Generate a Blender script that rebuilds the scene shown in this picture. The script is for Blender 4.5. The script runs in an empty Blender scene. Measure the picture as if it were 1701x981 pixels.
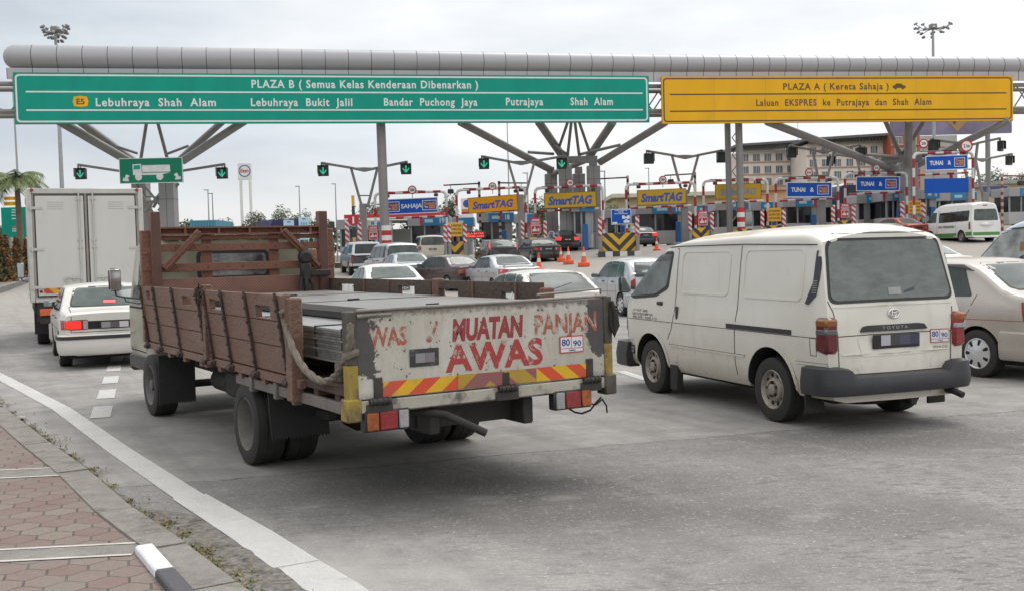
import bpy, bmesh, math, random
from math import sin, cos, pi, radians, atan2, sqrt
from mathutils import Vector, Matrix
from mathutils.bvhtree import BVHTree

# ------------------------------------------------------------------ camera, sky, sun, exposure
S = bpy.context.scene
COL = S.collection
FPX, ROLL, HZ, CAMH = 1800.0, 0.026, 416.5, 1.729      # focal length in photo pixels, roll, horizon row, eye height
PITCH = math.atan((HZ - 490.5) / FPX)
cd = bpy.data.cameras.new('camera'); cam = bpy.data.objects.new('camera', cd); COL.objects.link(cam)
cd.sensor_width = 36; cd.lens = FPX / 1701 * 36; cd.clip_start = .1; cd.clip_end = 4000
cam.matrix_world = Matrix.Translation((0, 0, CAMH)) @ Matrix.Rotation(pi / 2 + PITCH, 4, 'X') @ Matrix.Rotation(-ROLL, 4, 'Z')
S.camera = cam
SUN_EL, SUN_AZ = radians(62), radians(35)
W = bpy.data.worlds.new('World'); S.world = W; W.use_nodes = True
def build_world():
    nt = W.node_tree; N = nt.nodes; L = nt.links
    for n in list(N): N.remove(n)
    out = N.new('ShaderNodeOutputWorld'); bg = N.new('ShaderNodeBackground'); bg.inputs[1].default_value = .1
    sky = N.new('ShaderNodeTexSky'); sky.sky_type = 'NISHITA'; sky.sun_disc = False
    sky.sun_elevation = SUN_EL; sky.sun_rotation = SUN_AZ
    tc = N.new('ShaderNodeTexCoord'); sep = N.new('ShaderNodeSeparateXYZ'); L.new(tc.outputs['Generated'], sep.inputs[0])
    mp = N.new('ShaderNodeMapping'); mp.inputs['Scale'].default_value = (2.2, 2.2, 9); L.new(tc.outputs['Generated'], mp.inputs[0])
    nz = N.new('ShaderNodeTexNoise'); nz.inputs['Scale'].default_value = 1.5; nz.inputs['Detail'].default_value = 5; nz.inputs['Roughness'].default_value = .45
    L.new(mp.outputs[0], nz.inputs['Vector'])
    # cloud thickness: noise, plus a heavier bank towards the left (west)
    a = N.new('ShaderNodeMath'); a.operation = 'MULTIPLY_ADD'; L.new(sep.outputs[0], a.inputs[0]); a.inputs[1].default_value = .75; L.new(nz.outputs[0], a.inputs[2])
    n2 = N.new('ShaderNodeTexNoise'); n2.inputs['Scale'].default_value = 4.5; n2.inputs['Detail'].default_value = 7; n2.inputs['Roughness'].default_value = .55; L.new(mp.outputs[0], n2.inputs['Vector'])
    a2 = N.new('ShaderNodeMath'); a2.operation = 'MULTIPLY_ADD'; L.new(n2.outputs[0], a2.inputs[0]); a2.inputs[1].default_value = .34; a2.inputs[2].default_value = -.17
    a3 = N.new('ShaderNodeMath'); L.new(a.outputs[0], a3.inputs[0]); L.new(a2.outputs[0], a3.inputs[1])
    rp = N.new('ShaderNodeValToRGB'); L.new(a3.outputs[0], rp.inputs[0])
    e = rp.color_ramp.elements; e[0].position = .10; e[0].color = (4.35, 4.7, 5.15, 1); e[1].position = .70; e[1].color = (7.5, 7.5, 7.5, 1)
    m = e.new(.36); m.color = (5.6, 5.95, 6.3, 1)
    # paler, slightly warm band at the horizon
    hz = N.new('ShaderNodeMapRange'); L.new(sep.outputs[2], hz.inputs[0]); hz.inputs[1].default_value = .0; hz.inputs[2].default_value = .10; hz.inputs[3].default_value = .85; hz.inputs[4].default_value = 0
    hm = N.new('ShaderNodeMix'); hm.data_type = 'RGBA'; L.new(hz.outputs[0], hm.inputs[0]); L.new(rp.outputs[0], hm.inputs[6]); hm.inputs[7].default_value = (6.3, 6.1, 5.85, 1)
    # brighter overhead
    zn = N.new('ShaderNodeMapRange'); L.new(sep.outputs[2], zn.inputs[0]); zn.inputs[1].default_value = .3; zn.inputs[2].default_value = 1; zn.inputs[3].default_value = 1; zn.inputs[4].default_value = 2.0
    vm = N.new('ShaderNodeVectorMath'); vm.operation = 'SCALE'; L.new(hm.outputs[2], vm.inputs[0]); L.new(zn.outputs[0], vm.inputs['Scale'])
    ov = N.new('ShaderNodeMapRange'); L.new(sep.outputs[2], ov.inputs[0]); ov.inputs[1].default_value = .28; ov.inputs[2].default_value = .6; ov.inputs[3].default_value = 0; ov.inputs[4].default_value = .8
    om = N.new('ShaderNodeMix'); om.data_type = 'RGBA'; L.new(ov.outputs[0], om.inputs[0]); L.new(vm.outputs[0], om.inputs[6]); om.inputs[7].default_value = (10.1, 10.0, 9.75, 1)
    mx = N.new('ShaderNodeMix'); mx.data_type = 'RGBA'; mx.inputs[0].default_value = .95
    L.new(sky.outputs[0], mx.inputs[6]); L.new(om.outputs[2], mx.inputs[7]); L.new(mx.outputs[2], bg.inputs[0]); L.new(bg.outputs[0], out.inputs[0])
build_world()
sd = bpy.data.lights.new('sun', 'SUN'); sd.energy = 1.0; sd.angle = radians(32); sd.color = (1, .965, .92)
so = bpy.data.objects.new('sun', sd); COL.objects.link(so)
so.rotation_euler = (pi / 2 - SUN_EL, 0, -SUN_AZ + pi)
S.view_settings.view_transform = 'Standard'; S.view_settings.look = 'None'; S.view_settings.exposure = 0.50; S.view_settings.gamma = 1; S.view_settings.use_curve_mapping = False
S.cycles.max_bounces = 6; S.cycles.diffuse_bounces = 3; S.cycles.glossy_bounces = 3; S.cycles.transmission_bounces = 4; S.cycles.transparent_max_bounces = 6
S.cycles.sample_clamp_indirect = 6

# ------------------------------------------------------------------ where things stand
def ray(px, py):
    u, v = px - 850.5, py - 490.5; c, s = cos(ROLL), sin(ROLL)
    U, V = u * c - v * s, u * s + v * c
    cp, sp = cos(PITCH), sin(PITCH); z = -V / FPX
    return Vector((U / FPX, cp - z * sp, sp + z * cp))
def at(px, py, d):
    r = ray(px, py); return Vector((0, 0, CAMH)) + r * (d / r.y)
def gz(x, y):
    t = min(max((y - 25) / 45, 0), 1.02)
    return 1.45 * t ** 1.8 + .028 * min(max(x, -25), 45) * t
def gpx(px, d):
    z = 0.
    for _ in range(4):
        hy = 416.5 - .026 * (px - 850.5); p = at(px, hy + (CAMH - z) * FPX / d, d); z = gz(p.x, d)
    return Vector((p.x, d, z))
def gpix(px, py):
    r = ray(px, py); d = 3.
    while d < 200:
        p = Vector((0, 0, CAMH)) + r * (d / r.y)
        if p.z <= gz(p.x, d): return Vector((p.x, d, gz(p.x, d)))
        d += .05
    return Vector((p.x, d, gz(p.x, d)))
def sx(d): return FPX / d

# ------------------------------------------------------------------ materials
MATS = {}
def newmat(name):
    m = bpy.data.materials.new(name); m.use_nodes = True; nt = m.node_tree
    return m, nt, nt.nodes, nt.links, nt.nodes['Principled BSDF']
def sock(L, v, inp):
    if hasattr(v, 'is_linked') or hasattr(v, 'links'): L.new(v, inp)
    else: inp.default_value = v
def mathn(N, L, op, a, b=0., c=None, clamp=False):
    n = N.new('ShaderNodeMath'); n.operation = op; n.use_clamp = clamp
    sock(L, a, n.inputs[0]); sock(L, b, n.inputs[1])
    if c is not None: sock(L, c, n.inputs[2])
    return n.outputs[0]
def mixc(N, L, f, a, b):
    n = N.new('ShaderNodeMix'); n.data_type = 'RGBA'
    sock(L, f, n.inputs[0]); sock(L, a if not isinstance(a, tuple) else (*a[:3], 1), n.inputs[6]); sock(L, b if not isinstance(b, tuple) else (*b[:3], 1), n.inputs[7])
    return n.outputs[2]
def noise(N, L, vec, scale, detail=4, rough=.55, mapping=None):
    n = N.new('ShaderNodeTexNoise'); n.inputs['Scale'].default_value = scale; n.inputs['Detail'].default_value = detail; n.inputs['Roughness'].default_value = rough
    if mapping:
        mp = N.new('ShaderNodeMapping'); mp.inputs['Scale'].default_value = mapping; L.new(vec, mp.inputs[0]); vec = mp.outputs[0]
    L.new(vec, n.inputs['Vector']); return n.outputs[0]
def ramp(N, L, f, a, b, lo=0., hi=1.):
    n = N.new('ShaderNodeMapRange'); sock(L, f, n.inputs[0]); n.inputs[1].default_value = a; n.inputs[2].default_value = b; n.inputs[3].default_value = lo; n.inputs[4].default_value = hi
    return n.outputs[0]
def bumpn(N, L, h, strength, dist, bs):
    b = N.new('ShaderNodeBump'); b.inputs['Strength'].default_value = strength; b.inputs['Distance'].default_value = dist
    L.new(h, b.inputs['Height']); L.new(b.outputs[0], bs.inputs['Normal'])
def M(name, col, rough=.6, metal=0., var=.12, scale=4., dirt=None, damt=.5, dscale=2.5, bump=0., coat=0., streak=None, spec=None):
    """plain surface with its own mottling, optional dirt blotches (dirt colour) and bump"""
    if name in MATS: return MATS[name]
    m, nt, N, L, b = newmat(name)
    tc = N.new('ShaderNodeTexCoord').outputs['Object']
    f = noise(N, L, tc, scale, 6, .6, streak)
    c = mixc(N, L, ramp(N, L, f, .3, .7), tuple(x * (1 - var) for x in col), tuple(min(1, x * (1 + var)) for x in col))
    if dirt:
        g = noise(N, L, tc, dscale, 8, .68); g2 = ramp(N, L, g, .5 + .12 * (1 - damt), .62 + .14 * (1 - damt))
        c = mixc(N, L, mathn(N, L, 'MULTIPLY', g2, damt), c, dirt)
    L.new(c, b.inputs['Base Color'])
    L.new(ramp(N, L, f, .2, .8, max(.02, rough * .85), min(1, rough * 1.15)), b.inputs['Roughness'])
    b.inputs['Metallic'].default_value = metal
    if coat: b.inputs['Coat Weight'].default_value = coat; b.inputs['Coat Roughness'].default_value = .06
    if spec is not None: b.inputs['Specular IOR Level'].default_value = spec
    if bump: bumpn(N, L, noise(N, L, tc, scale * 8, 6, .7), .6, bump, b)
    MATS[name] = m; return m
def paint(name, col, rough=.32, dirt=(.33, .29, .24), damt=.22):
    return M(name, col, rough, 0, .035, 1.2, dirt, damt, 1.6, 0, .35)
def emit(name, col, strength):
    if name in MATS: return MATS[name]
    m, nt, N, L, b = newmat(name)
    b.inputs['Base Color'].default_value = (*[c * .6 for c in col], 1); b.inputs['Emission Color'].default_value = (*col, 1); b.inputs['Emission Strength'].default_value = strength
    b.inputs['Roughness'].default_value = .3; MATS[name] = m; return m
def glassm(name, col=(.035, .045, .045), rough=.06, var=.3, film=None):
    """dark tinted vehicle glass: glossy with smudges and a see-nothing interior"""
    if name in MATS: return MATS[name]
    m, nt, N, L, b = newmat(name)
    tc = N.new('ShaderNodeTexCoord').outputs['Object']
    f = noise(N, L, tc, 2.2, 5, .6); c = mixc(N, L, ramp(N, L, f, .35, .68), tuple(x * (1 - var) for x in col), tuple(x * (1 + var) for x in col))
    if film:
        g = noise(N, L, tc, 5, 8, .7, (1, 1, 3.)); c = mixc(N, L, ramp(N, L, g, .45, .75, 0, .6), c, film)
    L.new(c, b.inputs['Base Color']); b.inputs['Roughness'].default_value = rough
    b.inputs['Specular IOR Level'].default_value = .2 if 'dull' in name else .38
    MATS[name] = m; return m
def stripes(name, ca, cb, axis_expr, freq, duty=.5, rough=.5, dirt=.25):
    """two-colour stripes painted on a panel; axis_expr: (kx, kabsx, kz, off) in object space"""
    if name in MATS: return MATS[name]
    m, nt, N, L, b = newmat(name)
    tc = N.new('ShaderNodeTexCoord').outputs['Object']; sp = N.new('ShaderNodeSeparateXYZ'); L.new(tc, sp.inputs[0])
    kx, ka, kz, off = axis_expr
    v = mathn(N, L, 'MULTIPLY_ADD', sp.outputs[0], kx, off); ab = mathn(N, L, 'ABSOLUTE', sp.outputs[0])
    v = mathn(N, L, 'MULTIPLY_ADD', ab, ka, v); v = mathn(N, L, 'MULTIPLY_ADD', sp.outputs[2], kz, v)
    fr = mathn(N, L, 'FRACT', mathn(N, L, 'MULTIPLY', v, freq)); st = mathn(N, L, 'GREATER_THAN', fr, duty)
    c = mixc(N, L, st, ca, cb)
    g = noise(N, L, tc, 6, 6, .65); c = mixc(N, L, ramp(N, L, g, .5, .75, 0, dirt), c, (.16, .14, .12))
    L.new(c, b.inputs['Base Color']); b.inputs['Roughness'].default_value = rough
    MATS[name] = m; return m

# ------------------------------------------------------------------ mesh builder
class MB:
    def __init__(s): s.v = []; s.f = []; s.m = []
    def add(s, vs, fs, mi=0):
        o = len(s.v); s.v += [tuple(v) for v in vs]; s.f += [tuple(i + o for i in f) for f in fs]; s.m += [mi] * len(fs); return s
    def box(s, x0, x1, y0, y1, z0, z1, mi=0, b=0., R=None):
        c = Vector(((x0 + x1) / 2, (y0 + y1) / 2, (z0 + z1) / 2)); h = Vector((abs(x1 - x0) / 2, abs(y1 - y0) / 2, abs(z1 - z0) / 2))
        return s.obox(c, h, R or Matrix.Identity(3), mi, b)
    def obox(s, c, h, R, mi=0, b=0.):
        b = min(b, min(h) * .9)
        if b <= 0:
            vs = [c + R @ Vector((sx_ * h[0], sy * h[1], sz * h[2])) for sx_ in (-1, 1) for sy in (-1, 1) for sz in (-1, 1)]
            return s.add(vs, [(0, 1, 3, 2), (4, 6, 7, 5), (0, 4, 5, 1), (2, 3, 7, 6), (0, 2, 6, 4), (1, 5, 7, 3)], mi)
        sg = [(a, d, e) for a in (-1, 1) for d in (-1, 1) for e in (-1, 1)]; idx = {}; vs = []
        for g in sg:
            for ax in range(3):
                p = Vector([g[k] * (h[k] if k == ax else h[k] - b) for k in range(3)]); idx[(g, ax)] = len(vs); vs.append(c + R @ p)
        fs = []
        for ax in range(3):
            o1, o2 = [k for k in range(3) if k != ax]
            for sg_ in (-1, 1):
                q = []
                for (a, d) in ((-1, -1), (1, -1), (1, 1), (-1, 1)):
                    g = [0, 0, 0]; g[ax] = sg_; g[o1] = a; g[o2] = d; q.append(idx[(tuple(g), ax)])
                fs.append(q)
            for a in (-1, 1):
                for d in (-1, 1):
                    g1 = [0, 0, 0]; g1[o1] = a; g1[o2] = d; g1[ax] = -1; g2 = list(g1); g2[ax] = 1
                    fs.append([idx[(tuple(g1), o1)], idx[(tuple(g2), o1)], idx[(tuple(g2), o2)], idx[(tuple(g1), o2)]])
        for g in sg: fs.append([idx[(g, 0)], idx[(g, 1)], idx[(g, 2)]])
        return s.add(vs, fs, mi)
    def bar(s, p0, p1, w, h, mi=0, b=0., up=(0, 0, 1)):
        p0, p1 = Vector(p0), Vector(p1); d = p1 - p0; y = d.normalized(); u = Vector(up)
        if abs(y.dot(u)) > .98: u = Vector((1, 0, 0))
        x = y.cross(u).normalized(); z = x.cross(y); R = Matrix((x, y, z)).transposed()
        return s.obox((p0 + p1) / 2, Vector((w / 2, d.length / 2, h / 2)), R, mi, b)
    def tube(s, path, r, n=10, mi=0, cap=True, r1=None, bands=None):
        P = [Vector(p) for p in path]; k = len(P); rs = [r + ((r1 if r1 is not None else r) - r) * i / (k - 1) for i in range(k)] if not isinstance(r, (list, tuple)) else r
        vs = []; up = None
        for i, p in enumerate(P):
            t = ((P[min(i + 1, k - 1)] - p).normalized() + (p - P[max(i - 1, 0)]).normalized()).normalized()
            if up is None: up = Vector((0, 0, 1)) if abs(t.z) < .9 else Vector((1, 0, 0))
            a = t.cross(up).normalized(); up = a.cross(t).normalized()
            vs += [p + (a * cos(2 * pi * j / n) + up * sin(2 * pi * j / n)) * rs[i] for j in range(n)]
        for i in range(k - 1):
            fs = [(i * n + j, i * n + (j + 1) % n, (i + 1) * n + (j + 1) % n, (i + 1) * n + j) for j in range(n)]
            s_o = len(s.v)
            if i == 0: base = len(s.v); s.v += [tuple(v) for v in vs]
            mm = bands[i % len(bands)] if bands else mi
            s.f += [tuple(x + base for x in f) for f in fs]; s.m += [mm] * n
        if cap:
            s.f += [tuple(base + j for j in range(n))[::-1], tuple(base + (k - 1) * n + j for j in range(n))]; s.m += [bands[0] if bands else mi, bands[(k - 2) % len(bands)] if bands else mi]
        return s
    def cyl(s, p0, p1, r, mi=0, n=16, r1=None): return s.tube([p0, p1], r, n, mi, True, r1)
    def banded(s, p0, p1, r, seg, mis, n=10, start=0):
        p0, p1 = Vector(p0), Vector(p1); L_ = (p1 - p0).length; k = max(1, round(L_ / seg))
        return s.tube([p0.lerp(p1, i / k) for i in range(k + 1)], r, n, 0, True, None, [mis[(i + start) % len(mis)] for i in range(len(mis))])
    def prism(s, poly, fn, d0, d1, mi=0):
        """2D polygon extruded from depth d0 to d1; fn(u,v,d)->3D"""
        n = len(poly); vs = [fn(u, v, d0) for u, v in poly] + [fn(u, v, d1) for u, v in poly]
        return s.add(vs, [tuple(range(n))[::-1], tuple(range(n, 2 * n))] + [(i, (i + 1) % n, n + (i + 1) % n, n + i) for i in range(n)], mi)
    def lathe(s, prof, c, axis, n=28, mi=0, mats=None):
        """prof: (radius, offset along axis); closed ends at r=0"""
        c = Vector(c); ax = Vector(axis).normalized(); a = ax.orthogonal().normalized(); b = ax.cross(a)
        base = len(s.v)
        for (r, h) in prof: s.v += [tuple(c + ax * h + (a * cos(2 * pi * j / n) + b * sin(2 * pi * j / n)) * max(r, .0005)) for j in range(n)]
        for i in range(len(prof) - 1):
            s.f += [(base + i * n + j, base + i * n + (j + 1) % n, base + (i + 1) * n + (j + 1) % n, base + (i + 1) * n + j) for j in range(n)]
            s.m += [mats[i] if mats else mi] * n
        if prof[0][0] < .01: s.f.append(tuple(base + j for j in range(n))[::-1]); s.m.append(mats[0] if mats else mi)
        if prof[-1][0] < .01: s.f.append(tuple(base + (len(prof) - 1) * n + j for j in range(n))); s.m.append(mats[-1] if mats else mi)
        return s
    def mesh(s, name, mats):
        me = bpy.data.meshes.new(name); me.from_pydata(s.v, [], s.f)
        for m in (mats if isinstance(mats, (list, tuple)) else [mats]): me.materials.append(m)
        me.polygons.foreach_set('material_index', s.m)
        bm = bmesh.new(); bm.from_mesh(me); bmesh.ops.recalc_face_normals(bm, faces=bm.faces); bm.to_mesh(me); bm.free()
        return me
    def build(s, name, mats, parent=None, ang=38, loc=None):
        me = s.mesh(name, mats)
        me.polygons.foreach_set('use_smooth', [True] * len(me.polygons)); me.set_sharp_from_angle(angle=radians(ang)); me.update()
        return link(name, me, parent, loc)
def link(name, me, parent=None, loc=None):
    o = bpy.data.objects.new(name, me); COL.objects.link(o)
    if parent: o.parent = parent
    if loc is not None: o.location = loc
    return o
def tag(o, label, cat, group=None):
    o['label'] = label; o['category'] = cat
    if group: o['group'] = group
    return o
def thing(name, label, cat, loc=(0, 0, 0), yaw=0., group=None, scale=None):
    o = bpy.data.objects.new(name, None); COL.objects.link(o); o.location = loc; o.rotation_euler = (0, 0, yaw); o.empty_display_size = .2
    if scale: o.scale = (scale,) * 3
    return tag(o, label, cat, group)
def struct(o): o['kind'] = 'structure'; return o
def copy_tree(o, parent=None):
    c = o.copy(); COL.objects.link(c)
    if parent: c.parent = parent
    for ch in list(o.children): copy_tree(ch, c)
    return c
def rpoly(pts, r, n=4):
    """polygon with rounded corners"""
    P = [Vector(p) for p in pts]; out = []; k = len(P)
    for i in range(k):
        p, a, b = P[i], P[i - 1], P[(i + 1) % k]; rr = r[i] if isinstance(r, (list, tuple)) else r
        d1, d2 = (a - p), (b - p); q = min(rr, d1.length * .45, d2.length * .45)
        if q < 1e-4: out.append(p); continue
        s0, s1 = p + d1.normalized() * q, p + d2.normalized() * q
        for j in range(n + 1):
            t = j / n; out.append(s0 * (1 - t) ** 2 + p * 2 * t * (1 - t) + s1 * t * t)
    return [(v.x, v.y) for v in out]
FONT = {}
def text_mesh(s, bold=0., shear=0., ext=.0, space=1.0):
    c = bpy.data.curves.new('t', 'FONT'); c.body = s; c.size = 1; c.offset = bold; c.shear = shear; c.extrude = ext; c.space_character = space; c.resolution_u = 3
    o = bpy.data.objects.new('t', c); COL.objects.link(o)
    dg = bpy.context.evaluated_depsgraph_get(); dg.update()
    me = bpy.data.meshes.new_from_object(o.evaluated_get(dg)); COL.objects.unlink(o); bpy.data.objects.remove(o); bpy.data.curves.remove(c)
    return me
def lettering(s, x0, x1, z0, z1, y, mat, parent, name='lettering', bold=.012, shear=0., fn=None, ext=.006, space=1.0, face=-1):
    """words fitted into the rectangle x0..x1, z0..z1 on the plane y; fn(u,v,d) places them elsewhere"""
    me = text_mesh(s, bold, shear, 0, space); vs = [v.co.copy() for v in me.vertices]
    if not vs: return None
    a0, a1 = min(v.x for v in vs), max(v.x for v in vs)
    cap = text_cap(s); b0, b1 = cap if cap else (min(v.y for v in vs), max(v.y for v in vs))
    mb = MB(); fn = fn or (lambda u, v, d: (u, y + face * d, v))
    U = [(x0 + (v.x - a0) / (a1 - a0) * (x1 - x0), z0 + (v.y - b0) / (b1 - b0) * (z1 - z0)) for v in vs]
    mb.add([fn(u, v, ext) for u, v in U], [tuple(p.vertices) for p in me.polygons])
    o = link(name, mb_mesh_raw(mb, name, mat), parent); bpy.data.meshes.remove(me); return o
def mb_mesh_raw(mb, name, mat):
    me = bpy.data.meshes.new(name); me.from_pydata(mb.v, [], mb.f); me.materials.append(mat); me.update(); return me
def text_cap(s): return (0., .69)
random.seed(7)
# ------------------------------------------------------------------ shared materials
RUB = M('tyre_rubber', (.022, .021, .02), .75, 0, .25, 8, (.10, .09, .08), .35, 4)
BLK = M('black_plastic', (.03, .03, .032), .5, 0, .15, 5, (.09, .085, .075), .3, 3)
DRK = M('dark_cavity', (.012, .012, .012), .85)
STEEL = M('steel_wheel', (.30, .27, .23), .5, .35, .2, 9, (.12, .09, .06), .5, 7)
ALLOY = M('silver_hubcap', (.62, .63, .65), .3, .55, .06, 6)
CHROME = M('chrome', (.7, .7, .7), .12, 1., .05)
GLASS = glassm('vehicle_glass')
GLASSR = glassm('rear_screen_glass', (.085, .105, .10), .07, .35)
GLASSG = glassm('green_tinted_glass', (.06, .085, .075), .06, .25)
RED = M('red_lens', (.40, .022, .026), .2, 0, .35, 30, coat=.6, bump=2)
ORANGE = M('amber_lens', (.50, .13, .018), .2, 0, .35, 30, coat=.6, bump=2)
CLEAR = M('clear_lens', (.50, .52, .52), .15, 0, .15, 30, coat=.5, bump=2)
BRAKE = emit('lit_brake_lamp', (1, .06, .03), 1.6)
PLATE = M('black_number_plate', (.014, .014, .018), .35, 0, .1)
PLTXT = M('plate_characters', (.75, .75, .75), .5)
PIX = [M('plate_grey_%d' % i, c, .5, 0, .02) for i, c in enumerate([(.5, .5, .52), (.09, .085, .10), (.10, .10, .15), (.055, .05, .07), (.25, .24, .25)])]
WHITE = M('white_paint', (.78, .78, .76), .5, 0, .05, 3, (.45, .42, .38), .25, 3)

def bvh_of(o):
    me = o.data; return BVHTree.FromPolygons([v.co.copy() for v in me.vertices], [tuple(p.vertices) for p in me.polygons])
AX = {'B': (lambda u, v, d: Vector((u, d, v)), Vector((0, 1, 0)), -5.), 'F': (lambda u, v, d: Vector((u, d, v)), Vector((0, -1, 0)), 20.),
      'L': (lambda u, v, d: Vector((d, u, v)), Vector((1, 0, 0)), -5.), 'R': (lambda u, v, d: Vector((d, u, v)), Vector((-1, 0, 0)), 5.),
      'T': (lambda u, v, d: Vector((u, v, d)), Vector((0, 0, -1)), 8.)}
def hitp(bvh, ax, u, v):
    f, d, st = AX[ax]; h = bvh.ray_cast(f(u, v, st), d)
    return (h[0], h[1]) if h[0] is not None else (None, None)
def panel(bvh, ax, pts, off, name, mat, parent, r=.05, k=5, skirt=.015, nr=4):
    """a thin shaped panel lying on a body surface: outline in the projection plane of side ax, raised by off"""
    poly = rpoly(pts, r, nr) if r else list(pts)
    # resample long edges so the panel follows curved bodywork
    P = []
    for i, p in enumerate(poly):
        q = poly[(i + 1) % len(poly)]; n = max(1, int(((p[0] - q[0]) ** 2 + (p[1] - q[1]) ** 2) ** .5 / .09)); P += [(p[0] + (q[0] - p[0]) * j / n, p[1] + (q[1] - p[1]) * j / n) for j in range(n)]
    cx = sum(p[0] for p in P) / len(P); cy = sum(p[1] for p in P) / len(P); n = len(P); mb = MB(); vs = []
    d = AX[ax][1]; last = None
    for ring in [1.0 - i / k for i in range(k)] + [0.0]:
        for p in (P if ring > 0 else [(cx, cy)]):
            u, v = cx + (p[0] - cx) * ring, cy + (p[1] - cy) * ring; h, nn = hitp(bvh, ax, u, v)
            if h is None:
                s_ = .97
                while h is None and s_ > .3: h, nn = hitp(bvh, ax, cx + (u - cx) * s_, cy + (v - cy) * s_); s_ -= .05
                if h is None: h = last or AX[ax][0](u, v, 0)
            vs.append(h - d * off); last = h
    o = len(vs); vs += [vs[i] + d * (off + skirt) for i in range(n)]
    fs = [(i, (i + 1) % n, o + (i + 1) % n, o + i) for i in range(n)]
    for a in range(k - 1): fs += [(a * n + i, a * n + (i + 1) % n, (a + 1) * n + (i + 1) % n, (a + 1) * n + i) for i in range(n)]
    fs += [((k - 1) * n + i, (k - 1) * n + (i + 1) % n, k * n) for i in range(n)]
    return mb.add(vs, fs).build(name, mat, parent, 50)
def seam(bvh, ax, pts, w, name, mat, parent, off=.002, closed=False, mb=None):
    """a narrow line (gap, trim or gasket) following bodywork"""
    own = mb is None; mb = mb or MB(); d = AX[ax][1]; P = [Vector(p) for p in pts] + ([Vector(pts[0])] if closed else []); Q = []
    for a, b in zip(P, P[1:]):
        n = max(1, int((b - a).length / .06)); Q += [a.lerp(b, j / n) for j in range(n)]
    Q.append(P[-1]); L = []; 
    for i, q in enumerate(Q):
        t = (Q[min(i + 1, len(Q) - 1)] - Q[max(i - 1, 0)]); t = t.normalized() if t.length > 0 else Vector((1, 0)); nrm = Vector((-t.y, t.x)) * w / 2
        a, b = hitp(bvh, ax, q.x + nrm.x, q.y + nrm.y)[0], hitp(bvh, ax, q.x - nrm.x, q.y - nrm.y)[0]
        if a is not None and b is not None: L.append((a - d * off, b - d * off))
        elif len(L) > 1: seam_flush(mb, L, d); L = []
    if len(L) > 1: seam_flush(mb, L, d)
    if own: return mb.build(name, mat, parent)
def seam_flush(mb, L, d):
    vs = []; n = len(L)
    for a, b in L: vs += [a, b, a + d * .006, b + d * .006]
    fs = []
    for i in range(n - 1):
        o, q = i * 4, i * 4 + 4; fs += [(o, o + 1, q + 1, q), (o, q, q + 2, o + 2), (o + 1, o + 3, q + 3, q + 1)]
    mb.add(vs, fs)
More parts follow.
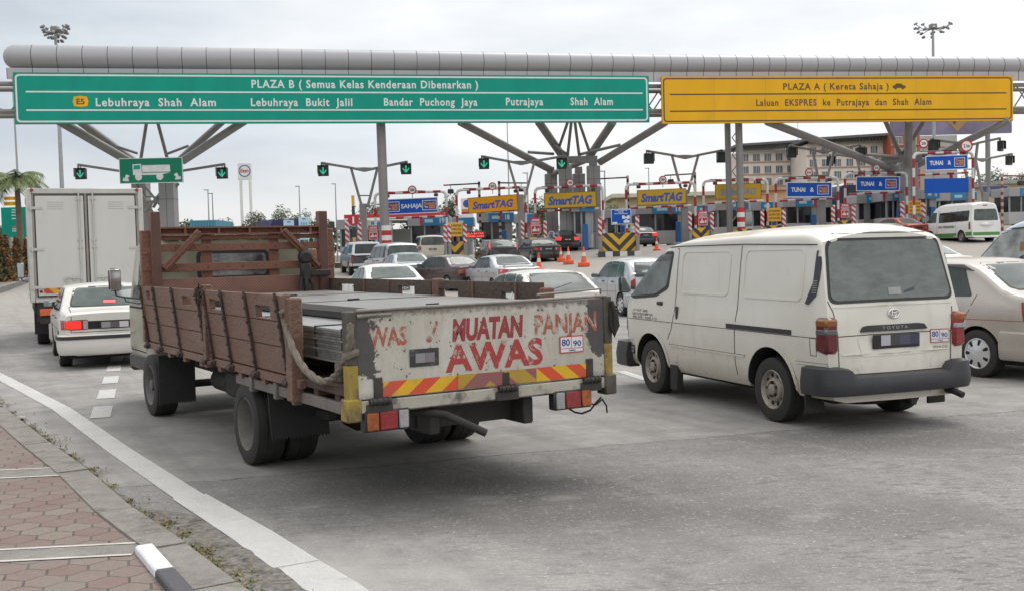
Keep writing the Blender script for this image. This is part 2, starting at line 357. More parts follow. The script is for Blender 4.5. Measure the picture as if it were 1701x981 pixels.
def body_shell(name, mat, parent, L, W, prof, zb=.2, belt=.85, tumble=.32, r=.09, lean=0., leanz=.9, flean=0., bow=.06, pfr=.10, pff=.16, crown=.05, wheels=None, wr=.34, arch_mat=None, low=.05, st=54):
    """closed car body lofted along its length (rear at y=0), wheel arches cut out"""
    def top(y):
        for (a, za), (b, zb_) in zip(prof, prof[1:]):
            if a <= y <= b: return za + (zb_ - za) * (y - a) / (b - a) if b > a else zb_
        return prof[-1][1]
    def tops(y): # smoothed roofline
        k = .05; return sum(top(min(max(y + d * k, 0), L)) * w for d, w in ((-2, 1), (-1, 2), (0, 3), (1, 2), (2, 1))) / 9
    H = W / 2
    def hw(z):
        if z <= belt: q = (belt - .12 - z); return H * (1 - low * max(0, q / (belt - zb)) ** 2 - .03 * max(0, -q / .12) ** 2)
        return H * .97 - (z - belt) * tumble - .04 * (z - belt) ** 2
    ys = sorted(set([0, .02, .06, .12, .2, L - .2, L - .12, L - .06, L - .02, L] + [L * i / st for i in range(st + 1)])); rings = []
    for y in ys:
        er = max(0, 1 - y / .45) ** 2; ef = max(0, 1 - (L - y) / .6) ** 2
        pf = 1 - pfr * er - pff * ef; t = tops(y); ts = t - crown * (1 if t > belt + .2 else .5); rr = min(r, (t - zb) * .25)
        half = [(0, zb), (hw(zb) * .8, zb), (hw(zb + .03) * .96, zb + .03)]
        z0 = zb + .1
        for i in range(11): z = z0 + (ts - rr - z0) * i / 10; half.append((hw(z), z))
        xe = hw(ts - rr)
        for i in range(1, 5): a = pi / 2 * i / 4; half.append((xe - rr * (1 - cos(a)), ts - rr + rr * sin(a)))
        xt = xe - rr
        for f in (.75, .5, .25, 0): half.append((xt * f, ts + (t - ts) * (1 - f * f)))
        ring = [(x * pf, z) for x, z in half] + [(-x * pf, z) for x, z in half[-2:0:-1]]
        e2 = max(0, 1 - y / .9); e3 = max(0, 1 - (L - y) / 1.2)
        rings.append([Vector((x, y + e2 * (max(0, z - leanz) * lean) + er * bow * (x / H) ** 2 - e3 * max(0, z - leanz) * flean - ef * bow * 1.8 * (x / H) ** 2, z)) for x, z in ring])
    n = len(rings[0]); mb = MB(); vs = [p for rg in rings for p in rg]; fs = []
    for i in range(len(rings) - 1): fs += [(i * n + j, i * n + (j + 1) % n, (i + 1) * n + (j + 1) % n, (i + 1) * n + j) for j in range(n)]
    for o_ in (0, (len(rings) - 1) * n):      # end caps as fans, so that the arches can be cut out
        vs.append(sum((vs[o_ + j] for j in range(n)), Vector()) / n); fs += [(o_ + j, o_ + (j + 1) % n, len(vs) - 1) for j in range(n)]
    o = mb.add(vs, fs).build(name, [mat, arch_mat or DRK], parent, 40)
    bvh = bvh_of(o)
    if wheels:
        cut = MB()
        for wy, rad in wheels:
            for sgn in (-1, 1): cut.lathe([(0, 0), (rad, 0), (rad, .5), (0, .5)], (sgn * (H - .30), wy, wr), (sgn, 0, 0), 32, 1)
        co = link('cut', cut.mesh('cut', [mat, DRK]), parent)
        md = o.modifiers.new('b', 'BOOLEAN'); md.operation = 'DIFFERENCE'; md.object = co; md.solver = 'EXACT'
        try: md.material_mode = 'TRANSFER'
        except Exception: pass
        for sv in ('EXACT', 'EXACT', 'FAST'):
            md.solver = sv; dg = bpy.context.evaluated_depsgraph_get(); dg.update(); nm = bpy.data.meshes.new_from_object(o.evaluated_get(dg))
            if any(p.material_index == 1 for p in nm.polygons): break
            md.use_self = True
        o.modifiers.clear(); old = o.data; o.data = nm; nm.name = name
        nm.polygons.foreach_set('use_smooth', [True] * len(nm.polygons)); nm.set_sharp_from_angle(angle=radians(40))
        bpy.data.objects.remove(co); bpy.data.meshes.remove(old)
    return o, bvh
WM = {}
def wheel(parent, x, y, r, w, side, rim='steel', name='wheel'):
    """tyre with its rim as a sub-part; side -1 = left"""
    key = (r, w, side, rim)
    if key not in WM:
        t = MB(); ri = r * (.60 if rim == 'steel' else .64)
        t.lathe([(ri, -.02), (ri, .0), (ri * 1.05, w * .06), (r * .9, w * .07), (r * .975, w * .02), (r, -w * .14), (r, -w * .3), (r * .985, -w * .32), (r * .985, -w * .35), (r, -w * .37), (r, -w * .62), (r * .985, -w * .64), (r * .985, -w * .67), (r, -w * .69), (r, -w * .82), (r * .96, -w * .97), (ri, -w)], (0, 0, 0), (side, 0, 0), 44)
        k = MB()
        if rim == 'steel':
            k.lathe([(ri * 1.02, .005), (ri * .98, .012), (ri * .92, -.004), (ri * .86, -.03), (ri * .66, -.034), (ri * .58, -.004), (ri * .46, .004), (ri * .42, -.012), (ri * .30, -.014), (ri * .28, .018), (ri * .17, .03), (0, .03)], (0, 0, 0), (side, 0, 0), 36)
            for i in range(10):
                a = 2 * pi * i / 10; k.cyl((side * -.036, cos(a) * ri * .76, sin(a) * ri * .76), (side * -.028, cos(a) * ri * .76, sin(a) * ri * .76), .022, 1, 10)
            for i in range(5):
                a = 2 * pi * i / 5 + .2; k.cyl((side * -.012, cos(a) * ri * .36, sin(a) * ri * .36), (side * .012, cos(a) * ri * .36, sin(a) * ri * .36), .014, 1, 6)
            mats = [STEEL, DRK]
        elif rim == 'dual':
            k.lathe([(ri * 1.04, .0), (ri * 1.0, .012), (ri * .95, -.004), (ri * .90, -.10), (ri * .84, -.135), (ri * .45, -.15), (ri * .42, -.10), (ri * .22, -.09), (0, -.09)], (0, 0, 0), (side, 0, 0), 36)
            for i in range(6): a = 2 * pi * i / 6; k.cyl((side * -.148, cos(a) * ri * .62, sin(a) * ri * .62), (side * -.11, cos(a) * ri * .62, sin(a) * ri * .62), .016, 1, 6)
            mats = [M('dusty_dark_rim', (.15, .142, .13), .7, .1, .2, 8, (.05, .045, .04), .5, 6), DRK]
        elif rim == 'truck':
            k.lathe([(ri * 1.04, .0), (ri, .014), (ri * .93, -.004), (ri * .84, -.09), (ri * .55, -.10), (ri * .5, -.08), (ri * .3, -.075), (ri * .28, .0), (ri * .12, .01), (0, .01)], (0, 0, 0), (side, 0, 0), 36)
            for i in range(6):
                a = 2 * pi * i / 6; k.cyl((side * -.10, cos(a) * ri * .42, sin(a) * ri * .42), (side * -.055, cos(a) * ri * .42, sin(a) * ri * .42), .02, 1, 6)
                k.cyl((side * -.096, cos(a + .5) * ri * .68, sin(a + .5) * ri * .68), (side * -.088, cos(a + .5) * ri * .68, sin(a + .5) * ri * .68), .03, 1, 12)
            mats = [M('grey_truck_rim', (.13, .125, .115), .6, .2, .2, 8, (.07, .06, .05), .5, 6), DRK]
        else:
            k.lathe([(ri * 1.02, .003), (ri, .014), (ri * .95, .016), (ri * .90, .006), (ri * .3, .03), (ri * .2, .034), (0, .034)], (0, 0, 0), (side, 0, 0), 36)
            for i in range(7):
                a = 2 * pi * i / 7
                for q in (.62, .72, .8): k.cyl((side * (.0), cos(a) * ri * q, sin(a) * ri * q), (side * (.030 - .03 * (q - .3)), cos(a) * ri * q, sin(a) * ri * q), ri * .10 * q / .7, 1, 10)
            mats = [ALLOY, DRK]
        WM[key] = (t.mesh('wheel', [RUB]), k.mesh('rim', mats))
        for me in WM[key]: me.polygons.foreach_set('use_smooth', [True] * len(me.polygons)); me.set_sharp_from_angle(angle=radians(38))
    o = link(name, WM[key][0], parent, (x, y, r)); link('rim', WM[key][1], o); return o
def sweep(path, sec, name, mat, parent, ang=40, zf=None):
    """bumper-like bar: plan path (x,y) points, section (outward, z) points"""
    P = [Vector((p[0], p[1], 0)) for p in path]; n = len(sec); vs = []; mb = MB()
    for i, p in enumerate(P):
        t = (P[min(i + 1, len(P) - 1)] - P[max(0, i - 1)]).normalized(); o = Vector((t.y, -t.x, 0))
        vs += [p + o * a + Vector((0, 0, zf(p.x, z) if zf else z)) for a, z in sec]
    fs = []
    for i in range(len(P) - 1): fs += [(i * n + j, i * n + (j + 1) % n, (i + 1) * n + (j + 1) % n, (i + 1) * n + j) for j in range(n)]
    fs += [tuple(range(n))[::-1], tuple(range((len(P) - 1) * n, len(P) * n))]
    return mb.add(vs, fs).build(name, mat, parent, ang)
def bumper_path(W, y0, back, rr=.16, n=5):
    """plan path of a rear bumper from the left flank round to the right one"""
    H = W / 2; p = [(-H, back)]
    p += [(-H + rr * (1 - cos(pi / 2 * i / n)), y0 + rr - rr * sin(pi / 2 * i / n)) for i in range(n + 1)]
    return p + [(0, y0 - .025)] + [(-a, b) for a, b in p[::-1]]
def plate(bvh, x, z, w, h, parent, txt=None, y=None, name='number_plate'):
    hp = hitp(bvh, 'B', x, z)[0]; yy = y if y is not None else min(hp.y, hitp(bvh, 'B', x, z + h / 2)[0].y, hitp(bvh, 'B', x, z - h / 2)[0].y) - .012
    o = MB().box(x - w / 2, x + w / 2, yy - .008, yy + .02, z - h / 2, z + h / 2, 0, .004).build(name, PLATE, parent)
    if txt: lettering(txt, x - w * .42, x + w * .42, z - h * .28, z + h * .28, yy - .011, PLTXT, o, 'plate_lettering', ext=.002)
    return o, yy
def mirror(parent, x, y, z, side, mat=None, w=.17, h=.11):
    m = MB().box(x, x + side * w, y - .04, y + .05, z - h / 2, z + h / 2, 0, .03).bar((x + side * .02, y + .02, z - .02), (x - side * .07, y + .05, z - .06), .04, .03)
    o = m.build('door_mirror', mat or BLK, parent); MB().box(x + side * .015, x + side * (w - .015), y - .045, y - .035, z - h / 2 + .012, z + h / 2 - .012, 0, .003).build('mirror_glass', M('mirror_glass', (.35, .38, .4), .05, .9, .1), o)
    return o

# ------------------------------------------------------------------ ordinary cars
def car(name, label, loc, yaw, spec, cat='car', group='cars queueing for the toll booths'):
    s = dict(T[spec['t']]); s.update(spec); L_, W_ = s['L'], s['W']; root = thing(name, label, cat, loc, yaw, group)
    pm = s['mat']; bm_ = s.get('bmat', pm); H = s['H']; zs = H / s['H0']
    prof = [(y * L_ / s['L0'], z * zs) for y, z in s['prof']]
    fy, fz = (lambda y: y * L_ / s['L0']), (lambda z: z * zs)
    wr = s.get('wr', .29); wy = [fy(y) for y in s['wy']]
    b, bvh = body_shell('body', pm, root, L_, W_, prof, s.get('zb', .22), fz(s['belt']), s['tumble'], s.get('r', .09), s.get('lean', 0), fz(s.get('leanz', .9)), 0, s.get('bow', .06), wheels=[(y, wr * 1.16) for y in wy], wr=wr, crown=s.get('crown', .05))
    MB().box(-W_ * .42, W_ * .42, .12, L_ - .2, .17, .5, 0, .05).build('underbody', DRK, root)
    for y in wy:
        for sd_ in (-1, 1): wheel(root, sd_ * (W_ / 2 - .015), y, wr, .19, sd_, s.get('rim', 'hub'))
    gl = s.get('glass', GLASS); k = W_ / 1.69
    rw = [(x * k, fz(z)) for x, z in s['rw']]
    panel(bvh, 'B', [(x * 1.045, z + (.02 if z > fz(s['rwm']) else -.02)) for x, z in rw], .003, 'screen_gasket', BLK, root, .07)
    rwo = panel(bvh, 'B', rw, .012, 'rear_window', s.get('rglass', GLASSR), root, .06, 8)
    for ax in 'LR':
        for i, w_ in enumerate(s['sw']):
            pts = [(fy(y), fz(z)) for y, z in w_]
            panel(bvh, ax, pts, .012, 'side_window', gl, root, .04, 8)
        mb = MB()
        for ln in s.get('doors', []): seam(bvh, ax, [(fy(y), fz(z)) for y, z in ln], .009, '', None, None, .0015, mb=mb)
        if mb.v: mb.build('door_gap', DRK, root)
        hm = MB()
        for (y, z) in s.get('handles', []):
            h = hitp(bvh, ax, fy(y), fz(z))[0]; sg = -1 if ax == 'L' else 1; hm.box(h.x - .01, h.x + .03 * 1 if sg > 0 else h.x - .03, h.y - .07, h.y + .07, h.z - .016, h.z + .016, 0, .008)
        if hm.v: hm.build('door_handle', s.get('hmat', BLK), root)
    panel(bvh, 'F', [(x * k, fz(z)) for x, z in s['fw']], .006, 'windscreen', gl, root, .06)
    for sd_ in (-1, 1):
        pts = [(sd_ * x * k, fz(z)) for x, z in s['tl']]
        t = panel(bvh, 'B', pts, .012, 'tail_light', s.get('tlmat', RED), root, .02)
        if s.get('tl2'): panel(bvh, 'B', [(sd_ * x * k, fz(z)) for x, z in s['tl2']], .018, 'indicator_lens', ORANGE, t, .015)
        if s.get('tl3'): panel(bvh, 'B', [(sd_ * x * k, fz(z)) for x, z in s['tl3']], .018, 'reverse_lens', CLEAR, t, .015)
        panel(bvh, 'L' if sd_ < 0 else 'R', [(.10, fz(s['tl'][0][1])), (.26, fz(s['tl'][0][1])), (.22, fz(s['tl'][2][1])), (.10, fz(s['tl'][2][1]))], .006, 'tail_light_wrap', s.get('tlmat', RED), t, .02) if s.get('wrap', True) else None
        mirror(root, sd_ * (W_ / 2 - .02), fy(s['my']), fz(s['mz']), sd_, s.get('mmat', BLK))
    bz0, bz1 = fz(s['bz'][0]), fz(s['bz'][1])
    bo = sweep(bumper_path(W_ * 1.01, -.06, wy[0] - wr * 1.2), [(0, bz0), (.03, bz0 + .03), (.045, (bz0 + bz1) / 2), (.035, bz1 - .02), (0, bz1), (-.10, bz1), (-.10, bz0)], 'bumper', bm_, root)
    if s.get('bstrip'): sweep(bumper_path(W_ * 1.01, -.06, wy[0] - wr * 1.2), [(.035, bz1 - .075), (.056, bz1 - .07), (.056, bz1 - .02), (.035, bz1 - .015), (0, bz1 - .04)], 'bumper_strip', BLK, bo)
    sweep([(-x, L_ - y) for x, y in bumper_path(W_ * .99, .0, .5)], [(0, bz0), (.03, bz0 + .03), (.03, bz1 - .02), (0, bz1), (-.12, bz1), (-.12, bz0)], 'front_bumper', bm_, root)
    px_, pz, pt = s.get('plate', (0, .62, None)); plate(bvh, px_, fz(pz), .46, .11, root, pt, y=(-.125 if s.get('plate_on_bumper') else None))
    mb = MB()
    for ln in s.get('boot', []): seam(bvh, 'B', [(x * k, fz(z)) for x, z in ln], .01, '', None, None, .0015, mb=mb)
    if mb.v: mb.build('boot_gap', DRK, root)
    return root, bvh, s, fy, fz
T = {}
T['sedan'] = dict(L0=4.35, H0=1.43, L=4.35, W=1.69, H=1.43, prof=[(0, .90), (.04, .96), (.12, .985), (.55, 1.01), (.62, 1.03), (1.22, 1.335), (1.45, 1.40), (1.95, 1.43), (2.45, 1.40), (2.62, 1.34), (3.25, 1.0), (3.5, .94), (4.15, .80), (4.3, .70), (4.35, .6)], belt=.90, tumble=.36, wy=(.86, 3.42),
  rw=[(-.62, 1.06), (.62, 1.06), (.50, 1.345), (-.50, 1.345)], rwm=1.2, fw=[(-.64, 1.06), (.64, 1.06), (.52, 1.34), (-.52, 1.34)],
  sw=[[(1.12, .965), (1.84, .945), (1.86, 1.335), (1.50, 1.33)], [(1.93, .945), (2.98, .95), (2.50, 1.31), (1.94, 1.335)]],
  doors=[[(1.89, .3), (1.89, .92), (1.90, 1.36)], [(1.02, 1.0), (1.14, .62), (1.26, .42), (1.4, .3)], [(3.02, .92), (3.0, .3)], [(1.0, .62), (3.4, .60)]], handles=[(1.35, .83), (2.25, .83)],
  tl=[(.40, .92), (.80, .92), (.80, .70), (.44, .70)], tl3=[(.42, .80), (.50, .80), (.50, .71), (.45, .71)], bz=(.24, .58), plate=(0, .76, None), my=2.85, mz=.98, boot=[[(-.68, .60), (-.66, .98), (-.62, 1.0)], [(.68, .60), (.66, .98), (.62, 1.0)], [(-.68, .60), (.68, .60)]])
T['boxy'] = dict(T['sedan'], L0=4.3, L=4.3, W=1.64, H=1.37, H0=1.37, prof=[(0, .885), (.03, .925), (.10, .94), (.62, .955), (.68, .97), (1.12, 1.30), (1.25, 1.345), (1.6, 1.365), (2.3, 1.36), (2.52, 1.32), (3.1, .95), (3.4, .90), (4.2, .78), (4.3, .66)], belt=.86, tumble=.30, r=.06, bow=.03,
  rw=[(-.63, 1.0), (.63, 1.0), (.52, 1.29), (-.52, 1.29)], rwm=1.15, sw=[[(1.02, .925), (1.75, .90), (1.77, 1.29), (1.33, 1.28)], [(1.83, .90), (2.82, .90), (2.38, 1.27), (1.84, 1.29)]], tl=[(.41, .80), (.79, .80), (.79, .64), (.41, .64)], tl2=[(.66, .795), (.785, .795), (.785, .645), (.66, .645)], tl3=[(.415, .79), (.49, .79), (.49, .65), (.415, .65)], bz=(.24, .56), plate=(0, .72, None), bstrip=True, handles=[(1.3, .80), (2.2, .80)])
T['hatch'] = dict(T['sedan'], L0=3.7, L=3.7, W=1.60, H=1.42, H0=1.42, prof=[(0, 1.02), (.03, 1.08), (.30, 1.33), (.42, 1.385), (.9, 1.42), (1.6, 1.42), (2.0, 1.36), (2.65, .97), (2.9, .92), (3.6, .76), (3.7, .6)], belt=.90, tumble=.32, lean=.12, leanz=.85, wy=(.60, 2.95),
  rw=[(-.60, .98), (.60, .98), (.50, 1.30), (-.50, 1.30)], rwm=1.1, fw=[(-.6, 1.0), (.6, 1.0), (.5, 1.32), (-.5, 1.32)],
  sw=[[(.45, .98), (.92, .95), (.94, 1.33), (.62, 1.31)], [(.99, .95), (1.50, .94), (1.50, 1.34), (1.0, 1.335)], [(1.56, .94), (2.42, .95), (2.0, 1.29), (1.56, 1.335)]],
  doors=[[(1.53, .3), (1.53, .92), (1.53, 1.36)], [(.9, 1.0), (.95, .5), (1.05, .3)], [(2.5, .92), (2.5, .3)], [(.85, .60), (2.7, .58)]], handles=[(1.15, .84), (1.85, .84)],
  tl=[(.62, .92), (.79, .92), (.79, .66), (.62, .66)], tl3=None, bz=(.24, .56), plate=(0, .72, None), my=2.35, mz=.98, boot=[[(-.6, .58), (-.62, 1.3)], [(.6, .58), (.62, 1.3)], [(-.6, .58), (.6, .58)]])
T['suv'] = dict(T['hatch'], L0=4.5, L=4.5, W=1.76, H=1.82, H0=1.82, prof=[(0, 1.70), (.02, 1.76), (.2, 1.80), (1.0, 1.83), (2.2, 1.82), (2.6, 1.75), (3.2, 1.18), (3.4, 1.12), (4.4, 1.02), (4.5, .7)], belt=1.12, tumble=.20, lean=.14, leanz=1.0, zb=.36, wy=(.85, 3.5), wr=.37, r=.08,
  rw=[(-.66, 1.20), (.66, 1.20), (.62, 1.66), (-.62, 1.66)], rwm=1.4, fw=[(-.66, 1.22), (.66, 1.22), (.58, 1.68), (-.58, 1.68)],
  sw=[[(.22, 1.18), (1.02, 1.17), (1.02, 1.66), (.30, 1.66)], [(1.09, 1.17), (1.98, 1.16), (1.98, 1.67), (1.09, 1.67)], [(2.05, 1.16), (3.0, 1.17), (2.58, 1.64), (2.05, 1.67)]],
  doors=[[(2.01, .45), (2.01, 1.7)], [(1.05, 1.7), (1.06, .9), (1.25, .5)], [(3.05, 1.12), (3.05, .45)], [(.2, .85), (4.3, .85)]], handles=[(1.3, 1.04), (2.25, 1.04)],
  tl=[(.70, 1.12), (.86, 1.12), (.86, .82), (.70, .82)], tl2=[(.71, 1.11), (.85, 1.11), (.85, 1.02), (.71, 1.02)], bz=(.42, .72), plate=(0, .88, None), my=2.9, mz=1.2, boot=[[(-.68, .74), (-.70, 1.72)], [(.68, .74), (.70, 1.72)], [(-.68, .74), (.68, .74)]])
T['mpv'] = dict(T['suv'], H=1.7, H0=1.82, W=1.72, wr=.31, zb=.26)
# ------------------------------------------------------------------ ground, road, pavement
def road_mat():
    m, nt, N, L, b = newmat('worn_road_surface')
    tc = N.new('ShaderNodeTexCoord').outputs['Object']; sp = N.new('ShaderNodeSeparateXYZ'); L.new(tc, sp.inputs[0]); X, Y = sp.outputs[0], sp.outputs[1]
    big = noise(N, L, tc, .35, 5, .6); mid = noise(N, L, tc, 2.2, 6, .65); fine = noise(N, L, tc, 38, 5, .8); grit = noise(N, L, tc, 75, 3, .7)
    wob = mathn(N, L, 'MULTIPLY_ADD', noise(N, L, tc, 1.6, 6, .65), .36, -.18)
    def jd(ax, ay, bx, by):   # signed distance to a line, wandering a little
        dx, dy = bx - ax, by - ay; l = sqrt(dx * dx + dy * dy); nx, ny = -dy / l, dx / l
        v = mathn(N, L, 'MULTIPLY_ADD', X, nx, -(ax * nx + ay * ny)); v = mathn(N, L, 'MULTIPLY_ADD', Y, ny, v); return mathn(N, L, 'ADD', v, wob)
    j1 = jd(-2.04, 8.53, 5.12, 10.85); j2 = jd(-1.71, 6.61, 3.89, 8.6)
    far = ramp(N, L, j1, -.02, .02)                      # older slab beyond the joint: paler, warmer
    c = mixc(N, L, ramp(N, L, big, .3, .7), (.235, .23, .225), (.33, .322, .312))
    c = mixc(N, L, mathn(N, L, 'MULTIPLY', far, .75), c, mixc(N, L, ramp(N, L, big, .3, .7), (.305, .297, .285), (.365, .355, .34)))
    c = mixc(N, L, ramp(N, L, mid, .40, .62, 0, .5), c, (.175, .172, .17))
    near_ = ramp(N, L, j1, -.01, .01, 1., .25)
    # oil blotches where vehicles stop
    def blotp(cx, cy, rx, ry):
        u = mathn(N, L, 'MULTIPLY', mathn(N, L, 'ADD', X, -cx), 1 / rx); v = mathn(N, L, 'MULTIPLY', mathn(N, L, 'ADD', Y, -cy), 1 / ry); d = mathn(N, L, 'SQRT', mathn(N, L, 'ADD', mathn(N, L, 'MULTIPLY', u, u), mathn(N, L, 'MULTIPLY', v, v)))
        return ramp(N, L, mathn(N, L, 'ADD', d, mathn(N, L, 'MULTIPLY_ADD', mid, 1.2, -.6)), .2, 1.3, .55, 0)
    def blot(cx, cy, rx, ry, amt, c):
        u = mathn(N, L, 'MULTIPLY', mathn(N, L, 'ADD', X, -cx), 1 / rx); v = mathn(N, L, 'MULTIPLY', mathn(N, L, 'ADD', Y, -cy), 1 / ry)
        d = mathn(N, L, 'SQRT', mathn(N, L, 'ADD', mathn(N, L, 'MULTIPLY', u, u), mathn(N, L, 'MULTIPLY', v, v)))
        d = mathn(N, L, 'ADD', d, mathn(N, L, 'MULTIPLY_ADD', mid, 1.6, -.8)); return mixc(N, L, mathn(N, L, 'MULTIPLY', ramp(N, L, d, .25, 1.15, min(1, amt), 0), near_), c, (.085, .082, .08))
    c = blot(-.2, 7.9, 2.3, .8, 1.2, c); c = blot(.5, 7.0, 2.2, .6, .8, c); c = blot(3.2, 9.3, 2.2, .8, .8, c); c = blot(5.0, 8.2, .9, 1.4, .9, c); c = blot(2.4, 6.6, 1.0, .5, .5, c); c = blot(-3.6, 10.6, .8, 2.4, .5, c); c = blot(-2.5, 12.5, 1.5, 2.2, .3, c)
    spk = noise(N, L, tc, 9, 3, .5, (1, 2.2, 1)); near = mathn(N, L, 'SUBTRACT', 1., mathn(N, L, 'MULTIPLY', far, .7)); patchy = ramp(N, L, noise(N, L, tc, .55, 3, .5), .38, .6)
    c = mixc(N, L, mathn(N, L, 'MULTIPLY', mathn(N, L, 'MULTIPLY', ramp(N, L, spk, .55, .60, 0, .65), near), patchy), c, (.10, .095, .09)); spk2 = noise(N, L, tc, 4, 5, .6, (1, 2.4, 1)); c = mixc(N, L, mathn(N, L, 'MULTIPLY', ramp(N, L, spk2, .57, .63, 0, .5), near), c, (.12, .115, .11))
    pale = noise(N, L, tc, 24, 2, .5, (1, 2., 1)); c = mixc(N, L, mathn(N, L, 'MULTIPLY', ramp(N, L, pale, .63, .67, 0, .7), near), c, (.54, .53, .52))
    c = mixc(N, L, mathn(N, L, 'MULTIPLY', ramp(N, L, fine, .42, .60, 0, .42), near), c, (.105, .102, .10)); c = mixc(N, L, mathn(N, L, 'MULTIPLY', ramp(N, L, grit, .54, .66, 0, .36), near), c, (.52, .51, .50))
    for j, w, a in ((j1, .018, .75), (j2, .010, .55)):
        k = mathn(N, L, 'ABSOLUTE', j); c = mixc(N, L, ramp(N, L, k, w * .4, w, a, 0), c, (.07, .068, .065))
    bl = noise(N, L, tc, .9, 7, .7); c = mixc(N, L, ramp(N, L, bl, .50, .66, 0, .5), c, (.155, .150, .146)); bl2 = noise(N, L, tc, 1.3, 6, .7, (1, 1.6, 1)); c = mixc(N, L, ramp(N, L, bl2, .56, .70, 0, .45), c, (.40, .39, .375))
    mr = N.new('ShaderNodeMapping'); mr.inputs['Rotation'].default_value = (0, 0, -.47); L.new(tc, mr.inputs[0]); trk = noise(N, L, mr.outputs[0], 1.0, 6, .6, (2.2, .12, 1)); c = mixc(N, L, ramp(N, L, trk, .48, .66, 0, .40), c, (.13, .126, .123)); trk2 = noise(N, L, mr.outputs[0], 1.0, 4, .6, (5.5, .25, 1)); c = mixc(N, L, ramp(N, L, trk2, .57, .70, 0, .10), c, (.42, .41, .395))
    lane = noise(N, L, tc, 1, 3, .5, (.9, .06, 1)); c = mixc(N, L, ramp(N, L, lane, .5, .75, 0, .3), c, (.17, .168, .165))
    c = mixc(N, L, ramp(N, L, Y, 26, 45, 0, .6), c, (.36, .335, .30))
    c = mixc(N, L, blotp(-1.2, 5.6, 1.6, .9), c, (.43, .42, .41))
    wm = N.new('ShaderNodeMix'); wm.data_type = 'RGBA'; wm.blend_type = 'MULTIPLY'; wm.inputs[0].default_value = 1; L.new(c, wm.inputs[6]); wm.inputs[7].default_value = (.965, .942, .925, 1); c = wm.outputs[2]
    L.new(c, b.inputs['Base Color']); b.inputs['Roughness'].default_value = .88
    h = mathn(N, L, 'ADD', fine, mathn(N, L, 'MULTIPLY', grit, .7)); bumpn(N, L, h, .5, .005, b); return m
def sheet(name, x0, x1, y0, y1, nx, ny, dz, mat, fn=None):
    mb = MB(); xs = [x0 + (x1 - x0) * i / nx for i in range(nx + 1)]; ys = [y0 + (y1 - y0) * i / ny for i in range(ny + 1)]
    mb.add([(x, y, gz(x, y) + dz) for y in ys for x in xs], [(j * (nx + 1) + i, j * (nx + 1) + i + 1, (j + 1) * (nx + 1) + i + 1, (j + 1) * (nx + 1) + i) for j in range(ny) for i in range(nx)])
    return struct(mb.build(name, mat))
EARTH = M('far_ground', (.10, .11, .06), .95, 0, .35, .08, (.16, .14, .10), .5, .03)
sheet('ground', -1500, 1500, -60, 3000, 150, 153, -.25, EARTH)
sheet('road', -75, 75, -12, 110, 75, 122, 0, road_mat())
LINE = M('worn_white_road_paint', (.80, .785, .755), .7, 0, .06, 3, (.44, .43, .42), .5, 5, 3)
def ribbon(mb, P, w0, w1=None, dz=.004, mi=0):
    P = [Vector(p) for p in P]; n = len(P); vs = []
    for i, p in enumerate(P):
        t = (P[min(i + 1, n - 1)] - P[max(i - 1, 0)]).normalized(); nr = Vector((-t.y, t.x)); w = w0 + ((w1 or w0) - w0) * i / max(1, n - 1)
        for s_ in (.5, -.5): q = p + nr * w * s_; vs.append((q.x, q.y, gz(q.x, q.y) + dz))
    return mb.add(vs, [(2 * i, 2 * i + 1, 2 * i + 3, 2 * i + 2) for i in range(n - 1)], mi)
# edge line beside the kerb, in three overlapping passes of the paint machine
mb = MB(); ribbon(mb, [(-.52, 4.7), (-1.0, 5.58), (-1.27, 6.03)], .36, .30); ribbon(mb, [(-1.255, 6.02), (-1.66, 6.70), (-2.39, 7.84)], .28, .25, .0065); ribbon(mb, [(-2.39, 7.84), (-3.60, 9.81), (-5.38, 12.8), (-7.95, 16.7), (-11.5, 22), (-17, 30.2), (-25, 42)], .215, .18); struct(mb.build('edge_line', LINE))
mb = MB()
for i in range(14):
    a = Vector((-4.60, 11.95)) + Vector((-.575, 1.70)).normalized() * (1.78 * i); b_ = a + Vector((-.32, .95)).normalized() * 1.0
    ribbon(mb, [a, b_], .215, None, .006)
struct(mb.build('dashed_lane_line', LINE))
mb = MB()
for (x0, y0, x1, y1, n) in ((1.2, 14, -3.3, 30, 8), (8.3, 17, 4.0, 34, 8), (3, 33, 0, 55, 9), (-3, 36, -6.5, 56, 8), (10, 38, 8, 58, 8), (16, 40, 15, 58, 8)):
    for i in range(n):
        f0, f1 = i / n, (i + .5) / n; ribbon(mb, [(x0 + (x1 - x0) * f0, y0 + (y1 - y0) * f0), (x0 + (x1 - x0) * f1, y0 + (y1 - y0) * f1)], .14)
struct(mb.build('lane_markings', LINE))
# broken old line passing under the van's nose
mb = MB(); ribbon(mb, [(1.75, 14.1), (1.5, 15.2)], .15); struct(mb.build('old_lane_mark', LINE))
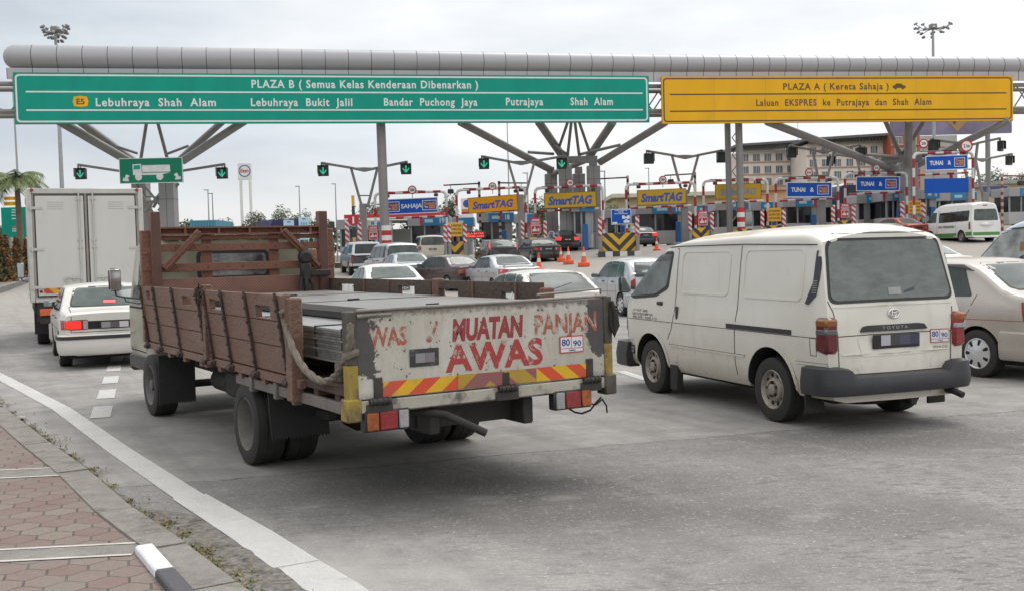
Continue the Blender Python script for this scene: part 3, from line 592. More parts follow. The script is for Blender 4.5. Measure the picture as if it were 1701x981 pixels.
# pavement of interlocking blocks
KERB = [(-.70, 4.4), (-1.45, 5.57), (-1.95, 6.36), (-2.6, 7.32), (-3.45, 8.72), (-4.35, 10.1), (-5.3, 11.6), (-6.75, 13.9), (-9.0, 17.4), (-13, 23.6)]
def tile_mat():
    m, nt, N, L, b = newmat('interlocking_red_and_grey_pavers')
    tc = N.new('ShaderNodeTexCoord').outputs['Object']; sp = N.new('ShaderNodeSeparateXYZ')
    mp = N.new('ShaderNodeMapping'); mp.inputs['Rotation'].default_value = (0, 0, radians(-20)); L.new(tc, mp.inputs[0])
    wv = N.new('ShaderNodeVectorMath'); wv.operation = 'COSINE'; sc = N.new('ShaderNodeVectorMath'); sc.operation = 'MULTIPLY'; L.new(mp.outputs[0], sc.inputs[0]); sc.inputs[1].default_value = (2 * pi / .21, pi / .17, 0); L.new(sc.outputs[0], wv.inputs[0])
    sw = N.new('ShaderNodeSeparateXYZ'); L.new(wv.outputs[0], sw.inputs[0]); L.new(mp.outputs[0], sp.inputs[0])
    cx = N.new('ShaderNodeCombineXYZ'); L.new(sp.outputs[0], cx.inputs[0]); L.new(mathn(N, L, 'MULTIPLY_ADD', mathn(N, L, 'MULTIPLY', sw.outputs[0], sw.outputs[1]), .032, sp.outputs[1]), cx.inputs[1])
    br = N.new('ShaderNodeTexBrick'); br.offset = .5; br.inputs['Scale'].default_value = 1; br.inputs['Brick Width'].default_value = .21; br.inputs['Row Height'].default_value = .17; br.inputs['Mortar Size'].default_value = .007; br.inputs['Mortar Smooth'].default_value = .3; br.inputs['Bias'].default_value = -.1
    br.inputs['Color1'].default_value = (.205, .128, .112, 1); br.inputs['Color2'].default_value = (.235, .205, .172, 1); br.inputs['Mortar'].default_value = (.07, .062, .055, 1); L.new(cx.outputs[0], br.inputs['Vector'])
    g = noise(N, L, tc, 7, 7, .7); c = mixc(N, L, ramp(N, L, g, .42, .72, 0, .4), br.outputs[0], (.25, .22, .195)); h = noise(N, L, tc, 60, 4, .7); c = mixc(N, L, ramp(N, L, h, .4, .62, 0, .45), c, (.12, .10, .09)); c = mixc(N, L, ramp(N, L, noise(N, L, tc, 2.3, 6, .65), .48, .66, 0, .6), c, (.19, .165, .145))
    L.new(c, b.inputs['Base Color']); b.inputs['Roughness'].default_value = .9; bumpn(N, L, mathn(N, L, 'MULTIPLY_ADD', h, .15, mathn(N, L, 'SUBTRACT', 1., br.outputs[1])), .8, .012, b); return m
CONC = M('weathered_concrete', (.38, .355, .32), .9, 0, .2, 9, (.17, .155, .135), .7, 3.5, 6)
TILE = tile_mat()
def offs(P, d):
    P = [Vector(p) for p in P]; o = []
    for i, p in enumerate(P):
        t = (P[min(i + 1, len(P) - 1)] - P[max(i - 1, 0)]).normalized(); o.append(p + Vector((-t.y, t.x)) * d)
    return o
def strip(mb, A, B, za, zb_, mi=0): # between two outlines
    n = len(A); mb.add([(p.x, p.y, za) for p in A] + [(p.x, p.y, zb_) for p in B], [(i, i + 1, n + i + 1, n + i) for i in range(n - 1)], mi)
K0, K1 = offs(KERB, .02), offs(KERB, .25)
mb = MB(); K2 = [Vector((p.x - 14, p.y - 1.5)) for p in K1]; strip(mb, K1, K2, .045, .05); struct(mb.build('pavement', TILE))
mb = MB()
for (c0, dr, w) in ((Vector((-2.45, 6.26)), Vector((-1, -.10)), .21), (Vector((-3.78, 8.68)), Vector((-1, -.11)), .30), (Vector((-5.6, 11.7)), Vector((-1, -.10)), .28)):
    c0 = c0 - dr.normalized() * .22; ribbon(mb, [c0, c0 + dr.normalized() * 9], w, None, .0492)
    d2 = Vector((-dr.y, dr.x)).normalized()
    for s_ in (-1, 1): ribbon(mb, [c0 + d2 * s_ * (w / 2 + .025), c0 + d2 * s_ * (w / 2 + .025) + dr.normalized() * 9], .035, None, .0508, 1)
struct(mb.build('pavement_bands', [CONC, M('pale_band_edge', (.50, .48, .45), .8, 0, .15, 6, (.28, .26, .23), .5, 4)]))
mb = MB()
for i in range(len(KERB) - 1):     # flat kerb stones, each with open joints
    a0, a1, b0, b1 = K0[i], K0[i + 1], K1[i], K1[i + 1]; d = (a1 - a0); n = max(1, int(d.length / .95))
    for k in range(n):
        f0, f1 = (k + .012) / n, (k + .988) / n; q = [a0.lerp(a1, f0), a0.lerp(a1, f1), b0.lerp(b1, f1), b0.lerp(b1, f0)]; zt = .058 + random.uniform(-.004, .005)
        mb.prism([(p.x, p.y) for p in q], lambda u, v, dd: (u, v, dd), -.05, zt)
struct(mb.build('kerb', CONC))
KF = []
for a_, b_ in zip(KERB, KERB[1:]): KF += [(a_[0] + (b_[0] - a_[0]) * i / 8, a_[1] + (b_[1] - a_[1]) * i / 8) for i in range(8)]
mb = MB(); G0, G1 = offs(KF, -.05), offs(KF, .03); GN = offs(KF, -.30)
for i, p in enumerate(G0):
    if p.y < 7.5: G0[i] = p.lerp(GN[i], min(1, (7.5 - p.y) / .35))
for i in range(len(G0)):   # the broken asphalt gutter wanders
    G0[i] += Vector((random.uniform(-.025, .025), random.uniform(-.02, .02)))
strip(mb, G0, G1, .006, .014); struct(mb.build('gutter', M('broken_gutter_asphalt', (.27, .25, .225), .95, 0, .5, 22, (.05, .045, .04), .8, 6, 12)))
blk = MB(); u = (Vector((-1.60, 5.20)) - Vector((-2.16, 6.20))).normalized(); nrm = Vector((-u.y, u.x))
for k, (a, b_, mi) in enumerate(((0, .56, 0), (.565, 1.5, 1))):
    c = Vector((-2.17, 6.22)) + u * (a + b_) / 2; R = Matrix.Rotation(atan2(u.y, u.x), 3, 'Z')
    blk.obox(Vector((c.x, c.y, .015)), Vector(((b_ - a) / 2, .052, .075)), R, mi, .012)
tag(blk.build('kerb_block', [M('chipped_white_paint', (.74, .73, .75), .6, 0, .05, 5, (.3, .28, .26), .45, 6), M('chipped_black_paint', (.07, .07, .08), .65, 0, .15, 5, (.25, .24, .22), .4, 6)]), 'white and black painted kerb block at the edge of the red paved pavement', 'kerb block')
# weeds and litter in the gutter: short blades and leaf bits
wd = MB(); WC = []
for q_ in offs(KF, -.03):
    if random.random() < .75: WC.append((q_.x, q_.y, random.randint(15, 70), random.uniform(.03, .12)))
for (cx, cy, n, sp_) in WC + [(-2.30, 7.0, 70, .05), (-2.1, 6.72, 60, .05), (-1.85, 6.3, 60, .06)]:
    for _ in range(n):
        x, y = random.gauss(cx, sp_ * .55), random.gauss(cy, sp_); a = random.uniform(0, 2 * pi); h = random.uniform(.003, .026); w = random.uniform(.004, .010); dx, dy = cos(a), sin(a); l = random.uniform(.01, .05)
        wd.add([(x - dy * w, y + dx * w, .012), (x + dy * w, y - dx * w, .012), (x + dx * l, y + dy * l, .012 + h)], [(0, 1, 2)], 0 if random.random() < .6 else 1)
o = wd.build('weeds', [M('weed_green', (.10, .115, .035), .9, 0, .3, 20), M('dry_leaf', (.24, .17, .09), .9, 0, .3, 20)]); o['kind'] = 'stuff'
# far left verge beyond the slip road
LK = [gpix(-40, 497), gpix(0, 487), gpix(26, 478), gpix(50, 468.5), gpix(62, 463)]; LK = [(p.x, p.y) for p in LK]
LK = [(LK[0][0] - 8, LK[0][1] - 14)] + LK + [(LK[-1][0] - 12, LK[-1][1] + 40)]
A = offs(LK, 0); B = offs(LK, .35); C_ = [p + Vector((-70, 4)) for p in B]
mb = MB(); n = len(A); zz = lambda p, h: gz(p.x, p.y) + h
mb.add([(p.x, p.y, zz(p, -.02)) for p in A] + [(p.x, p.y, zz(p, .28)) for p in A] + [(p.x, p.y, zz(p, .28)) for p in B], [(i, i + 1, n + i + 1, n + i) for i in range(n - 1)] + [(n + i, n + i + 1, 2 * n + i + 1, 2 * n + i) for i in range(n - 1)])
struct(mb.build('verge_kerb', M('grey_kerb', (.22, .21, .19), .9, 0, .2, 2, (.1, .09, .08), .5, .8)))
mb = MB(); mb.add([(p.x, p.y, zz(p, .27)) for p in B] + [(p.x, p.y, zz(p, .5)) for p in C_], [(i, i + 1, n + i + 1, n + i) for i in range(n - 1)])
struct(mb.build('verge', M('dry_verge', (.20, .17, .12), .95, 0, .25, .5, (.10, .12, .05), .6, .25)))

# ------------------------------------------------------------------ the flatbed lorry in front
BROWN = M('brown_painted_timber', (.215, .118, .082), .5, 0, .18, 3.0, (.30, .19, .12), .6, 1.6, .25, 0, (1, .6, .5))
BROWN2 = M('brown_painted_steel', (.215, .098, .066), .5, 0, .14, 5, (.13, .07, .05), .5, 4, .12)
RUSTY = M('dark_rusty_iron', (.050, .032, .026), .7, .1, .3, 12, (.12, .06, .04), .5, 6)
def tailgate_mat():
    m, nt, N, L, b = newmat('peeling_white_tailgate_paint')
    tc = N.new('ShaderNodeTexCoord').outputs['Object']; sp = N.new('ShaderNodeSeparateXYZ'); L.new(tc, sp.inputs[0])
    ax = mathn(N, L, 'ABSOLUTE', mathn(N, L, 'ADD', sp.outputs[0], .01)); z = sp.outputs[2]
    n1 = noise(N, L, tc, 5, 9, .72); n2 = noise(N, L, tc, 26, 6, .7); n3 = noise(N, L, tc, 2.0, 6, .6); sc = noise(N, L, tc, 9, 7, .7, (1, 1, .25))
    c = mixc(N, L, ramp(N, L, n3, .3, .7), (.40, .375, .315), (.58, .56, .51)); c = mixc(N, L, ramp(N, L, sc, .45, .72, 0, .5), c, (.30, .265, .20))
    # bare dark metal: rubbed end panels, the top edge, chips
    endz = mathn(N, L, 'MULTIPLY', ramp(N, L, ax, .72, .95), ramp(N, L, z, .80, .98)); pk = mathn(N, L, 'MULTIPLY_ADD', endz, .52, mathn(N, L, 'ADD', n1, mathn(N, L, 'MULTIPLY_ADD', n2, .10, -.05)))
    bare = ramp(N, L, pk, .665, .685); c = mixc(N, L, bare, c, mixc(N, L, n2, (.045, .043, .042), (.10, .092, .085)))
    topz = ramp(N, L, mathn(N, L, 'MULTIPLY_ADD', n2, .12, z), 1.285, 1.315, 0, .75); c = mixc(N, L, topz, c, (.13, .11, .09))
    low = ramp(N, L, mathn(N, L, 'MULTIPLY_ADD', n1, .2, mathn(N, L, 'MULTIPLY', z, -1.)), -.66, -.60, 0, .6); c = mixc(N, L, low, c, (.10, .09, .08))
    chip = ramp(N, L, mathn(N, L, 'MULTIPLY_ADD', n1, .25, n2), .735, .755); c = mixc(N, L, chip, c, (.06, .055, .05))
    L.new(c, b.inputs['Base Color']); b.inputs['Roughness'].default_value = .6; bumpn(N, L, mathn(N, L, 'SUBTRACT', n1, bare), .35, .006, b); return m
def worn_paint(name, col, thr=.56, under=(.44, .42, .37), sc=14):
    m, nt, N, L, b = newmat(name); tc = N.new('ShaderNodeTexCoord').outputs['Object']
    n1 = noise(N, L, tc, sc, 7, .7); c = mixc(N, L, ramp(N, L, n1, thr, thr + .05, 0, .85), (*col, 1), (*under, 1)); c = mixc(N, L, ramp(N, L, noise(N, L, tc, 4, 5, .6), .35, .7, 0, .3), c, (.25, .06, .05))
    L.new(c, b.inputs['Base Color']); b.inputs['Roughness'].default_value = .6; return m
TR = thing('flatbed_lorry', 'old brown wooden sided flatbed lorry with a peeling white tailgate painted AWAS', 'lorry', (-.175, 7.584, 0), .544, None, 1.068)
def truck():
    t = TR; YS = 2.93
    # chassis and deck
    GREY = M('grey_chassis_steel', (.16, .145, .13), .6, .1, .2, 5, (.07, .055, .045), .55, 4)
    ch = MB()
    for s_ in (-1, 1): ch.box(s_ * .36 - .04, s_ * .36 + .04, .1, 6.9, .44, .62, 0, .01)
    for y in (.3, 1.4, 2.6, 3.8, 5.0): ch.box(-.4, .4, y - .03, y + .03, .46, .60)
    ch.cyl((-.85, 2.152, .321), (.85, 2.152, .321), .05, 0, 12); ch.lathe([(0, -.16), (.1, -.15), (.16, -.05), (.16, .05), (.1, .15), (0, .16)], (0, 2.152, .33), (1, 0, 0), 20); ch.cyl((-.8, 5.45, .30), (.8, 5.45, .30), .04)
    ch.cyl((0, 2.3, .36), (0, 5, .45), .045); ch.box(-.62, -.40, 3.35, 3.9, .34, .58, 0, .03); ch.cyl((-.45, 4.1, .42), (-.45, 4.6, .42), .11, 0, 18); ch.box(.42, .8, 3.0, 4.0, .32, .6, 0, .04)
    for s_ in (-1, 1): ch.box(s_ * .55 - .03, s_ * .55 + .03, 1.4, 2.9, .40, .46)
    ch.build('chassis', M('black_chassis', (.035, .032, .03), .75, 0, .3, 5, (.10, .08, .06), .5, 4), t)
    lb = MB()
    for s_ in (-1, 1): lb.box(s_ * .96 - .02, s_ * .96 + .02, .04, 2.35, .625, .70, 0, .006)
    lb.box(-.94, .94, .04, .12, .63, .70)
    for s_ in (-1, 1):
        for y in (.98, 1.36, 1.92): lb.box(s_ * .97 - .03, s_ * .97 + .03, y - .03, y + .03, .60, .725, 0, .006)
    lb.build('side_beam', GREY, t)
    d = MB().box(-.97, .97, .05, 5.25, .745, .79)
    for i in range(14): d.box(-.95, .95, .25 + i * .37, .33 + i * .37, .70, .742)
    d.build('deck', M('dark_deck_timber', (.07, .045, .035), .85, 0, .3, 5, (.03, .02, .02), .5, 3), t)
    # side boards: two hinged panels each side, planks, ribs, slots cut right through
    def slot_panel(side, y0, y1, slots, mat, name, lean, z0, z1, thick=.045, seed=0):
        rnd = random.Random(seed)
        # wall split in columns so that the hand slots are real holes
        xs = lambda z: side * (1.0 + lean * (z - z0) / (z1 - z0))
        cuts = sorted(set([y0, y1] + [v for s_ in slots for v in (s_[0], s_[1])])); zc = [z0] + [z0 + (z1 - z0) * f for f in (.345, .665)] + [z1]; mb = MB()
        for a, b_ in zip(cuts, cuts[1:]):
            hole = next((s_ for s_ in slots if s_[0] <= a + 1e-6 and s_[1] >= b_ - 1e-6), None)
            for k in range(3):
                lo, hi = zc[k] + .0035, zc[k + 1] - .0035; off = [0, .002, .004][k] * side
                segs = [(lo, hi)] if not (hole and k == 2) else [(lo, hole[2]), (hole[3], hi)]
                for (p, q) in segs:
                    ex = .0006; x0, x1 = xs(p) + off, xs(q) + off
                    vs = [(x0, a - ex, p), (x0, b_ + ex, p), (x1, b_ + ex, q), (x1, a - ex, q)]; vi = [(v[0] - side * thick, v[1], v[2]) for v in vs]
                    mb.add(vs + vi, [(0, 1, 2, 3), (7, 6, 5, 4), (0, 4, 5, 1), (1, 5, 6, 2), (2, 6, 7, 3), (3, 7, 4, 0)])
        return mb.build(name, mat, t, 30)
    z0, z1 = .80, 1.36
    ls = [[(4.91, 5.07, 1.225, 1.315), (3.38, 3.68, 1.215, 1.295)], [(2.48, 2.80, 1.205, 1.29), (1.28, 1.60, 1.185, 1.275)]]
    ribs = [[5.27, 4.72, 3.99, 3.13], [2.93, 2.42, 1.80, 1.10]]
    for k, (a, b_) in enumerate(((3.10, 5.30), (1.05, 2.98))):
        p = slot_panel(-1, a, b_, ls[k], BROWN, 'side_board', .045, z0, z1, seed=k)
        for y in ribs[k]:
            r = MB(); q0, q1 = Vector((-1.012, y - .09, z0 - .045)), Vector((-1.062, y + .01, z1 + .01)); r.bar(q0, q1, .028, .018, 0, .004, (1, 0, 0))
            for f in (.15, .3, .48, .63, .8, .93): c = q0.lerp(q1, f); r.cyl(c + Vector((.01, 0, 0)), c + Vector((-.017, 0, 0)), .011, 0, 8)
            r.cyl(q0 + Vector((-.02, -.05, -.005)), q0 + Vector((-.02, .05, -.005)), .022, 0, 10); r.box(-1.03, -1.0, y - .16, y - .02, z0 - .06, z0 - .02, 0, .005)
            r.build('hinge_rib', RUSTY, p)
    rail = MB().box(-1.012, -.965, .80, 5.33, .728, .792, 0, .006)
    for i in range(8): rail.box(-1.0, -.96, 1.0 + i * .56, 1.09 + i * .56, .69, .728)
    rail.box(-1.035, -.96, 2.985, 3.075, .70, 1.40, 0, .008); rail.box(-1.04, -.95, .86, .99, .63, 1.34, 0, .01); rail.bar((-1.0, .93, .8), (-1.03, 1.0, 1.36), .10, .05, 0, .008)
    rail.build('side_rail', BROWN, t)
    kn = MB()
    for i in range(40): a = random.uniform(0, 6.28); q = Vector((-1.065, 3.05 + random.uniform(-.05, .05), 1.35 + random.uniform(-.09, .03))); kn.bar(q, q + Vector((random.uniform(-.02, .02), cos(a) * .05, sin(a) * .05)), .012, .012)
    kn.build('latch_wire', RUSTY, t)
    DTIM = M('weathered_dark_timber', (.135, .098, .075), .8, 0, .25, 4, (.06, .045, .035), .55, 3, .5, 0, (1, .3, 1))
    rs = [[(4.50, 4.92, 1.22, 1.31), (3.04, 3.40, 1.20, 1.31)], [(2.18, 2.54, 1.19, 1.30), (1.22, 1.44, 1.18, 1.29)]]
    for k, (a, b_) in enumerate(((2.70, 5.2), (.86, 2.55))): slot_panel(1, a, b_, rs[k], DTIM, 'side_board', .0, z0, 1.372, seed=9 + k)
    rr = MB().box(.96, 1.035, 2.56, 2.69, .74, 1.385, 0, .01).box(.955, 1.05, .78, .87, .64, 1.33, 0, .01).box(.965, 1.02, .80, 5.33, .728, .792, 0, .006)
    for y in (4.2, 3.6, 1.9, 1.2): rr.box(.945, .956, y - .012, y + .012, .82, 1.37)
    rr.build('side_rail', BROWN2, t)
    # headboard
    hy = 5.245; h = MB()
    for x in (-.90, .905):
        h.box(x - .05, x + .05, hy - .08, hy + .02, .79, 2.11, 0, .006); h.box(x - .042, x + .042, hy - .084, hy - .078, .8, 2.10, 1)
    for x in (-.985, .985): h.box(x - .055, x + .055, hy - .03, hy + .05, .79, 1.92, 0, .006)
    for s_ in (-1, 1):
        for z in (1.55, 1.72): h.box(s_ * .985 - .058, s_ * .985 + .058, hy - .038, hy - .031, z - .04, z + .04)
    h.box(-.85, .855, hy - .07, hy + .01, 1.935, 1.952); h.box(-.85, .855, hy - .01, hy + .01, 1.88, 1.935); h.box(-.85, .855, hy - .07, hy + .01, 1.868, 1.882)
    for x in (-.60, -.25, .08, .43, .76): h.box(x - .012, x + .012, hy - .065, hy - .01, 1.883, 1.934)
    for (a, b_, dy) in ((1.815, 1.862, .0), (1.70, 1.775, .012), (1.49, 1.575, .012)): h.box(-.85, .855, hy - .03 - dy, hy - .002 - dy, a, b_, 0, .004)
    for x in (-.37, .36): h.box(x - .055, x + .055, hy - .001, hy + .02, 1.40, 1.87, 0, .004)
    for (xa, za, xb, zb_) in ((-.83, 1.52, -.46, 1.90), (.83, 1.50, .44, 1.90)): h.bar((xa, hy - .085, za), (xb, hy - .085, zb_), .075, .04, 0, .004, (0, 1, 0)); h.bar((xa, hy - .11, za), (xb, hy - .11, zb_), .01, .05, 0, 0, (0, 1, 0))
    for x in (-.7, -.37, 0, .36, .7):
        for z in (1.74, 1.53): h.cyl((x, hy - .046, z), (x, hy - .036, z), .012, 1, 8)
    h.build('headboard', [BROWN2, M('dark_brown_steel', (.09, .042, .032), .6, 0, .2, 5)], t)
    ck, nt, N, L, b = newmat('checker_plate_brown'); tc = N.new('ShaderNodeTexCoord').outputs['Object']; wv = []
    for rot in (45, -45):
        mp = N.new('ShaderNodeMapping'); mp.inputs['Rotation'].default_value = (0, radians(rot), 0); L.new(tc, mp.inputs[0]); w_ = N.new('ShaderNodeTexWave'); w_.inputs['Scale'].default_value = 14; w_.bands_direction = 'X'; L.new(mp.outputs[0], w_.inputs[0]); wv.append(w_.outputs['Fac'])
    g = mathn(N, L, 'MAXIMUM', ramp(N, L, wv[0], .7, .95), ramp(N, L, wv[1], .7, .95)); g2 = noise(N, L, tc, 4, 6, .6); c = mixc(N, L, g, (.17, .078, .055), (.28, .145, .105)); c = mixc(N, L, ramp(N, L, g2, .45, .7, 0, .5), c, (.10, .06, .045)); L.new(c, b.inputs['Base Color']); b.inputs['Roughness'].default_value = .5; bumpn(N, L, g, .6, .01, b)
    MB().box(-.95, .95, hy - .022, hy - .0, .79, 1.42, 0, .004).build('checker_plate_panel', ck, t)
    # tailgate
    TG = tailgate_mat(); tg = MB().box(-.945, .955, -.005, .045, .728, 1.272, 0, .006).build('tailgate', TG, t)
    tb = MB().box(-.93, .93, -.02, .04, .645, .722, 0, .006)
    tb.build('tail_beam', M('scuffed_tail_beam', (.40, .375, .32), .6, 0, .2, 4, (.06, .052, .045), .85, 6, 0, 0, (.5, 1, 2)), t)
    for x in (-.80, .12, .80):
        hg = MB(); hg.cyl((x - .07, -.035, .715), (x + .07, -.035, .715), .022, 0, 12); hg.box(x - .03, x + .03, -.016, -.006, .715, .86 if abs(x) > .5 else .82, 0, .006); hg.box(x - .09, x + .09, -.03, -.02, .635, .70, 0, .006)
        for k in (-.05, -.02, .02, .05): hg.cyl((x + k - .003, -.035, .715), (x + k + .003, -.035, .715), .026, 0, 12)
        hg.build('tailgate_hinge', M('black_grease_iron', (.04, .036, .032), .6, .1, .3, 10, (.2, .18, .15), .35, 9), tg)
    YB = M('chipped_yellow_post', (.30, .21, .035), .65, 0, .25, 5, (.10, .085, .06), .95, 4)
    for s_, zt in ((-1, 1.275), (1, 1.285)): po = MB(); po.box(s_ * .965 - .035, s_ * .965 + .035, -.015, .06, .72, zt - .33, 0, .006); po.box(s_ * .965 - .035, s_ * .965 + .035, -.015, .06, zt - .33, zt, 1, .006); po.box(s_ * .968 - .05, s_ * .968 + .05, -.035, .08, .598, .74, 0 if s_ < 0 else 1, .01); po.build('corner_post', [YB, M('bare_dark_post', (.07, .06, .05), .6, 0, .3, 8, (.3, .27, .2), .35, 8)], t)
    tt = MB().tube([(-.93, -.01, 1.278), (.3, -.01, 1.282), (.95, -.012, 1.288)], .011, 8); tt.tube([(-.93, -.012, 1.245), (-.7, -.012, 1.248)], .014, 8); tt.tube([(.42, .05, 1.315), (.95, .05, 1.335), (.955, .05, 1.27)], .009, 8)
    tt.build('top_rod', M('worn_grey_rod', (.22, .2, .18), .5, .3, .2, 10, (.07, .05, .04), .5, 8), tg)
    R1 = worn_paint('faded_orange_lettering', (.36, .105, .065), .515); R2 = worn_paint('sprayed_crimson_lettering', (.28, .035, .045), .60); R3 = worn_paint('stencilled_red_lettering', (.38, .04, .04), .555)
    y = -.0055
    lettering('WAS', -.85, -.59, 1.055, 1.165, y, R1, tg, 'lettering', .03, ext=.0008); lettering('PANJAN', .36, .87, 1.055, 1.18, y, R1, tg, 'lettering', .032, ext=.0008)
    lettering('MUATAN', -.27, .27, 1.055, 1.185, y, R2, tg, 'lettering', .05, .12, ext=.0008)
    lettering('AWAS', -.325, .42, .858, 1.025, y, R3, tg, 'lettering', .034, ext=.0008)
    ex = MB(); ex.prism(rpoly([(-.415, 1.105), (-.40, 1.10), (-.37, 1.18), (-.385, 1.19)], .006), lambda u, v, d: (u, y - d, v), 0, .003); ex.prism([(-.435 + .02 * cos(a * pi / 6), 1.075 + .02 * sin(a * pi / 6)) for a in range(12)], lambda u, v, d: (u, y - d, v), 0, .003); ex.build('exclamation_mark', R1, tg)
    st = stripes('red_yellow_reflective_stripes', (.66, .40, .015), (.60, .075, .03), (0, 1., 1.25, 10.15), 4.2, .5, .35, .45)
    MB().box(-.765, .79, -.011, -.007, .737, .829, 0).build('reflective_strip', st, tg)
    MB().box(-.24, .36, -.0135, -.0118, .738, .828, 0).build('faded_strip_piece', stripes('faded_reflective_stripes', (.42, .26, .03), (.27, .09, .09), (0, 1., 1.25, 10.2), 3.0, .5, .4, .6), tg)
    pf = MB().box(-.578, -.373, -.014, -.007, .906, 1.018, 0, .003).box(-.54, -.47, -.0165, -.0142, .93, .99, 1).box(-.468, -.405, -.0165, -.0142, .93, .99, 2)
    pf.build('plate_frame', [M('chipped_black_paint_frame', (.035, .033, .035), .55, 0, .2, 8, (.42, .40, .36), .5, 16), M('blurred_grey', (.24, .23, .235), .6, 0, .03), M('blurred_grey_dark', (.20, .175, .185), .6, 0, .03)], tg)
    sticker(tg, .556, .752, .912, 1.028, -.009)
    # lamps
    for (xa, xb, zc, cols) in ((-.895, -.605, .592, (ORANGE, RED, CLEAR)), (.497, .795, .592, (CLEAR, RED, ORANGE))):
        hs = MB().box(xa - .008, xb + .008, -.03, .05, zc - .066, zc + .066, 0, .01).build('lamp_housing', BLK, t); w_ = xb - xa; e = [0, .30, .74, 1] if cols[0] is ORANGE else [0, .26, .70, 1]
        nm = {ORANGE: 'amber_lens', RED: 'red_lens', CLEAR: 'clear_lens'}
        for k in range(3): MB().box(xa + w_ * e[k] + .004, xa + w_ * e[k + 1] - .004, -.045, -.03, zc - .056, zc + .056, 0, .008).build(nm[cols[k]], cols[k], hs)
    cb = MB().tube([(.62, .0, .53), (.66, -.02, .50), (.72, -.02, .485), (.80, -.01, .50), (.84, -.01, .54), (.90, 0, .58)], .007, 6).tube([(.78, 0, .55), (.84, -.02, .535), (.90, -.01, .565)], .006, 6).tube([(.90, -.01, .57), (.93, -.02, .52), (.935, -.02, .47)], .006, 6)
    cb.build('dangling_cable', DRK, t)
    ep = MB().tube([(-.62, .45, .60), (-.52, .1, .615), (-.36, -.06, .59), (-.26, -.16, .53), (-.17, -.24, .475)], .026, 12).build('exhaust_pipe', M('sooty_pipe', (.03, .027, .025), .7, .2, .3, 9), t)
    # wheels
    TRIM = .321
    for s_ in (-1, 1):
        wheel(t, s_ * .965, 2.152, TRIM, .22, s_, 'dual'); wheel(t, s_ * .70, 2.152, TRIM, .22, s_, 'truck'); wheel(t, s_ * .945, 5.45, TRIM, .22, s_, 'truck')
    def flap(xa, xb, yy, zt, zb_, mat, dx=.0):
        n = 16; pts = [(xa, zt), (xb, zt - .02)] + [(xb + dx - (xb - xa) * i / (2 * n), zb_ + (.026 if i % 2 else 0)) for i in range(2 * n + 1)]
        MB().prism(pts, lambda u, v, d: (u, yy + d + .03 * (zt - v), v), 0, .012).build('mud_flap', mat, t, 30)
    FL = M('black_rubber_flap', (.022, .022, .022), .7, 0, .2, 5, (.07, .065, .06), .4, 3)
    flap(-.955, -.50, 1.65, .625, .245, FL, .03); flap(.50, .95, 1.65, .625, .245, FL)
    flap(-.965, -.60, 5.0, .66, .155, FL); flap(.6, .965, 5.0, .66, .155, FL)
    MB().box(-.40, -.17, .55, .57, .42, .66, 0, .004).build('number_board', M('pale_grey_rubber_flap', (.25, .24, .22), .7, 0, .2, 6, (.1, .09, .08), .5, 5), t)
    # cab
    CAB = paint('faded_green_cream_cab', (.28, .275, .20), .45, (.20, .18, .12), .5); c = MB()
    def ringy(y, z0, z1, w0, w1, yt): return (y, z0, z1, w0, w1, yt)
    cs = [Vector(p) for p in ()]; vs = []
    secs = [(5.50, 5.55), (5.62, 5.66), (6.2, 6.2), (6.72, 6.52), (6.88, 6.58)]
    for k, (yb, yt) in enumerate(secs):
        wb = [.86, .875, .875, .87, .80][k]; wt = [.78, .80, .81, .79, .74][k]; zt = [1.80, 1.865, 1.89, 1.875, 1.80][k]
        pr = [(wb * .97, .56), (wb, .64), (wb, 1.12), (wb * .985, 1.22), (wt + .02, zt - .12), (wt - .04, zt - .035), (wt - .14, zt), (0, zt + .015)]
        ring = pr + [(-x, z) for x, z in pr[-2::-1]]
        vs += [(x, yb + (yt - yb) * max(0, (z - 1.1) / .75), z) for x, z in ring]
    n = len(vs) // 5; fs = [(i * n + j, i * n + (j + 1) % n, (i + 1) * n + (j + 1) % n, (i + 1) * n + j) for i in range(4) for j in range(n)] + [tuple(range(n)), tuple(range(4 * n, 5 * n))[::-1]]
    cab_ = c.add(vs, fs).build('cab', CAB, t, 32); bv = bvh_of(cab_)
    panel(bv, 'B', [(-.40, 1.40), (.40, 1.40), (.40, 1.70), (-.40, 1.70)], .003, 'rear_window_seal', BLK, cab_, .06); panel(bv, 'B', [(-.36, 1.43), (.36, 1.43), (.36, 1.67), (-.36, 1.67)], .007, 'rear_window', glassm('cab_rear_glass', (.22, .23, .235), .08, .7, (.5, .5, .5)), cab_, .05)
    for (a, b_) in ((-.74, -.48), (.48, .74)): panel(bv, 'B', [(a, 1.36), (b_, 1.36), (b_, 1.66), (a, 1.66)], .006, 'pressed_panel', CAB, cab_, .06)
    for ax in 'LR':
        panel(bv, ax, [(5.78, 1.14), (6.58, 1.14), (6.44, 1.70), (5.86, 1.70)], .004, 'side_window', GLASS, cab_, .06); mb = MB(); seam(bv, ax, [(5.72, 1.72), (5.72, .75), (5.95, .62), (6.7, .62)], .012, '', None, None, .0015, mb=mb); seam(bv, ax, [(5.52, 1.1), (6.8, 1.1)], .02, '', None, None, .0015, mb=mb); mb.build('door_gap', DRK, cab_)
        hh = MB(); sg = -1 if ax == 'L' else 1; hh.box(sg * .87 - .014, sg * .87 + .014, 5.78, 5.95, .97, 1.01, 0, .006); hh.build('door_handle', BLK, cab_)
    MB().box(-.20, .2, 5.75, 6.55, 1.90, 1.915, 0, .005).build('roof_vent', CAB, cab_)
    tp = MB(); 
    for k in range(7): x = -.66 + k * .22; tp.obox(Vector((x, 5.60, 1.875)), Vector((.105, .11, .028)), Matrix.Rotation(.06 * (-1) ** k, 3, 'Y'), 0, .02)
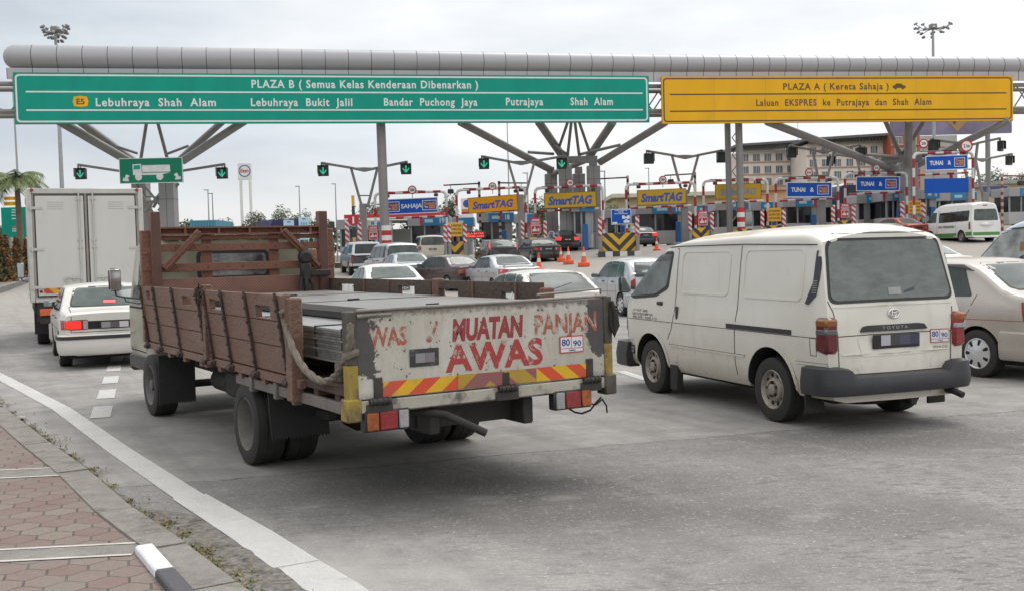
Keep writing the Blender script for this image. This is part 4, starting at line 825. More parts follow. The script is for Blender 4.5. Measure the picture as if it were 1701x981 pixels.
    tp.build('rolled_roof_canvas', M('cream_canvas', (.56, .53, .46), .9, 0, .12, 6, (.3, .27, .22), .4, 4, 4), cab_)
    st_ = MB().box(-.87, -.66, 5.62, 5.92, .36, .40, 0, .01).tube([(-.87, 5.60, .62), (-.885, 5.60, .42), (-.88, 5.68, .36), (-.88, 5.95, .36)], .014, 8).box(-.86, -.66, 6.0, 6.8, .40, .58, 0, .03).box(.66, .86, 6.0, 6.8, .40, .58, 0, .03).box(-.85, .85, 6.78, 6.92, .36, .56, 0, .03)
    st_.build('cab_step', BLK, t)
    for s_ in (-1, 1):
        mo = MB().box(s_ * 1.06 - .068, s_ * 1.06 + .068, 6.47, 6.53, 1.285, 1.535, 0, .03).build('door_mirror', BLK, t)
        MB().box(s_ * 1.06 - .058, s_ * 1.06 + .058, 6.458, 6.468, 1.295, 1.525, 0, .003).build('mirror_glass', M('bright_mirror_glass', (.8, .82, .84), .12, .9, .05), mo)
        MB().tube([(s_ * 1.06, 6.5, 1.29), (s_ * 1.05, 6.5, 1.235), (s_ * .98, 6.42, 1.215), (s_ * .86, 6.2, 1.20)], .010, 8).tube([(s_ * .98, 6.43, 1.215), (s_ * .97, 6.4, 1.17), (s_ * .86, 6.2, 1.14)], .007, 8).build('mirror_arm', BLK, mo)
def sticker(parent, x0, x1, z0, z1, y, fn=None):
    fn = fn or (lambda u, v, d: (u, y - d, v)); w_, h_ = x1 - x0, z1 - z0; mb = MB(); q = lambda a, b_, c, d_, mi, dd: mb.prism([(x0 + a * w_, z0 + c * h_), (x0 + b_ * w_, z0 + c * h_), (x0 + b_ * w_, z0 + d_ * h_), (x0 + a * w_, z0 + d_ * h_)], fn, dd - .001, dd, mi)
    q(0, 1, 0, 1, 0, .002); q(.04, .47, .29, .93, 1, .0032); q(.50, .96, .29, .93, 1, .0032); q(.04, .96, .06, .25, 1, .0032)
    o = mb.build('speed_sticker', [M('sticker_red', (.45, .06, .06), .5), M('sticker_white', (.66, .66, .67), .5, 0, .04)], parent); B = M('sticker_blue', (.03, .06, .25), .5)
    e = lambda u, v, d: fn(u, v, .0035 + d)
    lettering('80', x0 + .08 * w_, x0 + .42 * w_, z0 + .44 * h_, z0 + .82 * h_, 0, B, o, 'lettering', .02, fn=e, ext=.001); lettering('90', x0 + .56 * w_, x0 + .90 * w_, z0 + .38 * h_, z0 + .70 * h_, 0, B, o, 'lettering', .02, fn=e, ext=.001)
    lettering('KM/J', x0 + .38 * w_, x0 + .64 * w_, z0 + .10 * h_, z0 + .21 * h_, 0, B, o, 'lettering', .01, fn=e, ext=.001)
truck()
def truck_cargo():
    # flat steel bars in two bundles, lying on timber bearers; all in the lorry's own space, placed by its matrix
    mt = Matrix.Translation(TR.location) @ Matrix.Rotation(.544, 4, 'Z') @ Matrix.Scale(1.068, 4)
    def place(o): o.matrix_world = mt; return o
    def bundle(name, label, x0, x1, y0, y1, z0, z1, layer, cols, mats, seed):
        rnd = random.Random(seed); mb = MB(); nz = max(1, round((z1 - z0) / layer)); nx = cols; w_ = (x1 - x0) / nx
        for k in range(nz):
            for i in range(nx):
                a = rnd.uniform(-.008, .008); mb.box(x0 + i * w_ + .0015 + (a if i == 0 else 0), x0 + (i + 1) * w_ - .0015, y0 + rnd.uniform(-.02, .02), y1, z0 + k * layer + .0012, z0 + (k + 1) * layer - .0012, 0 if k < nz - 1 else 1)
        for y in (y0 + .28, y0 + .75, y0 + 2.2, y0 + 3.7):
            if y < y1 - .1: mb.box(x0 - .004, x1 + .004, y - .008, y + .008, z0 - .004, z1 + .003, 2); mb.obox(Vector((x0 + (x1 - x0) * .35, y, z1 + .008)), Vector((.06, .012, .007)), Matrix.Rotation(.4, 3, 'Z'), 2)
        return tag(place(mb.build(name, mats)), label, 'steel bars')
    SB = M('mill_scale_steel_edges', (.21, .205, .195), .45, .35, .3, 7, (.07, .06, .05), .4, 5); ST = M('pale_steel_tops', (.33, .33, .335), .38, .35, .12, 2, (.20, .19, .18), .4, 2, 0, 0, (1, .15, 1)); ST2 = M('dull_steel_tops', (.215, .208, .202), .45, .3, .14, 2, (.12, .105, .095), .5, 2.5, 0, 0, (1, .2, 1)); WI = M('strapping_wire', (.02, .018, .016), .6)
    bundle('steel_bar_bundle', 'lower wide bundle of flat pale grey steel bars on the flatbed lorry', -.87, .86, .10, 5.05, .92, 1.145, .017, 9, [SB, ST, WI], 1)
    bundle('steel_bar_bundle', 'upper bundle of darker flat steel bars stacked on the right half of the lorry', -.45, .88, .07, 5.1, 1.148, 1.242, .047, 7, [M('dark_steel_edges', (.045, .044, .045), .5, .2, .3, 7), ST2, WI], 2)
    bb = MB()
    for y in (.45, 1.6, 2.8, 4.2): bb.box(-.88, .86, y - .05, y + .05, .795, .918, 0, .005)
    tag(place(bb.build('timber_bearers', M('grey_timber', (.16, .13, .10), .85, 0, .25, 6, (.06, .05, .04), .5, 4))), 'grey timber bearers under the bundles of steel bars', 'timber')
    # rope
    rp = MB(); P = [Vector(p) for p in ((-1.03, 1.02, 1.21), (-1.045, .93, 1.14), (-1.05, .82, 1.02), (-1.04, .66, .90), (-1.02, .5, .835), (-1.0, .36, .82), (-.985, .22, .865), (-.985, .10, .94), (-.99, 0, 1.02), (-.985, -.03, 1.12), (-.98, -.03, 1.20))]; Q = []
    for i in range(len(P) - 1):
        for k in range(4):
            t_ = k / 4; p0, p1, p2, p3 = P[max(i - 1, 0)], P[i], P[i + 1], P[min(i + 2, len(P) - 1)]
            Q.append(.5 * ((2 * p1) + (p2 - p0) * t_ + (2 * p0 - 5 * p1 + 4 * p2 - p3) * t_ * t_ + (3 * p1 - p0 - 3 * p2 + p3) * t_ ** 3))
    Q.append(P[-1])
    for ph in range(3): rp.tube([q + Vector((.011 * cos(i * .9 + ph * 2.1), 0, .011 * sin(i * .9 + ph * 2.1))) for i, q in enumerate(Q)], .016, 7)
    for i in range(520):
        q = random.choice(Q[2:-3]); a = random.uniform(0, 6.28); l = random.uniform(.02, .08); d = Vector((cos(a) * .4, sin(a) * .5, random.uniform(-1.3, .1))).normalized() * l; e = q + Vector((cos(a), sin(a), 0)) * .015
        rp.add([e, e + Vector((.003, .002, 0)), e + d], [(0, 1, 2)])
    rp.tube([(-1.035, 1.0, 1.19), (-1.06, .98, 1.24), (-1.02, .96, 1.27), (-1.0, .99, 1.2)], .022, 7); rp.tube([(-1.02, 0, 1.0), (-.95, -.05, 1.03), (-.93, .03, 1.0), (-1.0, .06, .97)], .024, 7)
    tag(place(rp.build('frayed_rope', M('frayed_grey_rope', (.17, .145, .115), .95, 0, .3, 25, (.07, .055, .045), .5, 10))), 'frayed grey rope looped from the lorry side board to its tailgate post', 'rope')
    r2 = MB().tube([(.985, -.03, 1.25), (1.01, -.035, 1.16), (1.015, -.035, 1.08), (1.005, -.03, 1.02), (.985, -.02, 1.08), (.98, -.02, 1.2)], [.015, .022, .03, .028, .02, .012], 10)
    tag(place(r2.build('rubber_strap', M('black_rag_rubber', (.03, .026, .022), .85, 0, .3, 9))), 'black rubber strap hanging on the right tailgate post of the lorry', 'strap')
    fn = MB().lathe([(0, -.04), (.05, -.04), (.075, -.02), (.08, .02), (.06, .05), (0, .055)], (.66, 5.10, 1.61), (0, 1, .1), 20).box(.60, .73, 5.07, 5.15, 1.34, 1.56, 0, .03).bar((.66, 5.1, 1.4), (.66, 5.1, 1.2), .07, .05, 0, .02).tube([(.62, 5.11, 1.40), (.60, 5.1, 1.32), (.59, 5.1, 1.16)], .022, 8).tube([(.70, 5.11, 1.40), (.74, 5.1, 1.30), (.74, 5.1, 1.16)], .022, 8).box(.69, .95, 5.09, 5.13, 1.40, 1.47, 0, .01)
    tag(place(fn.build('black_winch', M('greasy_black_iron', (.018, .017, .016), .6, 0, .3, 8, (.06, .05, .045), .3, 6))), 'greasy black winch fixed before the right of the brown headboard', 'winch')
truck_cargo()
# ------------------------------------------------------------------ the cream panel van
def van_paint():
    m, nt, N, L, b = newmat('cream_van_paint'); tc = N.new('ShaderNodeTexCoord').outputs['Object']; sp = N.new('ShaderNodeSeparateXYZ'); L.new(tc, sp.inputs[0])
    n0 = noise(N, L, tc, 1.1, 5, .6); n1 = noise(N, L, tc, 3.2, 8, .7); n2 = noise(N, L, tc, 9, 7, .7, (1, 1, .5)); n3 = noise(N, L, tc, 5, 6, .6, (1, 1, .18))
    c = mixc(N, L, ramp(N, L, n0, .3, .7), (.62, .595, .525), (.68, .655, .59)); film = ramp(N, L, mathn(N, L, 'MULTIPLY_ADD', n1, .5, mathn(N, L, 'MULTIPLY', sp.outputs[2], -1.)), -.55, .0, 0, .75)
    c = mixc(N, L, film, c, (.36, .31, .235)); splash = mathn(N, L, 'MULTIPLY', ramp(N, L, n2, .58, .66), ramp(N, L, sp.outputs[2], .72, .36)); c = mixc(N, L, splash, c, (.20, .165, .125))
    c = mixc(N, L, ramp(N, L, n3, .56, .74, 0, .35), c, (.45, .41, .34)); L.new(c, b.inputs['Base Color']); L.new(ramp(N, L, n1, .3, .7, .24, .42), b.inputs['Roughness']); b.inputs['Coat Weight'].default_value = .6; b.inputs['Coat Roughness'].default_value = .08
    return m
def van():
    yaw, sc = .352, .959; o = Vector((3.225, 10.827)) + Vector((-sin(yaw), cos(yaw))) * (-1.0 * sc)
    t = thing('panel_van', 'dirty cream panel van with windowless sides and a large grey filmed rear window', 'van', (o.x, o.y, 0), yaw, None, sc)
    CR = van_paint()
    prof = [(0, 1.885), (.05, 1.94), (.3, 1.985), (1.5, 1.99), (2.8, 1.955), (3.2, 1.885), (3.5, 1.745), (4.28, 1.20), (4.4, 1.08), (4.5, .92), (4.55, .75)]
    b, bv = body_shell('body', CR, t, 4.55, 1.69, prof, .29, 1.10, .065, .062, .25, 1.0, 0, .06, .06, .20, .09, [(.957, .43), (3.547, .41)], .34, None, .07, 70)
    MB().box(-.7, .7, .1, 4.2, .27, .5, 0, .05).build('underbody', DRK, t)
    for s_ in (-1, 1):
        wheel(t, s_ * .80, .957, .33, .20, s_, 'steel'); wheel(t, s_ * .80, 3.547, .33, .20, s_, 'steel')
    # side
    for ax, sg in (('L', -1), ('R', 1)):
        sl = MB()
        dl = [(4.33, 1.10), (4.30, .92), (4.28, .60), (3.99, .57)]
        seam(bv, ax, [(3.02, 1.80), (2.905, 1.77), (2.915, 1.25), (2.93, 1.0), (3.0, .82), (3.10, .70)], .013, '', None, None, .0015, mb=sl)
        seam(bv, ax, [(1.545, 1.79), (1.56, 1.2), (1.60, .8), (1.61, .55), (1.56, .30)], .013, '', None, None, .0015, mb=sl)
        seam(bv, ax, [(4.30, 1.12), (4.26, .92), (4.24, .58)], .010, '', None, None, .0015, mb=sl)
        seam(bv, ax, [(.10, 1.80), (.04, 1.5), (.012, 1.12)], .009, '', None, None, .0015, mb=sl)
        seam(bv, ax, [(.27, .735), (.19, .735), (.19, .90), (.27, .90), (.27, .735)], .008, '', None, None, .0015, mb=sl)
        seam(bv, ax, [(2.8, .29), (1.6, .29)], .02, '', None, None, .0015, mb=sl)
        seam(bv, ax, [(4.2, .905), (.04, .905)], .007, '', None, None, .001, mb=sl)
        seam(bv, ax, [(3.08, .645), (1.40, .645)], .006, '', None, None, .001, mb=sl); seam(bv, ax, [(.5, .665), (.06, .665)], .006, '', None, None, .001, mb=sl)
        sl.build('panel_gaps', M('panel_gap', (.06, .055, .05), .8), t)
        gt = MB(); seam(bv, ax, [(4.22, 1.275), (3.9, 1.50), (3.55, 1.735), (3.3, 1.80), (2.9, 1.818), (1.5, 1.822), (.16, 1.80)], .022, '', None, None, .016, mb=gt); gt.build('roof_gutter', CR, t)
        g2 = MB(); seam(bv, ax, [(4.22, 1.262), (3.9, 1.485), (3.55, 1.72), (3.3, 1.783), (2.9, 1.803), (1.5, 1.807), (.16, 1.785)], .010, '', None, None, .008, mb=g2); g2.build('gutter_shadow_gap', M('gutter_shadow_dark', (.05, .05, .05), .7), t)  # dark strip below the roof gutter, its shade put into the colour
        for pp in ([(1.77, 1.26), (2.81, 1.26), (2.79, 1.735), (1.74, 1.74)], [(.43, 1.25), (1.47, 1.255), (1.455, 1.745), (.42, 1.75)]):
            rd = MB(); seam(bv, ax, rpoly(pp, .09, 5), .020, '', None, None, .006, True, mb=rd); rd.build('pressed_ridge', CR, t)
        for (ya, yb_, zz0) in ((3.05, 1.42, .632), (.48, .06, .652), (4.22, 4.02, .64)):
            rd = MB(); seam(bv, ax, [(ya, zz0), (yb_, zz0)], .022, '', None, None, .007, mb=rd); rd.build('sill_crease', CR, t)
        for z in (.60, .675): pass
        for wy_, r_ in ((.957, .45), (3.547, .43)): fl = MB(); seam(bv, ax, [(wy_ + r_ * cos(a), .34 + r_ * sin(a)) for a in [pi * (-.02 + 1.04 * i / 22) for i in range(23)]], .045, '', None, None, .010, mb=fl); fl.build('arch_lip', CR, t)
        panel(bv, ax, [(3.02, 1.745), (3.42, 1.745), (4.20, 1.20), (4.02, 1.155), (3.42, 1.195), (3.11, 1.30)], .004, 'door_window_frame', BLK, t, .05)
        dw = panel(bv, ax, [(3.065, 1.71), (3.40, 1.705), (4.10, 1.215), (3.98, 1.195), (3.43, 1.232), (3.15, 1.335)], .009, 'door_window', glassm('front_door_glass', (.16, .18, .185), .05, .3), t, .04)
        panel(bv, ax, [(3.10, 1.70), (3.385, 1.695), (3.50, 1.62), (3.085, 1.64)], .011, 'sun_film', M('sun_film', (.10, .10, .11), .15), dw, .01)
        ve = panel(bv, ax, [(.20, 1.725), (.268, 1.73), (.272, 1.47), (.285, 1.34), (.37, 1.225), (.32, 1.215), (.228, 1.30), (.203, 1.47)], .011, 'air_vent', M('dark_grey_vent', (.045, .045, .06), .45), t, .015)
        lv = MB()
        for k in range(6): z = 1.30 + k * .022; seam(bv, ax, [(.215, z + .03), (.275, z + .03)], .006, '', None, None, .017, mb=lv)
        lv.build('vent_slats', M('pale_slat', (.35, .34, .32), .5), ve)
        if ax == 'L':
            panel(bv, ax, [(.555, .914), (1.755, .914), (1.755, .962), (.555, .962)], .007, 'sliding_door_rail', BLK, t, .006)
            h = MB(); x = hitp(bv, 'L', 3.296, 1.12)[0].x; h.box(x - .025, x + .01, 3.225, 3.355, 1.10, 1.145, 0, .012); x = hitp(bv, 'L', 2.863, 1.02)[0].x; h.box(x - .016, x + .01, 2.835, 2.885, .945, 1.105, 0, .012); h.build('door_handle', BLK, t)
            L1 = M('door_writing', (.09, .08, .07), .6)
            for k, s_ in enumerate(('AK TOTS 2002', 'NO 34 JLN BRP 6/2', 'TEL 019 - 2235 113')):
                w_ = (.40, .54, .64)[k]; z = 1.03 - k * .042; fx = hitp(bv, 'L', 3.7, z)[0].x - .0025
                lettering(s_, 0, 1, 0, 1, 0, L1, t, 'door_lettering', .012, fn=(lambda u, v, d, w_=w_, z=z, fx=fx: (hitp(bv, 'L', 4.0 - u * w_, z)[0].x - .004 - d, 4.0 - u * w_, z - .028 + v * .028)), ext=.0)
            x = -.83; pl = panel(bv, 'L', [(4.0, .455), (4.28, .455), (4.28, .565), (4.0, .565)], .008, 'weight_plate', PLATE, t, .005)
            for k, s_ in enumerate(('BDM 2510 KG', 'BTM 1510 KG')): lettering(s_, 0, 1, 0, 1, 0, PLTXT, pl, 'plate_lettering', .015, fn=(lambda u, v, d, k=k: (hitp(bv, 'L', 4.26 - u * .24, .5)[0].x - .012, 4.26 - u * .24, .52 - k * .045 + v * .03)), ext=.0)
        mirror(t, sg * .80, 4.14, 1.335, sg, BLK, .16, .21)
        MB().box(sg * .74, sg * .83, 2.9, 3.07, .10, .40, 0, .01).build('mud_flap', RUB, t); MB().box(sg * .62, sg * .84, .34, .37, .16, .42, 0, .008).build('mud_flap', RUB, t)
        hl = panel(bv, ax, [(4.36, .74), (4.50, .74), (4.48, 1.0), (4.37, 1.0)], .010, 'corner_lamp', ORANGE, t, .02)
    # front (hardly seen) windscreen, lamps, bumper
    panel(bv, 'F', [(-.66, 1.24), (.66, 1.24), (.56, 1.72), (-.56, 1.72)], .006, 'windscreen', GLASS, t, .08)
    for s_ in (-1, 1): panel(bv, 'F', [(s_ * .36, .78), (s_ * .70, .78), (s_ * .70, .97), (s_ * .36, .97)], .01, 'headlight', CLEAR, t, .03)
    sweep([(-x, 4.52 - y) for x, y in bumper_path(1.70, -.03, .42, .2)], [(0, .28), (.04, .30), (.05, .45), (.02, .60), (-.14, .60), (-.14, .28)], 'front_bumper', BLK, t)
    # rear
    WG = glassm('filmed_rear_glass', (.15, .17, .162), .16, .22, (.24, .255, .248))
    panel(bv, 'B', [(-.74, 1.22), (.74, 1.22), (.665, 1.84), (-.665, 1.84)], .004, 'window_rubber', BLK, t, .10, 6)
    rw = panel(bv, 'B', [(-.71, 1.248), (.71, 1.248), (.638, 1.813), (-.638, 1.813)], .010, 'rear_window', WG, t, .09, 6)
    def onr(u, v, off): h = hitp(bv, 'B', u, v)[0]; return Vector((h.x, h.y - off, h.z))
    MB().add([onr(x, z, .014) for x, z in ((-.02, 1.285), (.13, 1.285), (.13, 1.355), (-.02, 1.355))], [(0, 1, 2, 3)]).build('road_tax_sticker', M('pale_sticker', (.33, .34, .33), .4), rw)
    MB().add([onr(x, z, .014) for x, z in ((.16, 1.30), (.29, 1.325), (.28, 1.34), (.32, 1.365), (.26, 1.345), (.17, 1.32))], [(0, 1, 2, 3, 4, 5)]).build('torn_sticker', M('dark_sticker', (.05, .06, .06), .4), rw)
    gp = MB()
    seam(bv, 'B', [(-.655, .55), (-.665, .91), (-.70, 1.15), (-.745, 1.25)], .011, '', None, None, .0015, mb=gp); seam(bv, 'B', [(.655, .55), (.665, .91), (.70, 1.15)], .011, '', None, None, .0015, mb=gp); seam(bv, 'B', [(-.66, .915), (.66, .915)], .009, '', None, None, .0015, mb=gp); seam(bv, 'B', [(-.6, 1.885), (.6, 1.885)], .009, '', None, None, .0015, mb=gp); seam(bv, 'B', [(-.66, .548), (.66, .548)], .012, '', None, None, .0015, mb=gp)
    gp.build('tailgate_gaps', M('panel_gap', (.06, .055, .05), .8), t)
    panel(bv, 'B', [(-.70, 1.185), (.70, 1.185), (.69, 1.20), (-.69, 1.20)], .006, 'pressed_ridge', CR, t, 0, 3); panel(bv, 'B', [(-.38, .735), (.38, .735), (.43, .905), (-.43, .905)], .003, 'plate_recess', CR, t, .03, 4); panel(bv, 'B', [(-.62, .735), (-.42, .735), (-.36, .71), (.36, .71), (.42, .735), (.62, .735), (.62, .747), (.42, .747), (.35, .722), (-.35, .722), (-.42, .747), (-.62, .747)], .005, 'pressed_ridge', CR, t, 0, 2)
    gb = panel(bv, 'B', [(-.395, .945), (.395, .945), (.36, .995), (.30, 1.003), (-.30, 1.003), (-.36, .995)], .022, 'tailgate_garnish', BLK, t, .012, 4, .03)
    lettering('TOYOTA', -.14, .16, .962, .988, 0, M('dim_chrome', (.30, .30, .30), .3, .8), gb, 'lettering', .015, fn=lambda u, v, d: onr(u, v, .026), ext=0, space=1.5)
    lettering('HIACE', .47, .62, .748, .775, 0, M('grey_badge', (.28, .27, .26), .3, .5), t, 'lettering', .02, fn=lambda u, v, d: onr(u, v, .006), ext=0, space=1.4)
    em = MB()
    def ell(a, b_, cx, cz, w_, off):
        n = 28; em.tube([onr(cx + a * cos(2 * pi * i / n), cz + b_ * sin(2 * pi * i / n), off) for i in range(n + 1)], w_, 6)
    ell(.062, .042, .02, 1.105, .0065, .012); ell(.022, .040, .02, 1.105, .005, .013); ell(.045, .016, .02, 1.128, .005, .013); em.build('emblem', CHROME, t)
    yy = onr(.01, .85, .016).y; pl = MB().box(-.262, .285, yy - .006, yy + .012, .778, .912, 0, .004)
    for k, (a, b_, m) in enumerate(((-.175, -.065, 1), (-.065, .045, 2), (.045, .165, 3), (.165, .28, 4))): pl.box(a, b_, yy - .009, yy - .0065, .806, .905, m)
    pl.build('number_plate', [PLATE, M('plate_blur_pale', (.43, .42, .47), .5, 0, .02), M('plate_blur_dark', (.05, .055, .06), .5, 0, .02), M('plate_blur_violet', (.075, .07, .115), .5, 0, .02), M('plate_blur_blue', (.04, .045, .075), .5, 0, .02)], t)
    sticker(t, .435, .645, .80, .935, 0, fn=lambda u, v, d: onr(u, v, .003 + d))
    SM = M('smoked_lens', (.10, .11, .10), .15, 0, .1, 20, coat=.5); DR = M('dark_red_lens', (.12, .012, .018), .18, 0, .12, 20, coat=.6); DO = M('dull_amber_lens', (.24, .085, .018), .2, 0, .12, 20, coat=.5)
    for s_ in (-1, 1):
        bx_ = lambda x0, x1, y0, y1, za, zb_, e: MB().box(min(s_ * x0, s_ * x1), max(s_ * x0, s_ * x1), y0, y1, za, zb_, 0, e)
        ye = hitp(bv, 'B', s_ * .74, .93)[0].y; q = hitp(bv, 'L' if s_ < 0 else 'R', .14, .93)[0].x * s_
        tl = bx_(.675, q + .012, ye - .03, ye + .15, .755, 1.10, .03).build('tail_light', DR if s_ < 0 else RED, t)
        bx_(.685, q + .017, ye - .036, ye + .14, 1.005, 1.09, .02).build('amber_lens', DO if s_ < 0 else ORANGE, tl); bx_(.685, q + .017, ye - .036, ye + .14, .925, 1.0, .02).build('reverse_lens', SM if s_ < 0 else CLEAR, tl)
    BP = M('grey_black_bumper', (.035, .036, .042), .48, 0, .15, 4, (.10, .10, .10), .3, 3)
    pth = bumper_path(1.72, -.03, .34, .17, 6); pth = pth[:8] + [(-.60, -.035), (-.54, -.038), (-.3, -.045), (0, -.05), (.3, -.045), (.54, -.038), (.60, -.035)] + pth[9:]
    up = lambda x: .09 * min(1, max(0, (abs(x) - .545) / .07))
    sweep(pth, [(0, .36), (.025, .365), (.042, .41), (.044, .49), (.025, .53), (-.04, .545), (-.10, .545), (-.10, .36)], 'rear_bumper', BP, t, 40, lambda x, z: z + (up(x) if z > .52 else 0))
    MB().lathe([(0, -.09), (.26, -.09), (.30, -.05), (.30, .05), (.26, .09), (0, .09)], (-.05, .55, .30), (0, 0, 1), 28).build('spare_wheel', RUB, t)
    MB().tube([(.45, .9, .36), (.52, .3, .36), (.60, -.05, .33), (.62, -.14, .30)], .032, 12).build('exhaust_pipe', M('sooty_pipe', (.03, .027, .025), .7, .2, .3, 9), t)
    MB().box(.22, .30, .12, .3, .20, .34, 0, .01).tube([(-.7, .3, .29), (-.3, .2, .30), (0, .15, .27), (.5, .1, .33)], .014, 8).build('rear_linkage', BLK, t)
van()
# ------------------------------------------------------------------ saloon cars and the rest of the queue
def heading(yaw, d, lat=0.): return Vector((-sin(yaw) * d + cos(yaw) * lat, cos(yaw) * d + sin(yaw) * lat))
def carat(px, d, yaw): p = gpx(px, d); return (p.x, p.y, p.z), yaw
def wheel_root(px, py, yaw, lx, ly): # root from a wheel's contact point
    p = gpix(px, py); q = Vector((p.x, p.y)) - heading(yaw, ly, lx); return (q.x, q.y, gz(q.x, q.y)), yaw
PW = paint('white_car_paint', (.72, .72, .70)); PWO = paint('old_white_paint', (.63, .615, .57), .35, (.35, .31, .25), .3); PS = M('silver_metallic', (.52, .53, .55), .28, .5, .05, 3, coat=.4); PSB = M('blue_silver_metallic', (.44, .48, .52), .28, .5, .05, 3, coat=.4)
PB = M('black_car_paint', (.018, .018, .02), .2, 0, .2, 3, coat=.6); PBEI = M('pinkish_beige_metallic', (.44, .40, .36), .3, .35, .06, 3, (.34, .29, .24), .2, 1.5, 0, .45); PM = M('maroon_brown_paint', (.055, .030, .028), .25, 0, .15, 3, coat=.6); PRED = paint('red_car_paint', (.32, .035, .03)); PCH = paint('champagne_paint', (.55, .50, .42)); PGR = M('grey_brown_paint', (.30, .27, .23), .3, .3, .06, 3, coat=.4)
Q = 'vehicles queueing for the toll booths'
# white saloon at the left
loc, yaw = wheel_root(116, 607, .44, -.66, .80)
r, bv, s, fy, fz = car('white_saloon', 'old white boxy saloon with a glowing brake lamp beside the brown lorry', loc, yaw, dict(t='boxy', mat=PWO, plate=(0, .70, None), rim='steel', wy=(.80, 3.2)), 'car', None)
panel(bv, 'B', [(-.76, .655), (-.50, .655), (-.50, .785), (-.76, .785)], .020, 'lit_brake_lamp', emit('brake_glow', (.9, .03, .02), .55), r, .02)
panel(bv, 'B', [(-.09, 1.04), (.10, 1.04), (.10, 1.075), (-.09, 1.075)], .014, 'high_brake_light', emit('soft_brake_glow', (.9, .10, .08), .8), r, .008)
yy = hitp(bv, 'B', 0, .72)[0].y; g = MB()
for k, (a, b_) in enumerate(((-.20, -.06), (-.06, .08), (.08, .22))): g.box(a, b_, yy - .036, yy - .028, .66, .755, k)
g.build('number_plate_patch', [PIX[4], PIX[1], PIX[0]], r); panel(bv, 'B', [(-.40, .645), (.40, .645), (.40, .775), (-.40, .775)], .008, 'plate_garnish', DRK, r, .01)
for s_ in (-1, 1): MB().box(s_ * .55 - .09, s_ * .55 + .09, .50, .52, .14, .36, 0, .01).build('mud_flap', RUB, r)
for sx_ in (-.25, .25): panel(bv, 'B', [(sx_ - .15, 1.06), (sx_ + .15, 1.06), (sx_ + .13, 1.2), (sx_ - .13, 1.2)], .011, 'seat_back', M('seat_seen_through_glass', (.045, .05, .055), .3), r, .04)
# beige saloon at the right edge
loc, yaw = wheel_root(1637, 625, .45, -.72, .86)
r, bv, s, fy, fz = car('beige_saloon', 'pinkish beige saloon with silver hubcaps beside the cream van rear bumper', loc, yaw, dict(t='sedan', mat=PBEI, H=1.49, wr=.30, L=4.45, handles=[(1.30, .84), (2.3, .84)], hmat=BLK, prof=[(0, .93), (.04, .985), (.12, 1.0), (.38, 1.03), (.46, 1.06), (.98, 1.36), (1.2, 1.415), (1.9, 1.43), (2.45, 1.40), (2.62, 1.34), (3.25, 1.0), (3.5, .94), (4.15, .80), (4.3, .70), (4.35, .6)], sw=[[(.97, .97), (1.84, .95), (1.86, 1.335), (1.20, 1.335)], [(1.93, .945), (2.98, .95), (2.50, 1.31), (1.94, 1.335)]], doors=[[(1.89, .3), (1.89, .92), (1.90, 1.36)], [(.90, .99), (.98, .80), (1.16, .55), (1.25, .3)], [(3.02, .92), (3.0, .3)]]), 'car', None)
for ax in 'L': panel(bv, ax, [(fy(1.02), fz(1.27)), (fy(1.20), fz(1.345)), (fy(1.9), fz(1.35)), (fy(1.9), fz(1.32)), (fy(1.24), fz(1.315))], .02, 'rain_visor', M('smoked_visor', (.03, .03, .035), .2), r, .02)
sm = MB(); seam(bv, 'L', [(.2, fz(.70)), (4.2, fz(.68))], .008, '', None, None, .002, mb=sm); sm.build('pinstripe', M('pinstripe', (.25, .06, .06), .5), r)
# middle of the queue
yaw = .32
def C(name, label, px, d, yaw, cat='car', **k): loc, yw = carat(px, d, yaw); return car(name, label, loc, yw, k, cat, Q)
C('white_saloon', 'white saloon seen over the lorry, number plate in the timber slot', 668, 28.5, .33, t='sedan', mat=PW, plate=(0, .80, 'WSE 1524'), H=1.46)
C('silver_saloon', 'silver saloon with a round red tail lamp ahead of the white saloon', 692, 45, .30, t='sedan', mat=PSB, H=1.50, tl=[(.46, .94), (.80, .96), (.82, .72), (.56, .72)])
C('silver_off_roader', 'tall silver off roader with a grey rear screen left of the banded gantry pole', 672, 48, .36, 'off roader', t='suv', mat=PS, H=1.86)
C('champagne_people_carrier', 'champagne people carrier with a dark rear screen beside the striped island', 720, 65, .20, 'people carrier', t='mpv', mat=PCH, H=1.74, plate=(0, .92, 'WEG 51'))
C('maroon_hatchback', 'dark maroon hatchback half hidden by the silver sports saloon', 792, 42, .62, t='boxy', mat=PM, H=1.40, wrap=False)
r, bv, s, fy, fz = C('silver_sports_saloon', 'silver sports saloon with a boot spoiler in mid queue', 868, 38.5, .37, t='sedan', mat=PS, H=1.44, tl=[(.50, .92), (.82, .94), (.82, .74), (.56, .74)], tlmat=M('pink_red_lens', (.45, .08, .09), .2, 0, .1, 20, coat=.6))
MB().box(-.62, .62, .16, .36, 1.085, 1.105, 0, .009).box(-.60, -.55, .2, .3, .98, 1.09, 0, .004).box(.55, .60, .2, .3, .98, 1.09, 0, .004).build('spoiler', PS, r)
r, bv, s, fy, fz = C('white_hatchback', 'old white hatchback with a wide rear screen right behind the lorry tailgate', 948, 20.3, .36, t='hatch', mat=PWO, H=1.36, L=3.9, W=1.62, lean=.62, leanz=.88, prof=[(0, .95), (.02, .98), (.10, 1.03), (.62, 1.36), (.78, 1.385), (1.2, 1.41), (1.7, 1.40), (2.0, 1.34), (2.65, .97), (2.9, .92), (3.6, .76), (3.7, .6)], tl=[(.56, .90), (.79, .90), (.79, .70), (.56, .70)], rw=[(-.64, 1.0), (.64, 1.0), (.53, 1.345), (-.53, 1.345)], rglass=glassm('dull_rear_glass', (.075, .09, .09), .2, .3))
